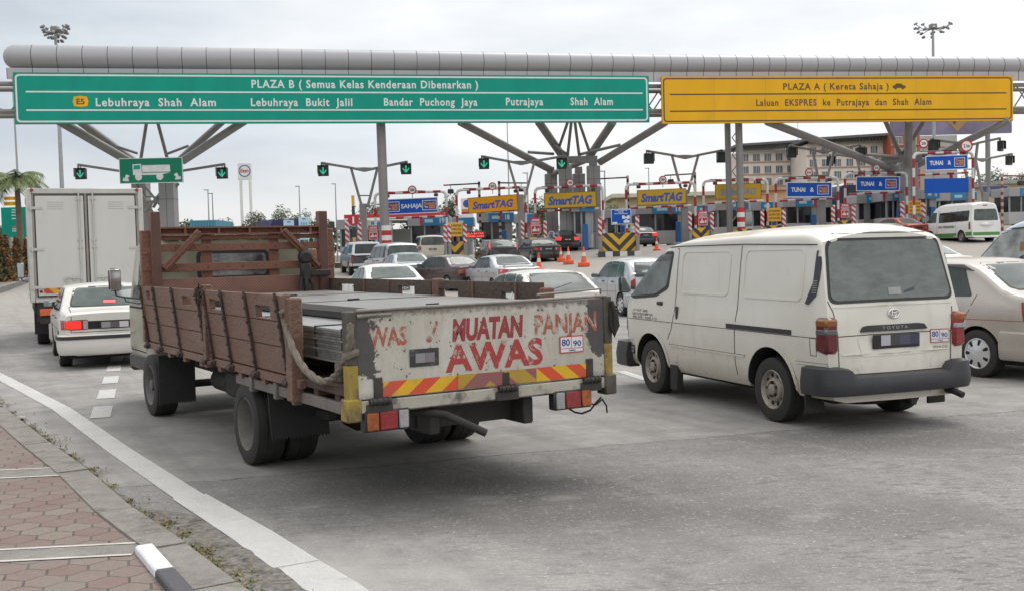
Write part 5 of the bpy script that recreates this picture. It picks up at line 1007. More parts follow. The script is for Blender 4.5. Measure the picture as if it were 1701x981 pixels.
w_ = MB().tube([(-.3, .03, 1.0), (.1, .13, 1.10)], .008, 6); w_.build('rear_wiper', BLK, r)
C('silver_hatchback', 'small silver hatchback with green tinted windows beside the cream van mirror', 1092, 27, .27, t='hatch', mat=PS, H=1.46, L=3.55, W=1.52, glass=GLASSG)
r, bv, s, fy, fz = C('black_estate', 'dark estate with tall red tail lamps below the first orange sign', 838, 57, .22, t='hatch', mat=PB, H=1.58, L=4.2, W=1.72, tl=[(.66, 1.28), (.80, 1.26), (.84, .92), (.70, .92)], tlmat=emit('bright_tail_lamp', (.8, .04, .04), .7), wrap=False)
C('black_saloon', 'black saloon driving towards the column lane past the cones', 912, 61.5, .26, t='boxy', mat=PB, H=1.39, W=1.69, plate=(0, .72, 'WHN 6627'), bstrip=False)
C('black_coupe', 'black car with lit red lamps at the booth in the column lane', 944, 70.5, .2, t='sedan', mat=PB, tlmat=emit('bright_tail_lamp', (.8, .04, .04), .7), plate=(0, .76, 'BJK 88'), H=1.45)
C('dark_saloon', 'dark saloon at the booth behind the big striped island', 1074, 73, .12, t='sedan', mat=M('dark_blue_grey_paint', (.03, .035, .045), .22, 0, .2, 3, coat=.6), tlmat=emit('bright_tail_lamp', (.8, .04, .04), .7), plate=(0, .76, 'WMP 2'))
C('black_low_saloon', 'glossy black saloon roof seen above the cream van near the blue signs', 1372, 60, .34, t='sedan', mat=PB, H=1.46)
C('grey_brown_estate', 'grey brown estate above the rear of the cream van', 1492, 58, .38, t='hatch', mat=PGR, H=1.44, L=4.1, W=1.64)
C('red_saloon', 'red saloon partly hidden by the grey brown estate', 1528, 64, .3, t='sedan', mat=PRED, H=1.42)
C('white_compact', 'white compact saloon behind the cream van rear corner', 1592, 35, .36, t='sedan', mat=PW, H=1.45, rglass=glassm('bright_rear_glass2', (.2, .23, .23), .06, .5, (.36, .4, .4)))
# pickup
loc, yaw = carat(611, 57, .28)
def pickup():
    t = thing('dark_pickup', 'dark grey pickup with a silver topped canopy ahead of the tall silver off roader', 'pickup', loc, yaw, Q)
    PD = M('dark_grey_metallic', (.045, .047, .052), .3, .2, .15, 3, coat=.4)
    b, bv = body_shell('body', PD, t, 5.0, 1.74, [(0, 1.06), (1.9, 1.08), (2.05, 1.12), (2.2, 1.74), (3.2, 1.76), (3.9, 1.2), (4.9, 1.05), (5, .8)], .42, 1.05, .2, .05, 0, 1, 0, .03, .03, .14, .03, [(1.1, .42), (4.1, .42)], .37)
    for y in (1.1, 4.1):
        for s_ in (-1, 1): wheel(t, s_ * .85, y, .37, .24, s_, 'steel')
    cn, cb = body_shell('canopy', M('silver_canopy', (.6, .61, .62), .3, .4, .05, 3, coat=.4), t, 2.2, 1.66, [(0, 1.70), (.05, 1.76), (2.0, 1.80), (2.2, 1.74)], 1.05, 1.1, .16, .07, .16, 1.1, 0, .02, .02, .02, .03)
    panel(cb, 'B', [(-.66, 1.14), (.66, 1.14), (.60, 1.64), (-.60, 1.64)], .006, 'rear_window', GLASS, cn, .06)
    for ax in 'LR': panel(cb, ax, [(.25, 1.18), (2.0, 1.18), (2.0, 1.62), (.32, 1.62)], .005, 'side_window', GLASS, cn, .06); panel(bv, ax, [(2.35, 1.14), (3.75, 1.16), (3.2, 1.66), (2.4, 1.67)], .005, 'side_window', GLASS, t, .06)
    for s_ in (-1, 1): panel(bv, 'B', [(s_ * .72, .98), (s_ * .85, .98), (s_ * .85, .72), (s_ * .72, .72)], .012, 'tail_light', RED, t, .02); mirror(t, s_ * .86, 3.6, 1.28, s_)
    sweep(bumper_path(1.76, -.12, .35, .1), [(0, .48), (.04, .5), (.04, .62), (0, .64), (-.1, .64), (-.1, .48)], 'bumper', CHROME, t)
    plate(bv, 0, .80, .46, .11, t); MB().box(-.7, .7, .2, 4.7, .34, .6).build('underbody', DRK, t)
pickup()
# green and white minibus
loc, yaw = carat(1640, 60, .16)
def minibus():
    t = thing('white_minibus', 'white high roof school minibus with a green lower stripe', 'minibus', loc, yaw, Q)
    b, bv = body_shell('body', PW, t, 5.3, 1.88, [(0, 2.16), (.05, 2.22), (.4, 2.27), (3.4, 2.28), (3.9, 2.12), (4.9, 1.25), (5.2, 1.05), (5.3, .7)], .28, 1.15, .14, .12, .18, 1.1, 0, .08, .08, .2, .08, [(1.05, .40), (4.2, .40)], .34)
    for y in (1.05, 4.2):
        for s_ in (-1, 1): wheel(t, s_ * .90, y, .34, .21, s_, 'steel')
    MB().box(-.8, .8, .1, 5, .25, .5).build('underbody', DRK, t); GP = M('green_paint', (.07, .22, .05), .4, 0, .08, 3)
    for ax, sg in (('L', -1), ('R', 1)):
        panel(bv, ax, [(1.5, .33), (3.75, .33), (3.75, .55), (1.5, .56)], .006, 'green_stripe', GP, t, 0); panel(bv, ax, [(.1, .40), (.62, .40), (.62, .60), (.1, .62)], .006, 'green_stripe', GP, t, 0); panel(bv, ax, [(4.65, .36), (5.1, .36), (5.1, .5), (4.65, .52)], .006, 'green_stripe', GP, t, 0)
        panel(bv, ax, [(.35, 1.22), (3.35, 1.16), (3.42, 1.74), (.38, 1.80)], .006, 'side_window', glassm('dark_bus_glass', (.02, .022, .024), .05), t, .06, 6); panel(bv, ax, [(3.62, 1.2), (4.75, 1.2), (4.15, 1.78), (3.68, 1.80)], .006, 'cab_window', GLASS, t, .06)
        for y in (1.0, 2.2): 
            mb = MB(); seam(bv, ax, [(y, 1.18), (y, 1.8)], .04, '', None, None, .012, mb=mb); mb.build('window_pillar', BLK, t)
        mb = MB(); seam(bv, ax, [(3.5, .5), (3.5, 1.9)], .02, '', None, None, .002, mb=mb); seam(bv, ax, [(1.55, 2.0), (1.55, .6)], .015, '', None, None, .002, mb=mb); mb.build('door_gap', M('panel_gap', (.06, .055, .05), .8), t)
        panel(bv, ax, [(.16, .74), (.30, .74), (.30, 1.16), (.18, 1.16)], .012, 'tail_light', RED, t, .05)
        if sg < 0: lettering('BAS PERSIARAN', 0, 1, 0, 1, 0, M('door_writing', (.09, .08, .07), .6), t, 'lettering', .02, fn=lambda u, v, d: (-.95 - d, 3.3 - u * 1.6, .86 + v * .14), ext=0)
        mirror(t, sg * .92, 4.8, 1.25, sg)
    panel(bv, 'B', [(-.74, 1.22), (.74, 1.22), (.66, 1.86), (-.66, 1.86)], .006, 'rear_window', GLASSR, t, .1); panel(bv, 'B', [(-.14, 2.03), (.14, 2.03), (.14, 2.08), (-.14, 2.08)], .01, 'high_brake_light', RED, t, .01)
    panel(bv, 'B', [(-.8, .40), (.8, .40), (.8, .58), (-.8, .58)], .006, 'green_stripe', GP, t, 0)
    MB().box(-.35, .35, -.08, -.02, .95, 1.08, 0, .02).build('tailgate_garnish', CHROME, t)
minibus()
# pale blue van at the right edge
def bluevan():
    yaw = .36; f = gpx(1603, 18.6); o = Vector((f.x, f.y)) - heading(yaw, 3.75, -.78)
    t = thing('pale_blue_van', 'pale blue van just behind the pinkish beige saloon', 'van', (o.x, o.y, gz(o.x, o.y)), yaw, Q)
    b, bv = body_shell('body', paint('pale_blue_paint', (.50, .60, .66), .34, (.36, .36, .34), .15), t, 4.1, 1.62, [(0, 2.02), (.05, 2.06), (.3, 2.1), (2.6, 2.10), (2.95, 1.98), (3.72, 1.28), (3.9, 1.12), (4.1, .7)], .3, 1.2, .07, .10, .12, 1, 0, .05, .05, .16, .10, [(.8, .38), (3.2, .38)], .32)
    for y in (.8, 3.2):
        for s_ in (-1, 1): wheel(t, s_ * .79, y, .32, .18, s_, 'steel')
    for ax, sg in (('L', -1), ('R', 1)):
        panel(bv, ax, [(2.32, 1.28), (3.62, 1.30), (2.98, 1.88), (2.40, 1.90)], .004, 'window_frame', BLK, t, .05); w = panel(bv, ax, [(2.36, 1.31), (3.52, 1.33), (2.96, 1.85), (2.43, 1.87)], .008, 'door_window', glassm('bright_door_glass', (.30, .32, .31), .06, .5, (.42, .43, .41)), t, .05)
        panel(bv, ax, [(2.46, 1.33), (2.54, 1.33), (2.55, 1.42), (2.47, 1.45)], .011, 'hanging_charm', M('dark_charm', (.05, .05, .05), .7), w, .01); panel(bv, ax, [(2.46, 1.52), (2.56, 1.50), (2.56, 1.66), (2.46, 1.66)], .011, 'hanging_charm', M('tan_charm', (.25, .16, .07), .8), w, .04)
        panel(bv, ax, [(.3, 1.3), (2.0, 1.3), (2.0, 1.85), (.35, 1.85)], .006, 'side_window', GLASS, t, .06); mirror(t, sg * .80, 3.55, 1.36, sg)
    panel(bv, 'F', [(-.62, 1.35), (.62, 1.35), (.55, 1.9), (-.55, 1.9)], .006, 'windscreen', GLASS, t, .08); panel(bv, 'B', [(-.62, 1.2), (.62, 1.2), (.56, 1.8), (-.56, 1.8)], .006, 'rear_window', GLASSR, t, .08)
    MB().box(-.7, .7, .1, 3.8, .25, .5).build('underbody', DRK, t)
    sweep(bumper_path(1.64, -.06, .3), [(0, .3), (.04, .32), (.04, .52), (0, .55), (-.1, .55), (-.1, .3)], 'bumper', BLK, t)
    for s_ in (-1, 1): panel(bv, 'B', [(s_ * .62, .7), (s_ * .76, .7), (s_ * .76, 1.1), (s_ * .62, 1.1)], .012, 'tail_light', RED, t, .03)
bluevan()
# white box truck
def boxtruck():
    yaw = .43; p = gpx(152, 22.4); t = thing('white_box_truck', 'tall white box truck with closed rear doors behind the old white saloon', 'truck', (p.x, p.y, p.z), yaw)
    PX = M('dirty_white_box_panel', (.56, .55, .52), .5, 0, .05, 1.5, (.36, .33, .28), .3, 1.6, 0, .1, (1, 1, .3)); FRM = M('aluminium_frame', (.50, .49, .46), .45, .3, .08, 4, (.3, .27, .22), .35, 3); GK = M('black_gasket', (.03, .03, .035), .7)
    W2, z0, z1, L_ = 1.07, .98, 3.22, 4.4; bx = MB().box(-W2 + .01, W2 - .01, .03, L_, z0 + .02, z1 - .02).build('box_body', M('beige_side_panel', (.48, .44, .38), .55, 0, .1, 1.2, (.36, .30, .24), .5, 1.2), t)
    fr = MB()
    for s_ in (-1, 1):
        fr.box(s_ * W2 - .05, s_ * W2 + .05, -.015, .09, z0 - .05, z1 + .02, 0, .012)
        for y in (1.1, 2.2, 3.3, 4.4): fr.box(s_ * W2 - .018, s_ * W2 + .018, y - .03, y + .03, z0, z1, 0, .005)
        fr.box(s_ * W2 - .03, s_ * W2 + .03, .09, L_, z1 - .08, z1 + .015, 0, .01); fr.box(s_ * W2 - .03, s_ * W2 + .03, .09, L_, z0 - .02, z0 + .10, 0, .01)
    fr.box(-W2 + .051, W2 - .051, -.012, .09, z1 - .09, z1 + .02, 0, .01); fr.box(-W2 + .051, W2 - .051, -.012, .09, z0 - .05, z0 + .03, 0, .01); fr.build('box_frame', FRM, bx)
    for s_ in (-1, 1):
        a, b_ = (.022, W2 - .09); g = MB().box(min(s_ * a, s_ * b_), max(s_ * a, s_ * b_), -.006, .03, z0 + .06, z1 - .11).build('door_gasket', GK, bx)
        d = MB().box(min(s_ * (a + .022), s_ * (b_ - .022)), max(s_ * (a + .022), s_ * (b_ - .022)), -.018, .02, z0 + .085, z1 - .135, 0, .005).build('rear_door', PX, bx)
        rd = MB().cyl((s_ * .135, -.045, z0 + .03), (s_ * .135, -.045, z1 - .06), .017, 0, 10)
        for z in (z0 + .08, z0 + 1.05, z0 + 1.2, z1 - .2): rd.box(s_ * .135 - .05, s_ * .135 + .05, -.04, -.018, z - .025, z + .025, 0, .006)
        rd.bar((s_ * .135, -.05, z0 + .42), (s_ * .135 + s_ * .30, -.055, z0 + .44), .02, .03, 0, .006); rd.box(s_ * .28 - .03, s_ * .28 + .03, -.045, -.018, z0 + .36, z0 + .48, 0, .01); rd.tube([(s_ * .42, -.055, z0 + .43), (s_ * .47, -.06, z0 + .40), (s_ * .44, -.06, z0 + .36), (s_ * .38, -.055, z0 + .37)], .012, 8)
        rd.build('lock_rod', FRM, d)
        h = MB()
        for z in (z0 + .25, z0 + 1.02, z1 - .38): h.box(min(s_ * (W2 - .25), s_ * (W2 + .02)), max(s_ * (W2 - .25), s_ * (W2 + .02)), -.032, -.0185, z - .03, z + .03, 0, .008); h.cyl((s_ * (W2 - .03), -.035, z - .05), (s_ * (W2 - .03), -.035, z + .05), .02)
        h.build('door_hinges', FRM, d); lv = MB()
        for k in range(4): lv.box(s_ * .58 - .15, s_ * .58 + .15, -.028, -.018, z1 - .40 + k * .045, z1 - .385 + k * .045, 0, .003)
        lv.build('door_louvres', PX, d)
        MB().cyl((s_ * (W2 - .06), -.03, z1 - .02), (s_ * (W2 - .06), -.012, z1 - .02), .035, 0, 14).build('marker_lamp', RED, bx); MB().cyl((s_ * (W2 - .16), -.03, z0 + .17), (s_ * (W2 - .16), -.0185, z0 + .17), .032, 0, 14).build('reflector', RED, d)
        MB().box(min(s_ * .32, s_ * .86), max(s_ * .32, s_ * .86), -.024, -.0185, z0 + .125, z0 + .235).build('reflective_strip', stripes('truck_reflective_stripes', (.55, .33, .02), (.45, .05, .03), (0, 1., -1.0, 10.), 3.4, .5, .35, .3), d)
    sticker(t, .40, .62, z0 + .36, z0 + .50, -.0195)
    ch = MB()
    for s_ in (-1, 1): ch.box(s_ * .4 - .05, s_ * .4 + .05, .1, 6.4, .62, .86)
    for y in (.3, 1.4, 2.6, 3.8): ch.box(-1.0, 1.0, y - .05, y + .05, .84, .95)
    ch.box(-1.0, -.6, .06, .10, .55, .93).box(.6, 1.0, .06, .10, .55, .93).cyl((-.8, 1.35, .42), (.8, 1.35, .42), .07).box(-1.04, -.98, .2, 3.6, .70, .93).box(-.95, .95, .02, .1, .50, .60)
    ch.build('chassis', M('black_chassis', (.035, .032, .03), .75, 0, .3, 5, (.10, .08, .06), .5, 4), t)
    for s_ in (-1, 1): 
        wheel(t, s_ * .98, 1.35, .42, .24, s_, 'truck'); wheel(t, s_ * .70, 1.35, .42, .24, s_, 'truck'); wheel(t, s_ * .96, 5.2, .42, .24, s_, 'truck')
        MB().box(min(s_ * .55, s_ * 1.05), max(s_ * .55, s_ * 1.05), .75, .77, .25, .85).build('mud_flap', RUB, t); MB().box(min(s_ * .68, s_ * .95), max(s_ * .68, s_ * .95), .0, .06, .66, .80, 0, .01).build('tail_light', M('dim_orange_lens', (.6, .12, .03), .2, 0, .1, coat=.5), t)
    cab_, cv = body_shell('cab', PW, t, 1.9, 1.95, [(0, 2.3), (.1, 2.36), (1.2, 2.36), (1.5, 2.2), (1.8, 1.5), (1.9, 1.0)], .5, 1.4, .1, .1, 0, 1, 0, .02, .02, .1, .04); cab_.location = (0, 4.6, 0)
    for ax in 'LR': panel(cv, ax, [(.5, 1.45), (1.65, 1.45), (1.4, 2.1), (.5, 2.15)], .006, 'side_window', GLASS, cab_, .06)
    for s_ in (-1, 1): mo = MB().box(s_ * 1.24 - .09, s_ * 1.24 + .09, 6.3, 6.38, 1.35, 1.75, 0, .04).tube([(s_ * 1.24, 6.36, 1.36), (s_ * 1.2, 6.36, 1.28), (s_ * .95, 6.2, 1.25)], .015, 8).build('door_mirror', BLK, t); MB().box(s_ * 1.24 - .075, s_ * 1.24 + .075, 6.288, 6.298, 1.37, 1.73, 0, .004).build('mirror_glass', M('mirror_glass', (.35, .38, .4), .05, .9, .1), mo)
boxtruck()
# open lorry ahead carrying chairs and a tarpaulin
def chairlorry():
    p = gpx(520, 46); yaw = .58; t = thing('brown_open_lorry', 'brown open lorry with a plate on its tailgate seen past the headboard', 'lorry', (p.x, p.y, p.z), yaw, Q)
    fr = MB()
    fr.box(-1.05, 1.05, 0, .06, .95, 1.75, 0, .01)
    for s_ in (-1, 1): fr.box(s_ * 1.05 - .03, s_ * 1.05 + .03, .06, 4.6, .95, 1.75, 0, .01)
    fr.build('side_boards', BROWN2, t); MB().box(-1.0, 1.0, .06, 4.6, .9, .98).build('deck', M('dark_deck_timber', (.07, .045, .035), .85), t)
    MB().box(.45, .95, -.02, -.001, 1.02, 1.22).box(.5, .9, -.03, -.021, 1.0, 1.0).build('number_plate', M('pale_plate', (.55, .54, .52), .5, 0, .1), t); MB().box(.40, 1.0, -.022, -.001, 1.26, 1.40).build('reflective_strip', stripes('truck_reflective_stripes', (.55, .33, .02), (.45, .05, .03), (0, 1., -1.0, 10.), 3.4, .5, .35, .3), t)
    MB().box(-.9, .9, .1, 4.5, .55, .88).build('chassis', DRK, t)
    for s_ in (-1, 1):
        MB().box(s_ * .8 - .13, s_ * .8 + .13, -.03, .02, .68, .82).build('tail_light', emit('bright_tail_lamp', (.8, .04, .04), .7), t)
        for y in (1.1, 4.6): wheel(t, s_ * .95, y, .40, .24, s_, 'truck')
    cab_, cv = body_shell('cab', PW, t, 1.7, 1.9, [(0, 2.2), (.1, 2.25), (1.1, 2.25), (1.6, 1.4), (1.7, 1.0)], .5, 1.4, .1, .1); cab_.location = (0, 4.7, 0)
    mt = Matrix.Translation(t.location) @ Matrix.Rotation(yaw, 4, 'Z')
    BLUE = M('pale_blue_plastic', (.42, .60, .72), .4, 0, .06, 5)
    for k, (x, y, h) in enumerate(((-.62, .9, 3.02), (-.02, .7, 3.14), (.72, .5, 3.28))):
        c = thing('plastic_chair', ['leftmost light blue plastic chair stacked on the brown lorry', 'middle light blue plastic chair stacked on the brown lorry', 'tallest light blue plastic chair on the brown lorry beside the headboard post'][k], 'chair', mt @ Vector((x, y, .98)), yaw, 'light blue plastic chairs on the lorry')
        zt = h - .98; bk = rpoly([(-.21, zt - .95), (.21, zt - .95), (.235, zt), (-.235, zt)], .06)
        MB().prism(bk, lambda u, v, d: (u, d, v), 0, .03).build('backrest', BLUE, c); MB().box(-.08, .08, -.006, -.001, zt - .10, zt - .065, 0, 0).build('hand_slot', DRK, c)
        sl = MB()
        for i in range(3): sl.box(-.14 + i * .11, -.08 + i * .11, -.006, -.001, zt - .34, zt - .22)
        sl.build('shaded_slots', M('blue_shade_slot', (.16, .26, .34), .5), c)  # darker blue patches, shade inside the slots put into the colour
        MB().box(-.23, .23, .03, .48, zt - .99, zt - .95, 0, .015).build('seat', BLUE, c)
        lg = [MB().bar((s1 * .2, .05 + s2 * .4, zt - .99), (s1 * .22, .05 + s2 * .4, .0), .04, .04) for s1 in (-1, 1) for s2 in (0, 1)]
        for g_ in lg: g_.build('leg', BLUE, c)
    tp = MB(); tpv = []; nx, ny = 14, 10
    for j in range(ny + 1):
        for i in range(nx + 1):
            u, v = i / nx, j / ny; e = min(u, 1 - u, v, 1 - v); z = 1.0 + 2.1 * min(1, (e / .10)) ** .5 + .06 * sin(i * 1.7) * cos(j * 1.3) if e > 0 else 1.0
            tpv.append((-.98 + 1.7 * u, 2.2 + 2.2 * v, z))
    tp.add(tpv, [(j * (nx + 1) + i, j * (nx + 1) + i + 1, (j + 1) * (nx + 1) + i + 1, (j + 1) * (nx + 1) + i) for j in range(ny) for i in range(nx)]).add([(-.98, 2.2, 1.0), (.72, 2.2, 1.0), (.72, 4.4, 1.0), (-.98, 4.4, 1.0)], [(0, 1, 2, 3)])
    o = tp.build('blue_tarpaulin', M('navy_tarpaulin', (.035, .035, .13), .55, 0, .2, 3, bump=4), None, 60); o.matrix_world = mt; tag(o, 'navy blue tarpaulin bundle on the brown open lorry', 'tarpaulin')
chairlorry()
# ------------------------------------------------------------------ toll plaza: gantry
GP1 = M('gantry_grey_paint', (.235, .228, .225), .5, .15, .10, 1.5, (.16, .14, .125), .35, .8)
CLAD = M('silver_cladding', (.36, .36, .375), .42, .3, .05, .6, (.33, .32, .31), .35, .5, 0, 0, (.15, 1, 1)); FASC = M('pale_fascia', (.46, .455, .47), .5, .1, .05, .8, (.34, .33, .32), .3, .6)
SEAMD = M('dark_seam', (.05, .05, .055), .7); GREYC = M('grey_column_panel', (.275, .272, .275), .5, .1, .10, .8, (.13, .125, .12), .35, .8)
GA = Vector((-28.1, 61.4)); GBp = Vector((9.35, 68.75)); GC = Vector((39.5, 73.2))
def gan(f): # plan point along the gantry, f in 0..1..2
    return GA.lerp(GBp, f) if f <= 1 else GBp.lerp(GC, f - 1)
def gantry():
    t = thing('toll_gantry', 'long grey gantry with a rounded silver top spanning all the toll lanes', 'gantry', (0, 0, 0))
    ZB, R_ = 13.2, .68; zq = lambda i: 13.42 - .26 * i / n; rq = lambda i: .70 - .15 * i / n; n = 56; P = [gan(2 * i / n) for i in range(n + 1)]; bk = Vector((-.19, .98)) * .55; mb = MB()
    d0 = (P[1] - P[0]).normalized(); end = P[0] + bk + d0 * .45; pre = [(end - d0 * (.7 * sin(a)), .7 * cos(a)) for a in (1.45, 1.2, .9, .55, .2)]
    path = [Vector((p.x, p.y, zq(0))) for p, r in pre] + [Vector((p.x + bk.x, p.y + bk.y, zq(i))) for i, p in enumerate(P) if i]
    mb.tube(path, [r for p, r in pre] + [rq(i) for i in range(1, n + 1)], 28)
    cl = mb.build('rounded_cladding', CLAD, t, 50); sm = MB()
    for i in range(1, n):
        p = Vector((P[i].x + bk.x, P[i].y + bk.y, zq(i))); d = (P[i] - P[i - 1]).normalized(); d3 = Vector((d.x, d.y, 0)); sm.tube([p - d3 * .016, p + d3 * .016], rq(i) + .006, 28)
    sm.build('cladding_seams', SEAMD, cl)
    fa = MB(); fs = MB()
    for i in range(n):
        a, b_ = P[i] + bk * .45, P[i + 1] + bk * .45; fa.bar((a.x, a.y, 12.45), (b_.x, b_.y, 12.45), .10, .62); fs.box(a.x - .015, a.x + .015, a.y - .06, a.y - .052, 12.15, 12.75)
    f_ = fa.build('fascia', FASC, t); fs.build('fascia_seams', SEAMD, f_)
    tr = MB(); L0 = gan(0) - d0 * 6
    for zc, off, r in ((11.9, .5, .14), (10.35, .5, .14), (11.9, 2.6, .14), (10.35, 2.6, .14)):
        o = Vector((-.19, .98)) * off; tr.tube([(L0.x + o.x, L0.y + o.y, zc)] + [(p.x + o.x, p.y + o.y, zc) for p in P], r, 8)
    tr.build('truss_chord', GP1, t); wb = MB(); Q = [L0] + P; prev = None
    for i, p in enumerate(Q):
        for off in (.5, 2.6):
            o = Vector((-.19, .98)) * off; wb.tube([(p.x + o.x, p.y + o.y, 10.35 if i % 2 else 11.9), (Q[min(i + 1, len(Q) - 1)].x + o.x, Q[min(i + 1, len(Q) - 1)].y + o.y, 11.9 if i % 2 else 10.35)], .05, 6) if i < len(Q) - 1 else None
        wb.tube([(p.x - .1, p.y + .49, 10.35), (p.x - .5, p.y + 2.55, 10.35)], .05, 6)
    wb.build('truss_bracing', GP1, t)
    def strut(a, b_, r, name='strut'): MB().tube([at(*a), at(*b_)], r, 10).build(name, GP1, t)
    # left cluster
    for a, b_, r in (((214, 268, 66), (96, 200, 63.5), .26), ((222, 268, 67), (130, 200, 66.5), .26), ((303, 268, 66), (408, 200, 65.5), .24), ((296, 268, 67), (372, 200, 68), .22)): strut(a, b_, r)
    for a, b_, r in (((234, 264, 66), (244, 200, 65), .10), ((278, 264, 66), (261, 200, 65), .10), ((192, 243, 65), (228, 255, 66), .08), ((312, 243, 65), (280, 255, 66), .08)): strut(a, b_, r, 'thin_strut')
    # middle cluster
    for a, b_, r in (((916, 283, 73), (764, 203, 67.5), .24), ((936, 262, 74), (895, 203, 70), .27), ((978, 262, 74), (1018, 203, 71), .27), ((996, 270, 73), (1106, 203, 69.5), .24), ((915, 290, 75), (985, 262, 75), .2)): strut(a, b_, r)
    for a, b_, r in (((928, 247, 73), (943, 203, 70), .10), ((943, 258, 73), (949, 203, 70), .10), ((962, 258, 73), (955, 203, 70), .10), ((980, 255, 73), (962, 203, 70), .10), ((878, 253, 71), (919, 256, 73), .10), ((1030, 241, 71), (962, 257, 73), .10), ((918, 240, 72), (944, 258, 73), .1)): strut(a, b_, r, 'thin_strut')
    MB().bar(at(936, 266, 73), at(992, 265, 73), .5, .45).build('cross_head', GP1, t)
    # right cluster
    for a, b_, r in (((1478, 280, 76), (1274, 202, 70.5), .26), ((1520, 276, 76), (1676, 200, 72), .24), ((1496, 262, 77), (1535, 200, 73), .16), ((1498, 262, 77), (1470, 200, 73), .16)): strut(a, b_, r)
    MB().bar(at(1462, 266, 76), at(1530, 262, 76), .5, .5).build('cross_head', GP1, t); strut((1509, 276, 75), (1509, 200, 73), .27); strut((1440, 257, 74), (1496, 262, 76), .10, 'thin_strut')
    # panelled columns
    def col(px, d, w_, ztop):
        p = gpx(px, d); c = MB().box(p.x - w_ / 2, p.x + w_ / 2, p.y - w_ / 2, p.y + w_ / 2, p.z - .1, ztop, 0, .02).build('column', GREYC, t); s_ = MB()
        z = p.z + 1.2
        while z < ztop - .3: s_.box(p.x - w_ / 2 - .004, p.x + w_ / 2 + .004, p.y - w_ / 2 - .004, p.y + w_ / 2 + .004, z - .012, z + .012); z += 1.75
        s_.box(p.x - .012, p.x + .012, p.y - w_ / 2 - .005, p.y - w_ / 2 - .0005, p.z, ztop - .03); s_.build('panel_joints', SEAMD, c)
        MB().box(p.x - w_ * .3, p.x + w_ * .3, p.y - w_ * .3, p.y + w_ * .3, ztop, ztop + .5, 0, .03).build('column_head', GP1, c)
    for px, d in ((285, 67), (240, 68.5)): col(px, d, .92, 7.0)
    for px, d in ((918, 75.5), (964, 76), (942, 72.5), (988.5, 73)): col(px, d, .86, 7.25 if d < 74 else 6.95)
    for px, d in ((1510, 76), (1482, 78)): col(px, d, 1.0, 7.1)
    br = MB(); A_ = lambda px, py: at(px, py, 67.2)
    for a, b_ in (((241, 310), (275, 352)), ((275, 310), (241, 352)), ((240, 335), (278, 335)), ((263, 350), (297, 305)), ((255, 355), (232, 318))): br.tube([A_(*a), A_(*b_)], .08, 8)
    br.build('lattice', GP1, t)
    # round posts
    RW = [M('signal_red', (.45, .025, .03), .5, 0, .1, 4), M('signal_white', (.72, .72, .71), .5, 0, .06, 4, (.4, .38, .35), .3, 4)]
    p = gpx(641, 66.5); z1 = at(641, 375, 66.5).z
    MB().tube([(p.x, p.y, z1), (p.x - .05, p.y, 10.3)], .28, 18).build('round_post', GP1, t); MB().banded((p.x + .1, p.y - .02, p.z), (p.x + .1, p.y - .02, z1), .31, .32, [0, 1], 18).build('banded_post_foot', RW, t)
    MB().cyl((p.x - .16, p.y + .1, p.z), (p.x - .16, p.y + .1, z1), .22, 0, 14).build('round_post', GP1, t)
    p = gpx(1213, 71.8); MB().cyl((p.x, p.y, p.z), (p.x - .05, p.y, 10.3), .2, 0, 14).build('round_post', GP1, t)
    p = gpx(1231.5, 70.9); z1 = at(1231, 345, 70.9).z; MB().cyl((p.x, p.y, z1), (p.x - .05, p.y, 10.3), .235, 0, 16).build('round_post', GP1, t); MB().banded((p.x, p.y, p.z), (p.x, p.y, z1), .25, .3, [0, 1], 16).build('banded_post_foot', RW, t)
    lz = MB(); ys = [215 + 14 * i for i in range(12)]
    for i in range(11): lz.tube([at(1216 if i % 2 else 1227, ys[i], 71.3), at(1227 if i % 2 else 1216, ys[i + 1], 71.3)], .035, 6)
    lz.build('lattice', GP1, t)
gantry()
# big direction signs
def big_sign(name, label, f0, f1, z0, z1, face, edge, items, border):
    a, b_ = gan(f0), gan(f1); w_ = (b_ - a).length; yaw = atan2(b_.y - a.y, b_.x - a.x); t = thing(name, label, 'road sign', (a.x, a.y, z0), yaw)
    h = z1 - z0; nrm = 0; MB().box(0, w_, -.16, -.02, 0, h, 0, .01).build('board', edge, t); MB().box(.03, w_ - .03, -.166, -.161, .03, h - .03).build('sign_face', face, t)
    bd = MB(); outer = rpoly([(.10, .10), (w_ - .10, .10), (w_ - .10, h - .10), (.10, h - .10)], .25, 6); inner = rpoly([(.19, .19), (w_ - .19, .19), (w_ - .19, h - .19), (.19, h - .19)], .18, 6); n = len(outer)
    bd.add([(u, -.169, v) for u, v in outer] + [(u, -.169, v) for u, v in inner], [(i, (i + 1) % n, n + (i + 1) % n, n + i) for i in range(n)])
    for (u0, u1, v) in items['rules']: bd.box(u0 * w_, u1 * w_, -.171, -.167, v * h - .042, v * h + .042)
    bd.build('border_lines', border, t); sm_ = MB(); k_ = int(w_ / 3.05)
    for i in range(1, k_): sm_.box(w_ * i / k_ - .012, w_ * i / k_ + .012, -.1665, -.1655, .03, h - .03)
    sm_.build('sheet_joint', edge, t)
    for (s_, u0, u1, v, c) in items['text']: lettering(s_, u0 * w_, u1 * w_, v * h - c / 2, v * h + c / 2, -.1665, border, t, 'lettering', .022, space=1.15)
    return t, w_, h
def signface(name, col): return M(name, col, .38, 0, .07, .8, tuple(c * .8 for c in col), .3, .5, 0, 0, (1, 1, .5), .15)
GRN = signface('green_sign_sheeting', (.008, .29, .215)); YEL = signface('amber_sign_sheeting', (.76, .41, .02)); WL = M('white_sign_letters', (.70, .72, .72), .45, 0, .04); DL = M('dark_sign_letters', (.10, .06, .02), .5, 0, .1)
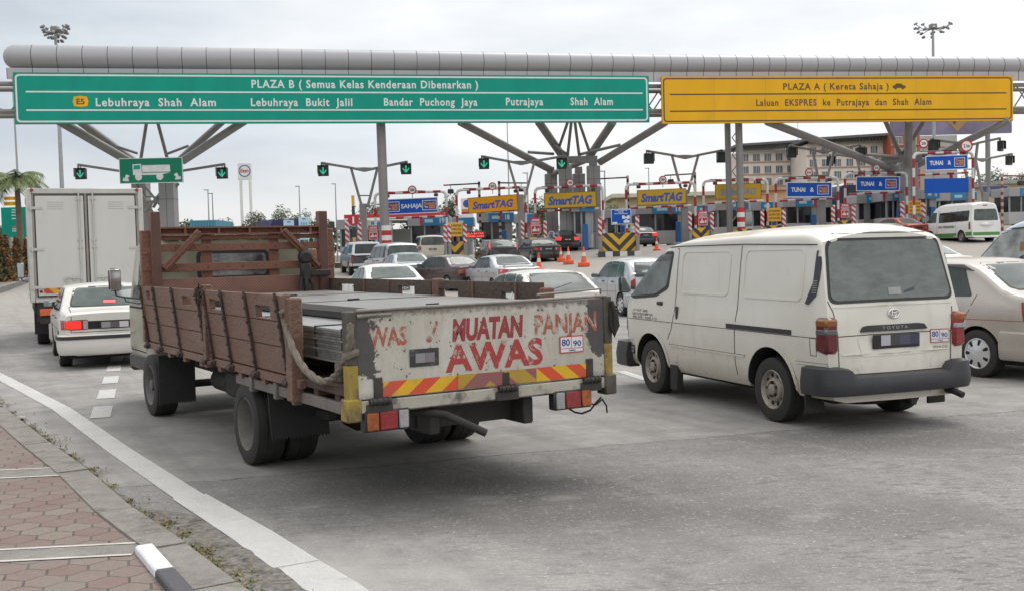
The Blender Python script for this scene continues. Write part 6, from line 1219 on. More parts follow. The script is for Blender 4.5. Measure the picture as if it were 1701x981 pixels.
gx = lambda px: (px - 24) / (1078 - 24); gy = lambda py, px: 1 - (py - (117 + 13 * gx(px))) / (86 - 9 * gx(px))
W1 = (gan(.988) - gan(.010)).length
tx = lambda s_, a, b_, y: (s_, gx(a), gx(b_), gy(y, (a + b_) / 2), .44)
t, w_, h = big_sign('green_direction_sign', 'long green direction sign headed PLAZA B hung under the gantry', .010, .988, 9.55, 12.45, GRN, M('green_sign_edge', (.02, .20, .15), .5), dict(rules=[(gx(42), gx(1066), gy(154, 560)), (gx(42), gx(1066), gy(183, 560))], text=[tx('PLAZA B ( Semua Kelas Kenderaan Dibenarkan )', 392, 771, 140.5), tx('Lebuhraya  Shah  Alam', 147, 334, 168), tx('Lebuhraya  Bukit  Jalil', 390, 556, 169.5), tx('Bandar  Puchong  Jaya', 609, 769, 170.5), tx('Putrajaya', 819, 885, 171), tx('Shah  Alam', 934, 1011, 171.5)]), WL)
bx, bz_ = gx(124) * w_, gy(166, 124) * h; hx = [(bx + .40 * cos(a) * (1.0), bz_ + .26 * sin(a)) for a in [pi / 6 + i * pi / 3 for i in range(6)]]
bd_ = MB().prism([(bx - .36, bz_ - .26), (bx, bz_ - .32), (bx + .36, bz_ - .26), (bx + .42, bz_), (bx + .36, bz_ + .26), (bx, bz_ + .32), (bx - .36, bz_ + .26), (bx - .42, bz_)], lambda u, v, d: (u, -.167 - d, v), 0, .01).build('route_badge', YEL, t); lettering('E5', bx - .22, bx + .22, bz_ - .15, bz_ + .15, -.178, DL, bd_, 'lettering', .02)
yx = lambda px: (px - 1099) / (1690 - 1099); yy_ = lambda py, px: 1 - (py - 129) / (76)
tx = lambda s_, a, b_, y: (s_, yx(a), yx(b_), yy_(y, 0), .40)
t, w_, h = big_sign('amber_direction_sign', 'amber direction sign headed PLAZA A hung under the gantry', 1.012, 1.80, 9.45, 12.42, YEL, M('amber_sign_edge', (.55, .26, .04), .5), dict(rules=[(yx(1112), yx(1678), yy_(158, 0)), (yx(1112), yx(1678), yy_(185, 0))], text=[tx('PLAZA A ( Kereta Sahaja )', 1297, 1474, 146), tx('Laluan  EKSPRES  ke  Putrajaya  dan  Shah  Alam', 1252, 1547, 172)]), DL)
cx_, cz_ = yx(1492) * w_, yy_(146, 0) * h
MB().prism(rpoly([(cx_ - .45, cz_ - .12), (cx_ + .45, cz_ - .12), (cx_ + .45, cz_ + .02), (cx_ + .28, cz_ + .05), (cx_ + .15, cz_ + .17), (cx_ - .2, cz_ + .17), (cx_ - .33, cz_ + .05), (cx_ - .45, cz_ + .02)], .03), lambda u, v, d: (u, -.168 - d, v), 0, .004).prism([(cx_ - .25 + .09 * cos(a * .6), cz_ - .13 + .09 * sin(a * .6)) for a in range(10)], lambda u, v, d: (u, -.168 - d, v), 0, .006).prism([(cx_ + .25 + .09 * cos(a * .6), cz_ - .13 + .09 * sin(a * .6)) for a in range(10)], lambda u, v, d: (u, -.168 - d, v), 0, .006).build('car_symbol', DL, t)
# green lorry sign on the left columns
def lorry_sign():
    a, b_ = at(200, 306, 63.5), at(304.5, 306, 63.5); w_ = (b_ - a).length; h = at(200, 264, 63.5).z - a.z; t = thing('green_lorry_sign', 'small green sign with a white lorry symbol and two arrows', 'road sign', a, 0.02)
    MB().box(0, w_, -.1, 0, 0, h, 0, .01).build('board', signface('dark_green_sheeting', (.012, .17, .10)), t)
    f = lambda u, v, d: (u * w_, -.102 - d, (1 - v) * h); q = MB(); X = lambda px: (px - 654) / (997 - 654); Y = lambda py: (py - 668) / (800 - 668)
    PL = lambda pts, d0=0, d1=.006: q.prism([(X(a), Y(b)) for a, b in pts], f, d0, d1)
    PL([(778, 706), (928, 706), (930, 742), (778, 742)]); PL([(726, 700), (773, 698), (776, 742), (778, 746), (930, 746), (880, 757), (778, 757), (740, 757), (728, 756)], 0, .006)
    for cx in (757, 872): PL([(cx + 19 * cos(i * .393), 767 + 18 * sin(i * .393)) for i in range(16)], .0, .010)
    PL([(690, 751), (709, 760), (697, 772), (703, 776), (704, 788), (671, 785), (674, 766), (682, 772)]); PL([(948, 758), (966, 748), (976, 770), (985, 766), (986, 783), (955, 785), (955, 775), (962, 774)])
    q.build('lorry_symbol', M('white_symbol', (.58, .60, .60), .5), t); MB().prism([(X(733), Y(706)), (X(768), Y(704)), (X(768), Y(726)), (X(731), Y(728))], f, .0065, .009).build('cab_window', GRN, t)
    bd = MB(); bd.box(0, w_, -.106, -.101, 0, .03).box(0, w_, -.106, -.101, h - .03, h).box(0, .03, -.106, -.101, .03, h - .03).box(w_ - .03, w_, -.106, -.101, .03, h - .03).build('border', WL, t)
lorry_sign()
# ------------------------------------------------------------------ lane signals on forked posts
LED = emit('green_led', (.05, .85, .5), .9); LEDOFF = M('dim_green_led', (.03, .12, .09), .5)
def lane_signal(px, py, d, label, on=1, yaw=0.):
    p = at(px, py, d); t = thing('lane_signal', label, 'traffic signal', p - Vector((0, 0, .34)), yaw, 'arrow signals over the lanes')
    MB().box(-.33, .33, -.08, .18, 0, .68, 0, .02).box(-.34, .34, -.26, -.08, .66, .685).box(-.345, -.33, -.24, -.08, .15, .68).box(.33, .345, -.24, -.08, .15, .68).box(-.02, .02, .02, .08, .68, .85).build('signal_box', M('signal_black', (.02, .024, .024), .5, 0, .2, 3), t)
    ar = MB(); D = lambda u, v: ar.box(u - .015, u + .015, -.09, -.081, v - .015, v + .015, 0, .004)
    for i in range(7): D(-.03, .20 + i * .055); D(.03, .20 + i * .055)
    for i in range(5):
        for s_ in (-1, 1): D(s_ * (.03 + i * .04), .13 + i * .05); D(s_ * (.03 + i * .04), .19 + i * .05)
    ar.build('arrow_lamps', LED if on else LEDOFF, t)
def forked_post(pxc, d, L, R_, C_, yb, label, legs=22):
    t = thing('forked_signal_post', label, 'signal post', gpx(pxc, d), 0, 'forked signal posts'); o = t.location
    A = lambda px, py: at(px, py, d) - o
    cL, cR, l0, l1 = A(*L), A(*R_), A(C_[0] - legs, C_[1] - 5), A(C_[0] + legs, C_[1] - 5); c = A(*C_); bl, br_ = A(pxc - 4.5, yb), A(pxc + 4.5, yb)
    MB().box(-.22, .22, -.2, .2, -.1, bl.z + .25, 0, .03).build('post', GP1, t)
    MB().bar(bl, l0, .16, .16, 0, .02).bar(br_, l1, .16, .16, 0, .02).bar(bl.lerp(l0, .3), br_.lerp(l1, .3), .08, .08).build('fork', GP1, t)
    for e, l in ((cL, l0), (cR, l1)):
        s_ = 1 if e.x > l.x else -1; am = MB().bar(l, e, .13, .16, 0, .02).bar(l, c, .16, .16, 0, .02).box(e.x - .05, e.x + .05, e.y - .05, e.y + .05, e.z - .25, e.z + .05); am.build('arm', GP1, t)
    MB().prism([(l0.x, l0.z), (c.x, c.z - .05), (l1.x, l1.z), (c.x, c.z + .22)], lambda u, v, dd: (u, dd, v), -.03, .03).build('gusset', GP1, t)
forked_post(250, 67.8, (130, 274), (373, 273), (250, 291), 345, 'forked signal post behind the small green lorry sign', 40)
for a in ((134, 289, 67.5, 'lit arrow signal left of the small green lorry sign'), (369, 288, 67.5, 'lit arrow signal right of the small green lorry sign')): lane_signal(*a)
forked_post(606, 70, (534, 271), (676, 269), (605, 284), 345, 'forked signal post beside the round post with red bands'); lane_signal(537, 284, 69.8, 'lit arrow signal left of the round banded post'); lane_signal(674.5, 281, 69.8, 'lit arrow signal just right of the round banded post')
forked_post(867, 71, (800, 260), (935, 260), (866, 273), 330, 'forked signal post just left of the four grey columns'); lane_signal(804, 272.5, 70.8, 'lit arrow signal above the first amber lane sign'); lane_signal(933, 272, 70.5, 'lit arrow signal in front of the four grey columns')
forked_post(1138, 73, (1074, 251), (1200, 250), (1138, 263), 322, 'forked signal post between the third and fourth amber lane signs'); lane_signal(1078, 264, 72.8, 'dim arrow signal above the third amber lane sign', 0, .1); lane_signal(1199, 262, 72.8, 'dark arrow signal just left of the twin round posts', 0, .15)
forked_post(1366, 75, (1311, 243), (1428, 241), (1368, 254), 310, 'forked signal post above the leftmost blue cash lane sign', 18); lane_signal(1315, 254, 74.8, 'dim arrow signal above the leftmost blue cash lane sign', 0, .15); lane_signal(1430, 254, 74.8, 'dim arrow signal before the pale building near the right columns', 0, .2)
forked_post(1440, 80, (1388, 257), (1488, 262), (1437, 267), 320, 'forked signal post in front of the pale building, farther back', 14); lane_signal(1380, 268, 79, 'dark hooded signal seen from the side before the pale building', 0, .9)
forked_post(1612, 74, (1546, 232), (1661, 230), (1608, 243), 300, 'forked signal post behind the doubled blue lane signs', 16); lane_signal(1551, 242, 73.8, 'dim arrow signal left of the large red height limit disc', 0, .1); lane_signal(1663, 243, 73.8, 'hooded signal turned aside at the far right', 0, .9)
forked_post(1637, 82, (1600, 264), (1681, 256), (1632, 268), 325, 'rightmost forked signal post, above the minibus', 12); lane_signal(1677, 267, 81.5, 'rightmost hooded signal, near the photo edge', 0, .7)
# ------------------------------------------------------------------ lane arches with their boards
RWB = [M('pole_red', (.36, .025, .035), .5, 0, .15, 5, (.2, .1, .08), .3, 5), M('pole_white', (.66, .65, .63), .5, 0, .08, 5, (.35, .3, .26), .35, 5)]
TAGBLUE = M('sign_violet_blue', (.035, .075, .34), .45, 0, .08); BLU = signface('blue_sign_sheeting', (.012, .085, .42)); LY = signface('dull_amber_board', (.52, .32, .03)); OY = signface('bright_amber_board', (.72, .31, .015))
def arch(pl, pr, tl, tr_, d, label, low=None):
    a, b_ = gpx(pl, d), gpx(pr, d); za, zb_ = at(pl, tl, d).z, at(pr, tr_, d).z; t = thing('height_limit_arch', label, 'arch', a, 0, 'red and white arches over the lanes'); w_ = b_.x - a.x; ha, hb = za - a.z, zb_ - a.z
    k = .35; MB().banded((0, 0, 0), (0, 0, ha - k), .085, .62, [1, 0], 10).build('post', RWB, t); MB().banded((w_, 0, b_.z - a.z), (w_, 0, hb - k), .085, .62, [1, 0], 10, 1).build('post', RWB, t)
    MB().banded((k, 0, ha), (w_ - k, 0, hb), .09, .48, [1, 0], 10).build('cross_bar', RWB, t)
    MB().tube([(0, 0, ha - k), (.04, 0, ha - .16), (.14, 0, ha - .04), (k, 0, ha)], .10, 10).build('bend', RWB[1], t); MB().tube([(w_, 0, hb - k), (w_ - .04, 0, hb - .16), (w_ - .14, 0, hb - .04), (w_ - k, 0, hb)], .10, 10).build('bend', RWB[1], t)
    for z in (1.0, 2.2, 3.2):
        MB().tube([(w_ - .1, 0, z), (w_ - .5, .05, z)], .02, 6).build('bracket', GP1, t)
    if low:
        zl = at(pl + 8, low, d).z - a.z; MB().banded((.3, .12, zl), (w_ - .25, .12, zl + .08), .07, .5, [0, 1], 8).build('swing_bar', RWB, t); MB().box(w_ * .62, w_ * .62 + .18, .05, .2, zl - .5, zl + .1, 0, .02).build('hanging_weight', RWB[0], t)
    lp = MB()
    for f in (.18, .86): lp.box(w_ * f - .13, w_ * f + .13, -.25, .05, ha - .28, ha - .08, 0, .04).tube([(w_ * f, 0, ha), (w_ * f, -.1, ha - .12)], .02, 6)
    lp.build('flood_lamps', BLK, t); cb = MB().tube([(w_ * .1, -.03, ha + .1), (w_ * .3, -.04, ha + .07), (w_ * .6, -.03, ha + .12), (w_ * .9, -.03, ha + .04)], .025, 6); cb.build('cable', DRK, t)
def disc(px, py, d, r, label, word, name='round_limit_sign'):
    p = at(px, py, d); t = thing(name, label, 'round sign', p - Vector((0, .14, 0)), 0, 'round limit signs on the arches'); MB().lathe([(0, 0), (r, 0), (r, .03), (0, .03)], (0, 0, 0), (0, 1, 0), 28).build('red_ring', M('disc_red', (.42, .02, .03), .45, 0, .1), t); MB().lathe([(0, 0), (r * .74, 0), (r * .74, .006), (0, .006)], (0, -.007, 0), (0, 1, 0), 28).build('white_face', M('disc_white', (.72, .72, .71), .45), t); lettering(word, -r * .48, r * .48, -r * .25, r * .25, -.009, DRK, t, 'lettering', .03); MB().box(-.02, .02, .03, .06, -r - .25, 0).build('stem', GP1, t)
def board(x0, y0, x1, y1, d, label, face, roll=0., name='lane_sign', group='signs over the lanes'):
    a, b_ = at(x0, y1, d), at(x1, y1, d); w_ = b_.x - a.x; h = (y1 - y0) * d / FPX; c = at((x0 + x1) / 2, (y0 + y1) / 2, d)
    t = thing(name, label, 'lane sign', c + Vector((0, -.25, 0)), 0, group); t.rotation_euler = (0, -roll, 0)
    MB().box(-w_ / 2, w_ / 2, -.04, .05, -h / 2, h / 2, 0, .008).build('board', face, t); return t, w_, h
def frame(t, w_, h, mat, e=.045): MB().box(-w_ / 2, w_ / 2, -.047, -.041, -h / 2, -h / 2 + e).box(-w_ / 2, w_ / 2, -.047, -.041, h / 2 - e, h / 2).box(-w_ / 2, -w_ / 2 + e, -.047, -.041, -h / 2 + e, h / 2 - e).box(w_ / 2 - e, w_ / 2, -.047, -.041, -h / 2 + e, h / 2 - e).build('border', mat, t)
def smart(t, w_, h, thick=.03, c=None, fill=1.):
    c = c or TAGBLUE; H_ = h * .40 * fill; frame(t, w_, h, DL, .03)
    lettering('SmartTAG', -w_ * .40 * fill ** .3, w_ * .40 * fill ** .3, -H_ / 2 - .02, H_ / 2 - .02, -.042, c, t, 'lettering', thick, .25)
ORB = M('badge_orange', (.62, .22, .03), .5, 0, .1); NAV = M('badge_navy', (.04, .06, .22), .5)
def tbadge(t, cx, cz, w_, h):
    b_ = MB().box(cx - w_ / 2, cx + w_ / 2, -.048, -.041, cz - h / 2, cz + h / 2).build('badge_frame', WL, t); MB().box(cx - w_ / 2 + .035, cx + w_ / 2 - .035, -.052, -.0485, cz - h / 2 + .035, cz + h / 2 - .035).build('badge_ground', NAV, b_)
    lettering('Touch', cx - w_ * .40, cx + w_ * .40, cz + h * .05, cz + h * .30, -.0525, ORB, b_, 'lettering', .045); lettering("'n", cx - w_ * .36, cx - w_ * .14, cz - h * .26, cz - h * .06, -.0525, WL, b_, 'lettering', .03); lettering('GO', cx - w_ * .06, cx + w_ * .38, cz - h * .32, cz - h * .02, -.0525, ORB, b_, 'lettering', .06)
def tunai(t, w_, h):
    frame(t, w_, h, WL); lettering('TUNAI', -w_ * .40, -w_ * .09, -h * .14, h * .14, -.042, WL, t, 'lettering', .03); lettering('&', w_ * .02, w_ * .10, -h * .14, h * .14, -.042, WL, t, 'lettering', .02); tbadge(t, w_ * .30, 0, w_ * .25, h * .62)
arch(626, 744, 322, 318, 70, 'red and white arch behind the round banded post, carrying a blue sign', 364); disc(685, 316, 69.8, .28, 'round speed limit sign above the blue SAHAJA lane sign', '20')
t, w_, h = board(637, 330, 728, 355.5, 69.8, 'blue lane sign reading SAHAJA between two square badges', BLU, .02); frame(t, w_, h, WL); lettering('SAHAJA', -w_ * .17, w_ * .21, -h * .13, h * .13, -.042, WL, t, 'lettering', .02); tbadge(t, -w_ * .33, 0, w_ * .26, h * .64); tbadge(t, w_ * .345, 0, w_ * .26, h * .64)
arch(761, 875, 316, 311, 71, 'red and white arch carrying the first amber sign from the left', 354); disc(818, 310, 70.8, .26, 'round speed limit sign above the first amber lane sign', '20'); t, w_, h = board(777.5, 326.5, 860, 352.5, 70.8, 'bright clean amber lane sign with violet letters, tilted up to the right', OY, .05); smart(t, w_, h, .04, None, 1.1)
arch(891, 1003, 313, 308, 71.5, 'red and white arch in front of the four grey columns', 351); disc(947, 304, 71.3, .26, 'round speed limit sign in front of the four grey columns', '20'); t, w_, h = board(903.5, 320, 990, 345.5, 71.2, 'faded amber lane sign with thick letters in front of the four grey columns', LY, .015); smart(t, w_, h, .045, None, 1.25)
arch(1042, 1156, 307, 303, 72.5, 'red and white arch just right of the blue information sign', 346); disc(1100.5, 299, 72.3, .26, 'round speed limit sign above the third amber lane sign', '20'); t, w_, h = board(1057.5, 315, 1139, 340.5, 72.2, 'faded amber lane sign with thick letters right of the blue information sign', LY, .015); smart(t, w_, h, .045, None, 1.25)
arch(1170, 1276, 301, 298, 73.5, 'red and white arch partly behind the twin round posts', 338); t, w_, h = board(1186.5, 306, 1263, 331, 73.2, 'amber lane sign with pale blue letters partly behind the twin round posts', LY, .0); smart(t, w_, h, .02, M('sign_pale_blue', (.12, .24, .42), .5))
arch(1290, 1393, 297, 295, 74.5, 'red and white arch carrying the leftmost blue cash lane sign', 334); disc(1343, 287, 74.3, .28, 'round limit sign above the leftmost blue cash lane sign', '2.1m'); t, w_, h = board(1305, 303.5, 1380, 328, 74.2, 'leftmost blue TUNAI lane sign', BLU, -.025); tunai(t, w_, h)
arch(1405, 1507, 289, 287, 75.5, 'red and white arch carrying the middle blue cash lane sign', 323); disc(1455, 279.5, 75.3, .26, 'round limit sign above the middle blue cash lane sign', '2.1m'); t, w_, h = board(1420, 294, 1492, 318, 75.2, 'middle blue TUNAI lane sign', BLU, -.02); tunai(t, w_, h)
arch(1519, 1617, 255, 253, 70, 'taller red and white arch at the right carrying two blue boards', 291); disc(1533, 239, 69.8, .30, 'round speed limit sign at the left top of the tallest arch', '20'); disc(1604, 243, 69.7, .40, 'large red height limit disc on the tallest arch', '2.1m'); t, w_, h = board(1534.5, 259, 1605, 283, 69.7, 'highest blue TUNAI lane sign at the right', BLU, .01); tunai(t, w_, h); board(1533.5, 297, 1606, 321, 69.6, 'blank blue board below the highest blue lane sign', BLU, .0)
# reversed sign of the opposite lanes
t, w_, h = board(1628, 309, 1672, 328, 90, 'dull blue sign seen from behind the minibus, SAHAJA in pale letters', M('dull_blue_sheeting', (.06, .085, .16), .6), .0); frame(t, w_, h, M('dull_white', (.38, .39, .41), .6)); lettering('SAHAJA', w_ * .22, -w_ * .32, h * .16, -h * .16, -.042, M('dull_white', (.38, .39, .41), .6), t, 'lettering', .02)
# black and red camera masts
def mast(px, ytop, arm, d, label, mats=None):
    p = gpx(px, d); z = at(px, ytop, d).z - p.z; t = thing('camera_mast', label, 'mast', p, 0, 'striped camera masts'); mm = mats or [M('mast_black', (.03, .028, .03), .6), M('mast_pale', (.42, .36, .33), .6, 0, .1)]
    MB().banded((0, 0, 0), (0, 0, z), .085, .22, [0, 1], 8).build('post', mm, t); L_ = (arm - px) * d / FPX; MB().banded((0, 0, z - .12), (L_, 0, z - .18), .05, .4, [0, 0, 1], 8).build('arm', [mm[0], M('mast_red', (.25, .05, .05), .6)], t)
    c = MB().box(L_ * .8 - .2, L_ * .8 + .2, -.2, .2, z - .75, z - .45, 0, .05).cyl((L_ * .8, 0, z - .5), (L_ * .8, 0, z - .15), .02, 0, 6); c.build('camera', BLK, t)
mast(799, 302, 740, 73, 'black and red camera mast behind the first amber sign, arm to the left'); mast(832, 301, 878, 73.5, 'black camera mast behind the first amber sign, arm to the right'); mast(1045, 292, 984, 74, 'dark striped camera mast left of the third amber sign'); mast(1156.5, 286, 1106, 75, 'camera mast right of the third amber sign'); mast(1665, 289, 1705, 68, 'red and black camera mast at the far right', [M('mast_dark_red', (.2, .05, .05), .6), M('mast_pale', (.42, .36, .33), .6, 0, .1)])
# ------------------------------------------------------------------ islands, booths, bollards, small signs
CHEV = stripes('black_yellow_chevrons', (.60, .36, .02), (.035, .032, .03), (0, 1.0, -1., 20.), 1.5, .5, .5, .3); KERBBW = [M('kerb_black', (.05, .05, .05), .7), M('kerb_white', (.60, .59, .57), .7, 0, .1, 4)]
RWS = stripes('red_white_diagonals', (.62, .60, .58), (.38, .04, .05), (.9, 0, 1., 20.), 3.0, .48, .5, .3)
def island(px, d, where, chev=None, boll=(), length=9., w_=1.9):
    p = gpx(px, d); t = thing('lane_island', 'raised lane island ' + where, 'traffic island', (p.x, p.y - .25, p.z), 0, 'raised lane islands')
    MB().box(-w_ / 2, w_ / 2, 0, length, -.2, .20, 0, .05).build('island_kerb', M('island_concrete', (.33, .32, .30), .85, 0, .1, 2), t)
    nb = MB()
    for i in range(6): nb.box(-w_ / 2 - .12 + i * (w_ + .24) / 6, -w_ / 2 - .12 + (i + 1) * (w_ + .24) / 6 - .004, -.12, .0, -.1, .28, i % 2)
    nb.build('painted_nose', KERBBW, t)
    if chev:
        x0, x1, y0, y1 = chev; a, b_ = at(x0, y1, d), at(x1, y1, d); W_ = b_.x - a.x; H_ = (y1 - y0) * d / FPX; c = thing('crash_block', 'black and yellow chevron crash block ' + where, 'crash block', ((a.x + b_.x) / 2, d, a.z), 0, 'chevron crash blocks')
        q = MB(); e = W_ * .06; q.prism([(-W_ / 2, 0), (W_ / 2, 0), (W_ / 2 - e, H_ * .5), (W_ / 2 - e * 1.2, H_), (-W_ / 2 + e * 1.2, H_), (-W_ / 2 + e, H_ * .5)], lambda u, v, dd: (u, dd, v), 0, .9); q.build('chevron_block', CHEV, c)
        if a.z - p.z > .12: MB().box(-W_ / 2 + .05, W_ / 2 - .05, .02, .85, p.z - a.z, -.003, 0, .01).build('plinth', M('island_concrete', (.33, .32, .30), .85, 0, .1, 2), c)
    for k, (bx_, y0, y1, side) in enumerate(boll):
        a = at(bx_, y1, d - .1); g = gz(a.x, a.y); h = at(bx_, y0, d - .1).z - g
        b_ = thing('striped_bollard', 'striped bollard ' + side + ' of island ' + where, 'bollard', (a.x, a.y, g), 0, 'red and white striped bollards'); MB().box(-.095, .095, -.12, .12, 0, max(.5, a.z - g), 0, .02).build('grey_foot', GP1, b_); MB().box(-.105, .105, -.13, .13, max(.5, a.z - g) + .002, h, 0, .02).build('striped_sleeve', RWS, b_)
island(587, 66, 'left of the round banded post', None, ((577, 366, 402, 'left'), (598, 370, 402, 'right')))
island(756, 63, 'below the first yellow helpline sign', (736, 776, 402, 430), ((740.5, 373, 403, 'left'), (747, 374, 403, 'inner left'), (773, 373, 404, 'right')))
island(887, 69, 'below the red sign near the columns', (869, 901, 395, 411), ((868.5, 366, 398, 'left'), (906, 367, 398, 'right')))
island(1029, 63.5, 'below the blue information sign', (998, 1060, 388, 418), ((997, 361, 392, 'left'), (1059, 359, 391, 'right')), 9, 2.3)
island(1164, 70, 'below the red sign left of twin posts', (1148, 1181, 379, 396), ((1146.5, 352, 384, 'left'), (1183, 353, 384, 'right')))
island(1232, 69.2, 'under the twin round posts', (1220, 1254, 381, 395), ())
island(1285, 71, 'below the middle yellow helpline sign', (1270, 1301, 375, 391), ((1266.5, 349, 380, 'left'), (1302, 348, 379, 'right')))
island(1402, 72, 'below the red sign among blue signs', (1388, 1418, 367, 382), ((1384, 341, 373, 'left'), (1418, 341, 372, 'right')))
island(1520, 71, 'below the yellow sign beside the minibus', (1517, 1537, 362, 376), ((1499, 335, 366, 'left'), (1534, 337, 362, 'right')))
def post_sign(x0, y0, x1, y1, d, name, label, cat, mat, group):
    c = at((x0 + x1) / 2, y1, d); g = gz(c.x, c.y); t = thing(name, label, cat, (c.x, d, g), 0, group); w_ = (x1 - x0) * d / FPX; h = (y1 - y0) * d / FPX; z0 = c.z - g
    MB().box(-w_ / 2, w_ / 2, -.03, .02, z0, z0 + h, 0, .008).build('board', mat, t)
    [MB().cyl((s_ * w_ * .2, .05, 0), (s_ * w_ * .2, .05, z0 + h * .8), .035, 0, 8).build('leg', GP1, t) for s_ in (-1, 1)]
    return t, w_, h, z0
def awas(x0, y0, x1, y1, d, where):
    t, w_, h, z = post_sign(x0, y0, x1, y1, d, 'red_warning_sign', 'red AWAS warning sign ' + where, 'warning sign', M('warning_red', (.42, .025, .045), .5, 0, .08), 'red warning signs on the islands')
    l = MB(); l.box(-w_ * .46, w_ * .46, -.036, -.031, z + h * .70, z + h * .725).box(-w_ * .46, w_ * .46, -.036, -.031, z + h * .52, z + h * .545); s_ = w_ * .012
    cx, cz = 0, z + h * .12; l.prism(rpoly([(cx - w_ * .30, cz + .05), (cx + w_ * .12, cz + .05), (cx + w_ * .12, cz + h * .12), (cx + w_ * .03, cz + h * .20), (cx - w_ * .18, cz + h * .20), (cx - w_ * .30, cz + h * .12)], .02), lambda u, v, dd: (u, -.031 - dd, v), 0, .005); l.box(w_ * .18, w_ * .32, -.036, -.031, cz + .05, cz + h * .22).prism([(-w_ * .18, cz + h * .22), (w_ * .0, cz + h * .22), (-w_ * .09, cz + h * .34)], lambda u, v, dd: (u, -.031 - dd, v), 0, .005)
    e = .025; l.box(-w_ * .42, w_ * .42, -.036, -.031, z + h * .49, z + h * .505).box(-w_ * .42, -w_ * .42 + e, -.036, -.031, z + .05, z + h * .48).box(w_ * .42 - e, w_ * .42, -.036, -.031, z + .05, z + h * .48).box(-w_ * .42, w_ * .42, -.036, -.031, z + .02, z + .045); l.build('pictogram', WL, t)
    lettering('AWAS!', -w_ * .36, w_ * .36, z + h * .79, z + h * .91, -.0305, WL, t, 'lettering', .04); lettering('KURANGKAN LAJU', -w_ * .38, w_ * .38, z + h * .58, z + h * .66, -.0305, WL, t, 'lettering', .02)
awas(612.5, 375, 629, 398.5, 68, 'beside the forked post near the round banded post'); awas(881, 362, 899, 389, 70, 'near the four grey columns'); awas(1159, 350, 1176.5, 375, 71, 'left of the twin round posts'); awas(1396, 338, 1411.5, 362, 73, 'between the two lower blue lane signs')
def ldp(x0, y0, x1, y1, d, where):
    t, w_, h, z = post_sign(x0, y0, x1, y1, d, 'yellow_helpline_sign', 'yellow helpline sign ' + where, 'sign', M('helpline_yellow', (.68, .38, .03), .5, 0, .06), 'yellow helpline signs on the islands')
    for k, s_ in enumerate(('LDP HELPLINE', '03-7494 7333', '(24 HOURS)')): lettering(s_, -w_ * .42, w_ * .42, z + h * (.70 - .27 * k), z + h * (.86 - .27 * k), -.0305, DL, t, 'lettering', .03)
ldp(745, 370, 768.5, 393, 66, 'left of the first amber lane sign'); ldp(1275, 346, 1297.5, 368, 73, 'left of the leftmost blue lane sign'); ldp(1509, 334, 1530, 354.5, 72.5, 'below the blank blue board')
t, w_, h, z = post_sign(1015.5, 348, 1048.5, 373, 66.5, 'blue_information_sign', 'blue information sign with white drawings above the big chevron block', 'information sign', BLU, None); frameb = MB(); e = .03
frameb.box(-w_ / 2, w_ / 2, -.036, -.031, z, z + e).box(-w_ / 2, w_ / 2, -.036, -.031, z + h - e, z + h).box(-w_ / 2, -w_ / 2 + e, -.036, -.031, z + e, z + h - e).box(w_ / 2 - e, w_ / 2, -.036, -.031, z + e, z + h - e); q = lambda a, b_, c, d_: frameb.box(-w_ / 2 + a * w_, -w_ / 2 + b_ * w_, -.036, -.031, z + c * h, z + d_ * h)
q(.55, .68, .36, .58); q(.80, .93, .35, .58); q(.68, .80, .40, .5); q(.06, .30, .05, .16); q(.62, .92, .10, .26); q(.70, .82, .26, .33); frameb.build('drawings', WL, t)
for k, (s_, a, b_) in enumerate((('PASTIKAN SMART TAG', .20, .80), ('& BATERI', .36, .62), ('DALAM KEADAAN BAIK', .16, .84))): lettering(s_, -w_ / 2 + a * w_, -w_ / 2 + b_ * w_, z + h * (.88 - .10 * k), z + h * (.94 - .10 * k), -.0305, WL, t, 'lettering', .03)
BWALL = M('booth_grey_panel', (.33, .335, .34), .5, .1, .06, 2, (.24, .23, .22), .3, 1.5); BBLUE = M('booth_blue_fascia', (.02, .20, .42), .4, 0, .08, 2); BWIN = glassm('booth_window_glass', (.02, .024, .027), .08, .4); BINT = M('booth_pale_panel', (.46, .46, .46), .5, 0, .05)
def booth(x0, x1, ytop, d, num, label, hgt=2.75, plaque=(.45, .75)):
    a, b_ = gpx(x0, d), gpx(x1, d); w_ = b_.x - a.x; z0 = a.z + .15; h = hgt; t = thing('toll_booth', label, 'toll booth', ((a.x + b_.x) / 2, d, z0), 0, 'toll booths'); D = 2.6; W2 = w_ / 2
    MB().box(-W2, W2, 0, D, 0, .95, 0, .02).build('base_wall', BINT, t); MB().box(-W2 + .03, W2 - .03, .04, D - .04, .952, h - .62).build('window', BWIN, t)
    po = MB(); 
    for x in (-W2, -W2 + w_ * .36, W2 - .12): po.box(x, x + .12, -.012, .1, .953, h - .62, 0, .01)
    po.box(W2 - .5, W2 - .13, -.015, .05, 0, h - .62, 0, .01); po.build('mullion', BWALL, t)
    MB().box(-W2 - .15, W2 + .15, -.3, D + .2, h - .618, h + .05, 0, .02).build('roof', BWALL, t); f = MB().box(-W2 + w_ * .30, W2 + .10, -.34, -.303, h - .60, h + .02, 0, .006).build('blue_fascia', BBLUE, t)
    MB().box(-W2 + w_ * .40, -W2 + w_ * .62, -.352, -.341, h - .40, h - .18).build('plaque', M('pale_cyan_plaque', (.40, .58, .62), .5), f)
    if num: lettering(num, -W2 + w_ * .80, -W2 + w_ * .93, h - .45, h - .12, -.341, WL, f, 'lettering', .03)
    bx_ = MB().box(W2 - .75, W2 - .40, -.9, -.5, -.15, 1.55, 0, .03).build('blue_ticket_machine', M('machine_blue', (.015, .10, .30), .45, 0, .08), t)
    g2 = MB().box(-W2 + .2, W2 - .2, .2, .25, 1.0, 1.5).build('counter', BINT, t)
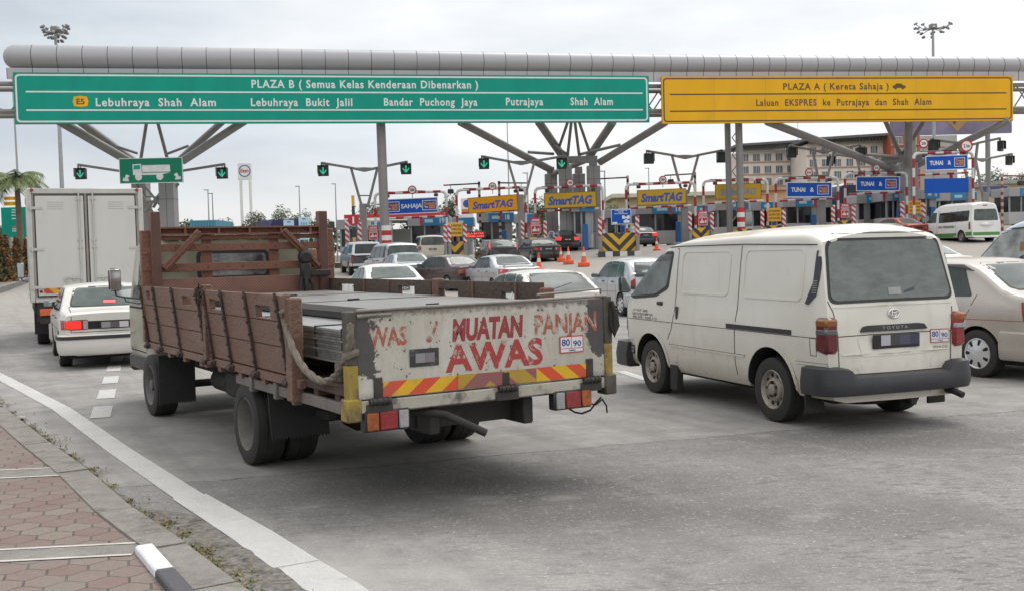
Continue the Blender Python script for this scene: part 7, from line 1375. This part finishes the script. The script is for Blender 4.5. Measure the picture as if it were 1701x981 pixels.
for a in ((566, 606, 0, 74, '20', 'toll booth with a blue fascia at the far left of the plaza'), (683, 745, 0, 75, '19', 'toll booth behind the blue SAHAJA sign'), (797, 852, 0, 75.5, '18', 'toll booth under the first amber lane sign'), (954, 986, 0, 71.5, '', 'narrow toll booth set between the grey columns', 3.0), (1060, 1138, 0, 77, '16', 'wide toll booth right of the blue information sign'), (1192, 1240, 0, 78, '15', 'toll booth behind the twin round posts'), (1304, 1360, 0, 79, '12', 'toll booth under the leftmost blue lane sign'), (1425, 1468, 0, 80, '', 'toll booth under the middle blue lane sign'), (1472, 1502, 0, 77, '', 'pale toll booth beside the right grey columns'), (1527, 1556, 0, 77, '10', 'toll booth beside the white minibus'), (1676, 1730, 0, 84, '', 'dark toll booth beyond the minibus rear'), (604, 642, 0, 81, '', 'set back booth between the forked post and the round banded post'), (748, 786, 0, 82, '', 'set back booth behind the first yellow helpline sign'), (858, 886, 0, 82, '', 'narrow set back booth left of the grey columns'), (1008, 1046, 0, 82, '', 'set back booth behind the blue information sign'), (1146, 1186, 0, 84, '', 'set back booth behind the red sign left of the twin posts'), (1250, 1296, 0, 84, '', 'set back booth right of the twin round posts'), (1366, 1416, 0, 86, '', 'set back booth between the lower blue lane signs'), (1560, 1618, 0, 86, '', 'set back booth behind the minibus roof')): booth(*a)
# cones
CO = M('cone_orange', (.70, .10, .03), .5, 0, .12, 5, (.3, .1, .06), .3, 5); CW = M('cone_white_band', (.62, .60, .57), .5, 0, .08, 5)
def cone(px, d, h, label, base=True):
    p = gpx(px, d); t = thing('traffic_cone', label, 'traffic cone', p, 0, 'orange traffic cones'); r = h * .19; f = lambda z: r * (1 - .86 * z / h)
    MB().lathe([(0, .08), (f(.08), .08), (f(h * .52), h * .52), (f(h * .52) + .004, h * .521), (f(h * .72) + .004, h * .72), (f(h * .72), h * .721), (f(h), h), (0, h)], (0, 0, 0), (0, 0, 1), 18, 0, [0, 0, 0, 1, 0, 0, 0]).build('cone', [CO, CW], t)
    MB().box(-r * 1.5, r * 1.5, -r * 1.5, r * 1.5, 0, .10 if not base else .22, 0, .03).build('base', CO, t)
cone(970, 56, 1.02, 'large orange traffic cone right of the black saloon'); cone(932, 61, .80, 'small orange cone beside the big chevron block'); cone(895.5, 53, .95, 'orange cone just left of the black saloon'); cone(944.5, 58.5, .95, 'orange cone at the right rear of the black saloon'); cone(1091, 67, .75, 'small orange cone by the dark saloon in the booth lane', False)
# ------------------------------------------------------------------ buildings and planting behind
def hotel():
    d0 = 250.; gzf = 1.8; CW_ = M('pale_cream_render', (.80, .68, .62), .8, 0, .06, .2, (.45, .4, .36), .3, .15); WN = glassm('building_window', (.10, .12, .14), .1, .4); FRW = M('window_frame_white', (.62, .62, .60), .6); RF = M('dark_roof_sheet', (.13, .12, .13), .6, 0, .15, .3); PINK = M('pink_ledge', (.50, .32, .26), .8)
    def block(x0, x1, ytop, dl, name, label, rows, cols, roof, mat, parent=None, xr=None, ybase=330):
        a, b_ = at(x0, ytop, dl), at(x1, ytop, dl); w_ = b_.x - a.x; h = a.z - 1; t = thing(name, label, 'building', (a.x, dl, 1.0), .0)
        MB().box(0, w_, 0, 14, 0, h, 0, .05).build('wall', mat, t); st = 20 * dl / FPX
        led = MB()
        for r in range(rows + 1): led.box(-.1, w_ + .1, -.25, 0, h - 1.6 - r * st - st * .42, h - 1.6 - r * st - st * .34)
        led.build('ledges', PINK, t)
        for r in range(rows):
            for c in range(cols):
                cx = (c + .5) * w_ / cols; cz = h - 1.6 - r * st; ww, hh = 10.5 * dl / FPX / 2, 11.5 * dl / FPX / 2
                f = MB().box(cx - ww - .12, cx + ww + .12, -.12, .02, cz - hh - .12, cz + hh + .12, 0).build('window', FRW, t); p = MB().box(cx - ww, cx + ww, -.14, -.121, cz - hh, cz + hh); p.build('pane', WN, f); m_ = MB().box(cx - .06, cx + .06, -.16, -.141, cz - hh, cz + hh).box(cx - ww * .5 - .04, cx - ww * .5 + .04, -.16, -.141, cz - hh, cz + hh).box(cx + ww * .5 - .04, cx + ww * .5 + .04, -.16, -.141, cz - hh, cz + hh); m_.build('glazing_bars', FRW, f)
        if roof:
            rl, rr = roof; za, zb_ = at(x0 - 6, rl, dl).z - 1, at(x1 + 6, rr, dl).z - 1; q = MB(); q.prism([(-1.2, za), (w_ + 1.2, zb_), (w_ + 1.2, zb_ + .55), (-1.2, za + .55)], lambda u, v, dd: (u, dd, v), -3, 15); rfo = q.build('roof', RF, t)
            tb = MB(); n = 26
            for i in range(n): u0, u1 = i * w_ / n, (i + 1) * w_ / n; z1_ = za + (zb_ - za) * i / n; tb.tube([(u0, -1.5, h), (u1, -1.5, za + (zb_ - za) * (i + 1) / n)], .09, 4).tube([(u1, -1.5, h), (u0, -1.5, z1_)], .09, 4)
            tb.tube([(0, -1.5, h), (w_, -1.5, h)], .12, 4); tb.build('roof_truss', M('truss_grey', (.25, .24, .24), .6), rfo)
        return t
    block(1228, 1322, 252, 265, 'cream_apartment_block', 'lower wing of the cream multi storey building behind the twin posts', 4, 5, (245, 238), CW_)
    block(1340, 1482, 240, 250, 'cream_apartment_block', 'higher wing of the cream multi storey building under a dark trussed roof', 5, 7, (236, 226), CW_)
    block(1318, 1342, 250, 262, 'stair_tower', 'plain grey beige stair tower between the two cream building wings', 0, 1, None, M('grey_beige_render', (.40, .36, .33), .8, 0, .06, .2))
    block(1480, 1528, 222, 245, 'red_brick_tower', 'red brick tower with white framed windows at the end of the cream building', 4, 2, None, M('red_render', (.44, .12, .075), .8, 0, .1, .3))
    block(1528, 1590, 226, 262, 'grey_block', 'grey block beside the red brick tower', 0, 1, None, M('pale_grey_render', (.45, .44, .43), .8, 0, .08, .2))
    t = thing('cream_shop_row', 'low cream and orange row of shops behind the amber lane signs', 'building', at(1020, 418, 125), 0.0); o = t.location; A = lambda px, py, d=125: at(px, py, d) - o
    w0, w1 = A(1022, 330), A(1240, 322); OC = M('cream_yellow_render', (.58, .46, .28), .8, 0, .06, .3, (.45, .36, .24), .3, .3)
    MB().box(w0.x, w1.x, 0, 12, -1, w0.z, 0, .03).build('wall', OC, t); MB().box(w0.x - .5, w1.x + .3, -1.2, 13, w0.z, w0.z + .5, 0, .05).build('roof', M('pale_parapet', (.60, .55, .45), .8), t); MB().box(A(1240, 330).x, A(1310, 330).x, -.5, 11, -1, A(1240, 318).z, 0, .03).build('orange_wall', M('orange_render', (.62, .35, .20), .8, 0, .06, .3), t); MB().prism([(A(1236, 318).x, A(1240, 318).z), (A(1262, 304).x, A(1262, 306).z), (A(1306, 318).x, A(1240, 318).z)], lambda u, v, dd: (u, dd, v), -1, 12).build('gable', M('tan_gable', (.40, .27, .15), .8), t)
    WN2 = glassm('shop_window', (.06, .07, .08), .1, .4)
    for i in range(9):
        x = w0.x + (i + .5) * (w1.x - w0.x) / 9; f = MB().box(x - .9, x + .9, -.06, .02, w0.z - 3.0, w0.z - 1.1).build('window', FRW, t); MB().box(x - .82, x - .05, -.08, -.061, w0.z - 2.92, w0.z - 1.18).box(x + .05, x + .82, -.08, -.061, w0.z - 2.92, w0.z - 1.18).build('pane', WN2, f)
        if i > 4: MB().prism([(x - 1.1, w0.z - 1.0), (x + 1.0, w0.z - 1.0), (x + .6, w0.z - 2.0), (x - 1.5, w0.z - 2.0)], lambda u, v, dd: (u, dd - (w0.z - 1 - v) * .6, v), -.15, -.1).build('awning', M('grey_awning', (.36, .37, .38), .7), t)
    t = thing('white_roofed_shed', 'white pitched roof shed between the two lower blue lane signs', 'building', at(1400, 410, 115), 0); o = t.location; A = lambda px, py, d=115: at(px, py, d) - o
    x0, x1, ze = A(1380, 330).x, A(1424, 330).x, A(1400, 330).z; MB().box(x0, x1, 0, 8, -1, ze).build('wall', M('white_wall', (.62, .62, .61), .7), t); MB().prism([(x0 - .4, ze), (x1 + .4, ze), ((x0 + x1) / 2, ze + 1.6)], lambda u, v, dd: (u, dd, v), -.5, 8.5).build('roof', M('white_roof', (.70, .70, .69), .6), t); MB().box(x0 + .5, x1 - .5, -.05, .0, 0, ze * .6).build('opening', DRK, t)
    t = thing('dark_canvas_lorry', 'lorry with a dark rounded canvas cover in the lane behind the red warning sign', 'lorry', gpx(1418, 85), .1); MB().prism(rpoly([(-1.3, .9), (1.3, .9), (1.35, 3.2), (.9, 3.9), (-.9, 3.9), (-1.35, 3.2)], .3), lambda u, v, dd: (u, dd, v), 0, 5).build('canvas_cover', M('navy_canvas', (.03, .035, .05), .7, 0, .2, 2), t); MB().box(-1.2, 1.2, .05, 5, .5, .89).build('chassis', DRK, t)
    for s_ in (-1, 1): wheel(t, s_ * 1.05, 1.2, .45, .25, s_, 'truck'); wheel(t, s_ * 1.05, 4.6, .45, .25, s_, 'truck')
    # billboard behind the amber sign
    t = thing('faded_billboard', 'faded violet billboard with a yellow diamond road symbol behind the amber sign', 'billboard', at(1480, 226, 140), 0); w_ = at(1681, 226, 140).x - t.location.x; MB().box(0, w_, 0, .5, 0, 5.2).build('panel', M('faded_violet_print', (.20, .17, .26), .7, 0, .35, .25, (.30, .24, .20), .5, .12), t); dm = w_ * .55; dz = 2.6
    MB().prism([(dm, dz - 2.3), (dm + 2.3, dz), (dm, dz + 2.3), (dm - 2.3, dz)], lambda u, v, dd: (u, -dd, v), .01, .04).build('diamond', M('faded_ochre', (.36, .25, .12), .7, 0, .2, .5), t); MB().tube([(dm - .3, -.08, dz - 1.2), (dm - .7, -.08, dz - .6), (dm + .3, -.08, dz - .1), (dm - .2, -.08, dz + .7)], .14, 6).build('winding_road_symbol', M('faded_brown', (.10, .07, .06), .7), t); [MB().cyl((x, .3, -t.location.z), (x, .3, 0), .3, 0, 10).build('leg', GP1, t) for x in (3, w_ - 3)]
    # petrol station canopy
    t = thing('petrol_canopy', 'red and white petrol station canopy behind the left booths', 'canopy', at(655, 420, 112), 0); o = t.location; A = lambda px, py: at(px, py, 112) - o
    x0, x1, z0, z1 = A(572, 366).x, A(738, 366).x, A(655, 366).z, A(655, 355).z; zz_ = z0 + (z1 - z0) * .45
    MB().box(x0, x1, 0, 12, z0, zz_).build('white_fascia', WHITE, t); MB().box(x0 - .02, x1 + .02, -.03, 12.02, zz_ + .002, z1).build('red_fascia', M('fascia_red', (.48, .03, .03), .5), t); [MB().box(x - .35, x + .35, 3, 3.7, -1, z0).build('pillar', WHITE, t) for x in (x0 + 2, x0 + 4.2, x1 - 2.2)]
    MB().box(x0 + 3.2, x1 - 1, 6, 11, -1, z0 - .8).build('shop', M('grey_shop_wall', (.42, .43, .44), .7), t)
    # pylon sign
    t = thing('tall_fuel_sign', 'tall white pylon sign with a blue ringed red emblem', 'pylon sign', gpx(407, 150), 0); o = t.location; A = lambda px, py: at(px, py, 150) - o; b0, b1 = A(396, 299), A(417.5, 271)
    for px in (400, 415.5): MB().cyl((A(px, 300).x, 0, -1), (A(px, 300).x, 0, A(px, 300).z), .20, 0, 10).build('leg', WHITE, t)
    MB().box(b0.x, b1.x, -.25, .25, b0.z, b1.z, 0, .03).build('panel', WHITE, t); c = A(407, 284.5); mb = MB(); n = 30; vs = [(c.x + .83 * k * cos(2 * pi * i / n), -.262, c.z + .83 * k * sin(2 * pi * i / n) * 1.0) for k in (1, .84) for i in range(n)]; mb.add(vs, [(i, (i + 1) % n, n + (i + 1) % n, n + i) for i in range(n)]); mb.build('ring', M('emblem_blue', (.03, .10, .40), .5), t); lettering('Esso', c.x - .58, c.x + .58, c.z - .2, c.z + .28, -.255, M('emblem_red', (.55, .03, .04), .5), t, 'lettering', .03)
    t = thing('price_pylon', 'small white pylon with coloured panels behind the first amber sign', 'pylon sign', gpx(778, 90), 0); MB().box(-.5, .5, -.1, .1, 2.9, 4.75, 0, .02).build('panel', WHITE, t); MB().cyl((0, 0, 0), (0, 0, 3), .12).build('leg', GP1, t); MB().box(-.42, .42, -.12, -.101, 3.6, 3.85).build('orange_panel', ORB, t); MB().lathe([(0, 0), (.32, 0), (.32, .01), (0, .01)], (0, -.115, 4.3), (0, 1, 0), 20).build('blue_disc', M('emblem_blue', (.03, .10, .40), .5), t)
    # containers and sheds at the left
    t = thing('teal_container', 'teal blue container seen past the left grey columns', 'container', gpx(340, 98), 0); w_ = 44 * 98 / FPX; z1 = at(340, 366, 98).z - t.location.z; MB().box(-w_ / 2, w_ / 2, 0, 6, .2, z1, 0, .03).build('container_body', M('teal_paint', (.05, .20, .28), .6, 0, .15, .5), t); rb = MB()
    for i in range(9): x = -w_ / 2 + (i + .5) * w_ / 9; rb.box(x - .06, x + .06, -.05, .0, .3, z1 - .2)
    rb.build('ribs', M('teal_rib', (.07, .27, .36), .6), t); MB().box(-w_ / 2 + .3, -w_ / 2 + .5, 1, 5, 0, .2).box(w_ / 2 - .5, w_ / 2 - .3, 1, 5, 0, .2).build('feet', DRK, t)
    for k, (x0, x1, y0, dd, c, lb) in enumerate(((1668, 1730, 306, 120, (.55, .47, .32), 'low cream building with a grey flat roof behind the minibus'), (0, 40, 380, 150, (.55, .55, .54), 'low white shed beyond the left verge'))):
        a, b_ = at(x0, y0, dd), at(x1, y0, dd); t = thing('low_building', lb, 'building', (a.x, dd, 1), 0); w_ = b_.x - a.x; MB().box(0, w_, 0, 10, -1, a.z - 1).build('wall', M('wall%s' % 'ab'[k], c, .8, 0, .08, .3), t); MB().box(-.4, w_ + .4, -.6, 10.4, a.z - 1, a.z - .6).build('roof', M('flat_roof_grey', (.34, .33, .32), .7), t); MB().box(.8, w_ * .45, -.04, .02, 1.2, 2.6).box(w_ * .55, w_ - .8, -.04, .02, 1.2, 2.6).build('window', BWIN, t)
hotel()
# light masts
def light_mast(px, ytop, ybot, d, rad, label, nfl=14):
    p = gpx(px, d); zt = at(px, ytop + 12, d).z - p.z; t = thing('light_mast', label, 'light mast', p, 0, 'high floodlight masts'); MB().tube([(0, 0, 0), (0, 0, zt)], .26, 12, 0, True, .14).build('pole', M('galvanised_pole', (.36, .37, .39), .5, .3, .1, 2), t); hd = MB(); hd.box(-.4, .4, -.4, .4, zt - .1, zt + .5, 0, .1); fl = []; rnd = random.Random(px)
    for i in range(nfl):
        a = 2 * pi * i / nfl; x, y = rad * cos(a), rad * sin(a); hd.tube([(0, 0, zt - .1), (x * .55, y * .55, zt - .15), (x, y, zt + .5 * cos(a * 2))], .045, 6)
        for k in (0, 1): fl.append(MB()); fl[-1].obox(Vector((x * (1 - .18 * k), y * (1 - .18 * k), zt + .45 * cos(a * 2) - .5 * k + .1)), Vector((.2, .17, .11)), Matrix.Rotation(a, 3, 'Z') @ Matrix.Rotation(.5, 3, 'Y'), 0, .05)
    h = hd.build('head_frame', GP1, t); [q.build('floodlight', M('floodlight_grey', (.22, .22, .24), .5, .2, .2, 3), h) for q in fl]
light_mast(109, 40, 0, 112, 1.25, 'floodlight mast rising above the left end of the gantry'); light_mast(1553, 35, 0, 130, 2.05, 'floodlight mast rising above the right half of the gantry', 10)
def lamp_post(px, ytop, d, label, lean=0.): p = gpx(px, d); t = thing('street_pole', label, 'pole', p, 0, 'thin poles behind the plaza'); z = at(px, ytop, d).z - p.z; MB().tube([(0, 0, 0), (lean, 0, z)], .11, 8, 0, True, .06).build('pole', M('galvanised_pole', (.36, .37, .39), .5, .3, .1, 2), t); MB().box(lean - .5, lean + .1, -.06, .06, z - .02, z + .08, 0, .03).build('lamp_head', GP1, t)
for px, yt, d, lb in ((848, 200, 140, 'thin pole behind the first amber lane sign'), (350, 316, 130, 'taller thin pole left of the pylon sign'), (357, 322, 132, 'shorter thin pole left of the pylon sign'), (501, 310, 140, 'thin pole left of the lorry headboard post'), (561, 306, 140, 'thin pole between the headboard post and the round post'), (879, 288, 120, 'thin pole left of the four grey columns'), (1007, 285, 110, 'thin mast just right of the four grey columns'), (1080, 280, 150, 'thin pole below the dim signal over the third amber sign'), (1328, 150, 300, 'distant thin pole above the cream building')): lamp_post(px, yt, d, lb)
t = thing('leaning_lamp_post', 'grey lamp post with a concrete base on the left verge', 'lamp post', gpix(38, 452), 0); q = at(20, 120, t.location.y) - t.location; MB().tube([(0, 0, 0), (q.x, 0, q.z)], .14, 10, 0, True, .08).build('pole', M('galvanised_pole', (.36, .37, .39), .5, .3, .1, 2), t); MB().box(-.75, .3, -.4, .5, 0, .50, 0, .03).box(-.5, .0, -.41, -.39, .18, .3).build('concrete_base', M('base_grey', (.27, .28, .31), .8, 0, .1, 2), t)
# yellow and black height post, no entry disc, small traffic light at the left
p = gpx(590, 64); t = thing('yellow_black_post', 'yellow and black banded post with a red no entry disc', 'post', p, 0); z = at(590, 325, 64).z - p.z; MB().banded((0, 0, 0), (0, 0, z), .09, .62, [0, 1], 10).build('post', [M('post_yellow', (.6, .36, .02), .5), M('post_black', (.03, .03, .03), .5)], t); z = at(590, 366, 64).z - p.z; MB().lathe([(0, 0), (.33, 0), (.33, .03), (0, .03)], (0, -.13, z), (0, 1, 0), 22).build('no_entry_disc', M('disc_red', (.42, .02, .03), .45, 0, .1), t); MB().box(-.05, .05, -.14, -.131, z - .2, z + .2).build('white_bar', WL, t)
p = gpx(554, 60); t = thing('small_traffic_light', 'small traffic light showing green at the left of the booths', 'traffic light', p, 0); z = at(554, 386, 60).z - p.z; MB().box(-.14, .14, -.1, .1, z - .3, z + .6, 0, .03).cyl((0, 0, 0), (0, 0, z - .3), .05).build('signal_head', BLK, t); MB().lathe([(0, 0), (.1, 0), (.1, .02), (0, .02)], (0, -.12, z - .08), (0, 1, 0), 14).build('green_lamp', emit('green_lamp', (.25, 1, .75), 2.), t)
p = gpx(790, 66); t = thing('message_board', 'small black message board with red lit words under the first amber sign', 'message board', p, 0); z = at(790, 396, 66).z - p.z; MB().box(-.68, .68, -.08, .08, z, z + .42, 0, .02).build('panel', BLK, t); lettering('SILA BAYAR', -.5, .55, z + .22, z + .34, -.081, emit('red_led', (1, .08, .05), 1.2), t); lettering('TERIMA KASIH', -.5, .55, z + .06, z + .17, -.081, emit('red_led', (1, .08, .05), 1.2), t); MB().cyl((0, 0, 0), (0, 0, z), .05).build('leg', GP1, t)
# green gantry board and plates at far left
p = gpx(22, 78); t = thing('green_exit_sign', 'green direction board with two yellow EXIT plates beyond the palm', 'road sign', p, 0); o = t.location; A = lambda px, py: at(px, py, 78) - o
a, b_ = A(4, 395), A(46, 344); MB().box(a.x, b_.x, -.06, .06, a.z, b_.z, 0, .02).build('board', GRN, t)
for i, (x0, x1, y) in enumerate(((20, 29, 349), (20, 30, 353), (20, 29, 358), (20, 27, 363.5), (21, 32, 377), (21, 32, 380.5), (21, 31, 384))): q0, q1 = A(x0, y + .9), A(x1, y - .9); MB().box(q0.x, q1.x, -.07, -.061, q0.z, q1.z).build('white_words' if i != 4 else 'orange_words', WL if i != 4 else ORB, t)
for y0, y1, s_ in ((333, 326.5, 'EXIT 1104'), (342, 335, 'EXIT 1103')): q0, q1 = A(7, y0), A(30, y1); pl = MB().box(q0.x, q1.x, -.05, .05, q0.z, q1.z, 0, .01).build('exit_plate', YEL, t); lettering(s_, q0.x + .1, q1.x - .1, q0.z + .08, q1.z - .08, -.052, DL, pl)
[MB().cyl((x, .1, 0), (x, .1, a.z + 1), .1, 0, 8).build('leg', GP1, t) for x in (a.x + .4, b_.x - .4)]
# ---- planting
def leafm(name, dark, light, back=None):
    if name in MATS: return MATS[name]
    m, nt, N, L, b = newmat(name); tc = N.new('ShaderNodeTexCoord').outputs['Object']; f = noise(N, L, tc, .9, 4, .6); g = noise(N, L, tc, 7, 3, .6); c = mixc(N, L, ramp(N, L, f, .35, .65), dark, light); c = mixc(N, L, ramp(N, L, g, .4, .7, 0, .4), c, tuple(x * .6 for x in dark))
    if back: c = mixc(N, L, ramp(N, L, noise(N, L, tc, 1.7, 3, .6), .45, .62), c, back)
    L.new(c, b.inputs['Base Color']); b.inputs['Roughness'].default_value = .65; MATS[name] = m; return m
BARK = M('bark', (.12, .09, .07), .95, 0, .3, 5)
def crown(mb, c, rad, n, size, rnd, lumps=9):
    L_ = []
    for i in range(lumps):
        a, e = rnd.uniform(0, 2 * pi), rnd.uniform(-.7, 1.2); k = rnd.uniform(.35, .75); L_.append((Vector((cos(a) * cos(e) * rad[0] * k, sin(a) * cos(e) * rad[1] * k, sin(e) * rad[2] * k)), rnd.uniform(.35, .55)))
    L_.append((Vector((0, 0, 0)), .55))
    for i in range(n):
        o, q = rnd.choice(L_); v = Vector((rnd.gauss(0, 1), rnd.gauss(0, 1), rnd.gauss(0, 1))).normalized() * (rnd.random() ** .35) * q; p = c + o + Vector((v.x * rad[0], v.y * rad[1], v.z * rad[2])); s_ = size * rnd.uniform(.5, 1.3); u = Vector((rnd.gauss(0, 1), rnd.gauss(0, 1), rnd.gauss(0, .6))).normalized(); w_ = u.orthogonal().normalized() * rnd.uniform(.4, .8)
        mb.add([p - u * s_, p + w_ * s_, p + u * s_, p - w_ * s_ * .9], [(0, 1, 2, 3)])
def tree(px, d, ytop, wpx, label, mat, seed, n=900, kind='broad_tree', group='trees behind the plaza', thin=1.):
    rnd = random.Random(seed); p = gpx(px, d); H = at(px, ytop, d).z - p.z; R_ = wpx * d / FPX / 2; t = thing(kind, label, 'tree', p, 0, group); k = MB().tube([(0, 0, -.2), (.1, 0, H * .4), (0, .1, H * .75)], [.22, .16, .07], 8)
    for i in range(5): a = rnd.uniform(0, 6.28); k.tube([(0, 0, H * (.3 + .07 * i)), (cos(a) * R_ * .4, sin(a) * R_ * .4, H * (.5 + .07 * i)), (cos(a) * R_ * .7, sin(a) * R_ * .7, H * (.62 + .06 * i))], [.09, .06, .03], 6)
    k.build('trunk', BARK, t); mb = MB(); crown(mb, Vector((0, 0, H * .62)), (R_, R_, H * .40), n, R_ * .085 * thin + .06, rnd, 11); mb.build('crown', mat, t)
G1 = leafm('mid_green_leaves', (.06, .095, .035), (.12, .165, .065)); G2 = leafm('dark_green_leaves', (.045, .072, .035), (.095, .13, .06)); G3 = leafm('dull_olive_leaves', (.06, .065, .04), (.12, .125, .075))  # first two greens lightened: distance haze put into the leaf colour
for a in ((312, 130, 364, 60, 'low dark tree left of the teal container', G2), (375, 135, 366, 40, 'low dark tree right of the teal container', G2), (432, 150, 352, 66, 'pale flowering tree behind the tarpaulin', G3), (470, 160, 344, 52, 'tall round green tree behind the tarpaulin', G1), (497, 155, 347, 46, 'green tree right of the tall round tree', G1), (615, 118, 333, 84, 'olive feathery tree behind the round banded post', G3), (690, 122, 344, 60, 'feathery tree behind the blue SAHAJA sign', G3), (744, 120, 322, 52, 'bushy green tree left of the first amber sign', G2), (885, 125, 328, 60, 'green tree between the first and second amber signs', G2), (905, 135, 340, 50, 'dark tree beside the four grey columns', G2), (1018, 108, 336, 44, 'green tree behind the blue information sign', G1), (1640, 170, 284, 90, 'distant dark tree behind the rightmost signal post', G2), (1700, 165, 282, 70, 'distant tree beyond the low cream building', G2), (1590, 180, 300, 60, 'distant dark tree right of the grey block', G2), (540, 140, 358, 60, 'low bush right of the headboard post', G2), (8, 150, 372, 40, 'low dark tree beyond the green exit sign', G2)): tree(a[0], a[1], a[2], a[3], a[4], a[5], a[0], 2400, thin=.5 if a[5] is not G3 else .35)
mb = MB(); rnd = random.Random(3)
for i in range(130): px = -900 + i * 28; d = rnd.uniform(240, 330); p = gpx(px, d); crown(mb, p + Vector((0, 0, 3.2)), (6, 4, 3.6), 70, .9, rnd, 4)
o = mb.build('far_wood', G2); o['kind'] = 'stuff'
BUSH = leafm('red_tipped_shrub', (.05, .055, .018), (.10, .10, .03), (.22, .085, .03))
for k, (px, d, yt, w_, lb) in enumerate(((10, 62, 391, 46, 'largest red tipped shrub, below the green exit sign'), (30, 66, 395, 36, 'red tipped shrub left of the lamp post'), (47, 70, 398, 34, 'red tipped shrub beside the box truck'))):
    p = gpx(px, d); rnd = random.Random(k); H = at(px, yt, d).z - p.z; R_ = w_ * d / FPX / 2; t = thing('red_tipped_shrub', lb, 'shrub', p, 0, 'red tipped shrubs on the verge'); MB().tube([(0, 0, 0), (0, 0, H * .5)], .08, 6).build('stem', BARK, t); mb = MB()
    for i in range(1500): z = rnd.random() ** 1.1; a = rnd.uniform(0, 6.28); r = R_ * (1 - z * .8) * (rnd.random() ** .4) * (.85 + .15 * sin(5 * a + 9 * z)); q = Vector((cos(a) * r, sin(a) * r, .15 + z * (H - .15))); s_ = rnd.uniform(.06, .15); u = Vector((rnd.gauss(0, 1), rnd.gauss(0, 1), rnd.gauss(.4, .7))).normalized(); w2 = u.orthogonal().normalized() * .5; mb.add([q - u * s_, q + w2 * s_, q + u * s_, q - w2 * s_], [(0, 1, 2, 3)])
    mb.build('foliage', BUSH, t)
p = gpx(34, 74); t = thing('royal_palm', 'palm tree with drooping fronds behind the leaning lamp post', 'palm tree', p, 0); H = at(36, 305, 74).z - p.z; MB().tube([(0, 0, 0), (.1, 0, H * .5), (.05, 0, H - .2), (0, 0, H + .5)], [.26, .22, .16, .10], 12).build('trunk', M('palm_trunk', (.26, .22, .18), .9, 0, .2, 3, bump=5), t); rnd = random.Random(4)
PF = leafm('palm_green', (.09, .13, .04), (.20, .25, .10))
for i in range(28):
    a = i * 2.399 + .3; e = rnd.uniform(.1, 1.1); L_ = rnd.uniform(2.0, 2.7); mb = MB(); pts = []
    for k in range(13): u = k / 12; pts.append(Vector((cos(a) * L_ * u * cos(e * (1 - .3 * u)), sin(a) * L_ * u * cos(e * (1 - .3 * u)), H + .3 + L_ * u * sin(e) * .8 - 1.9 * u * u * (1.1 - .4 * e))))
    mb.tube(pts, .025, 5, 0, True, .008)
    for k in range(1, 13):
        for j in range(3):
            b0 = pts[k - 1].lerp(pts[k], j / 3); d_ = (pts[k] - pts[k - 1]).normalized(); sd_ = d_.cross(Vector((0, 0, 1))).normalized()
            for s_ in (-1, 1): tip = b0 + sd_ * s_ * .62 * (1 - .5 * abs(k / 12 - .4)) + d_ * .25 + Vector((0, 0, -.22 - rnd.random() * .25)); mb.add([b0, b0 + d_ * .08, tip], [(0, 1, 2)])
    mb.build('frond', PF, t)
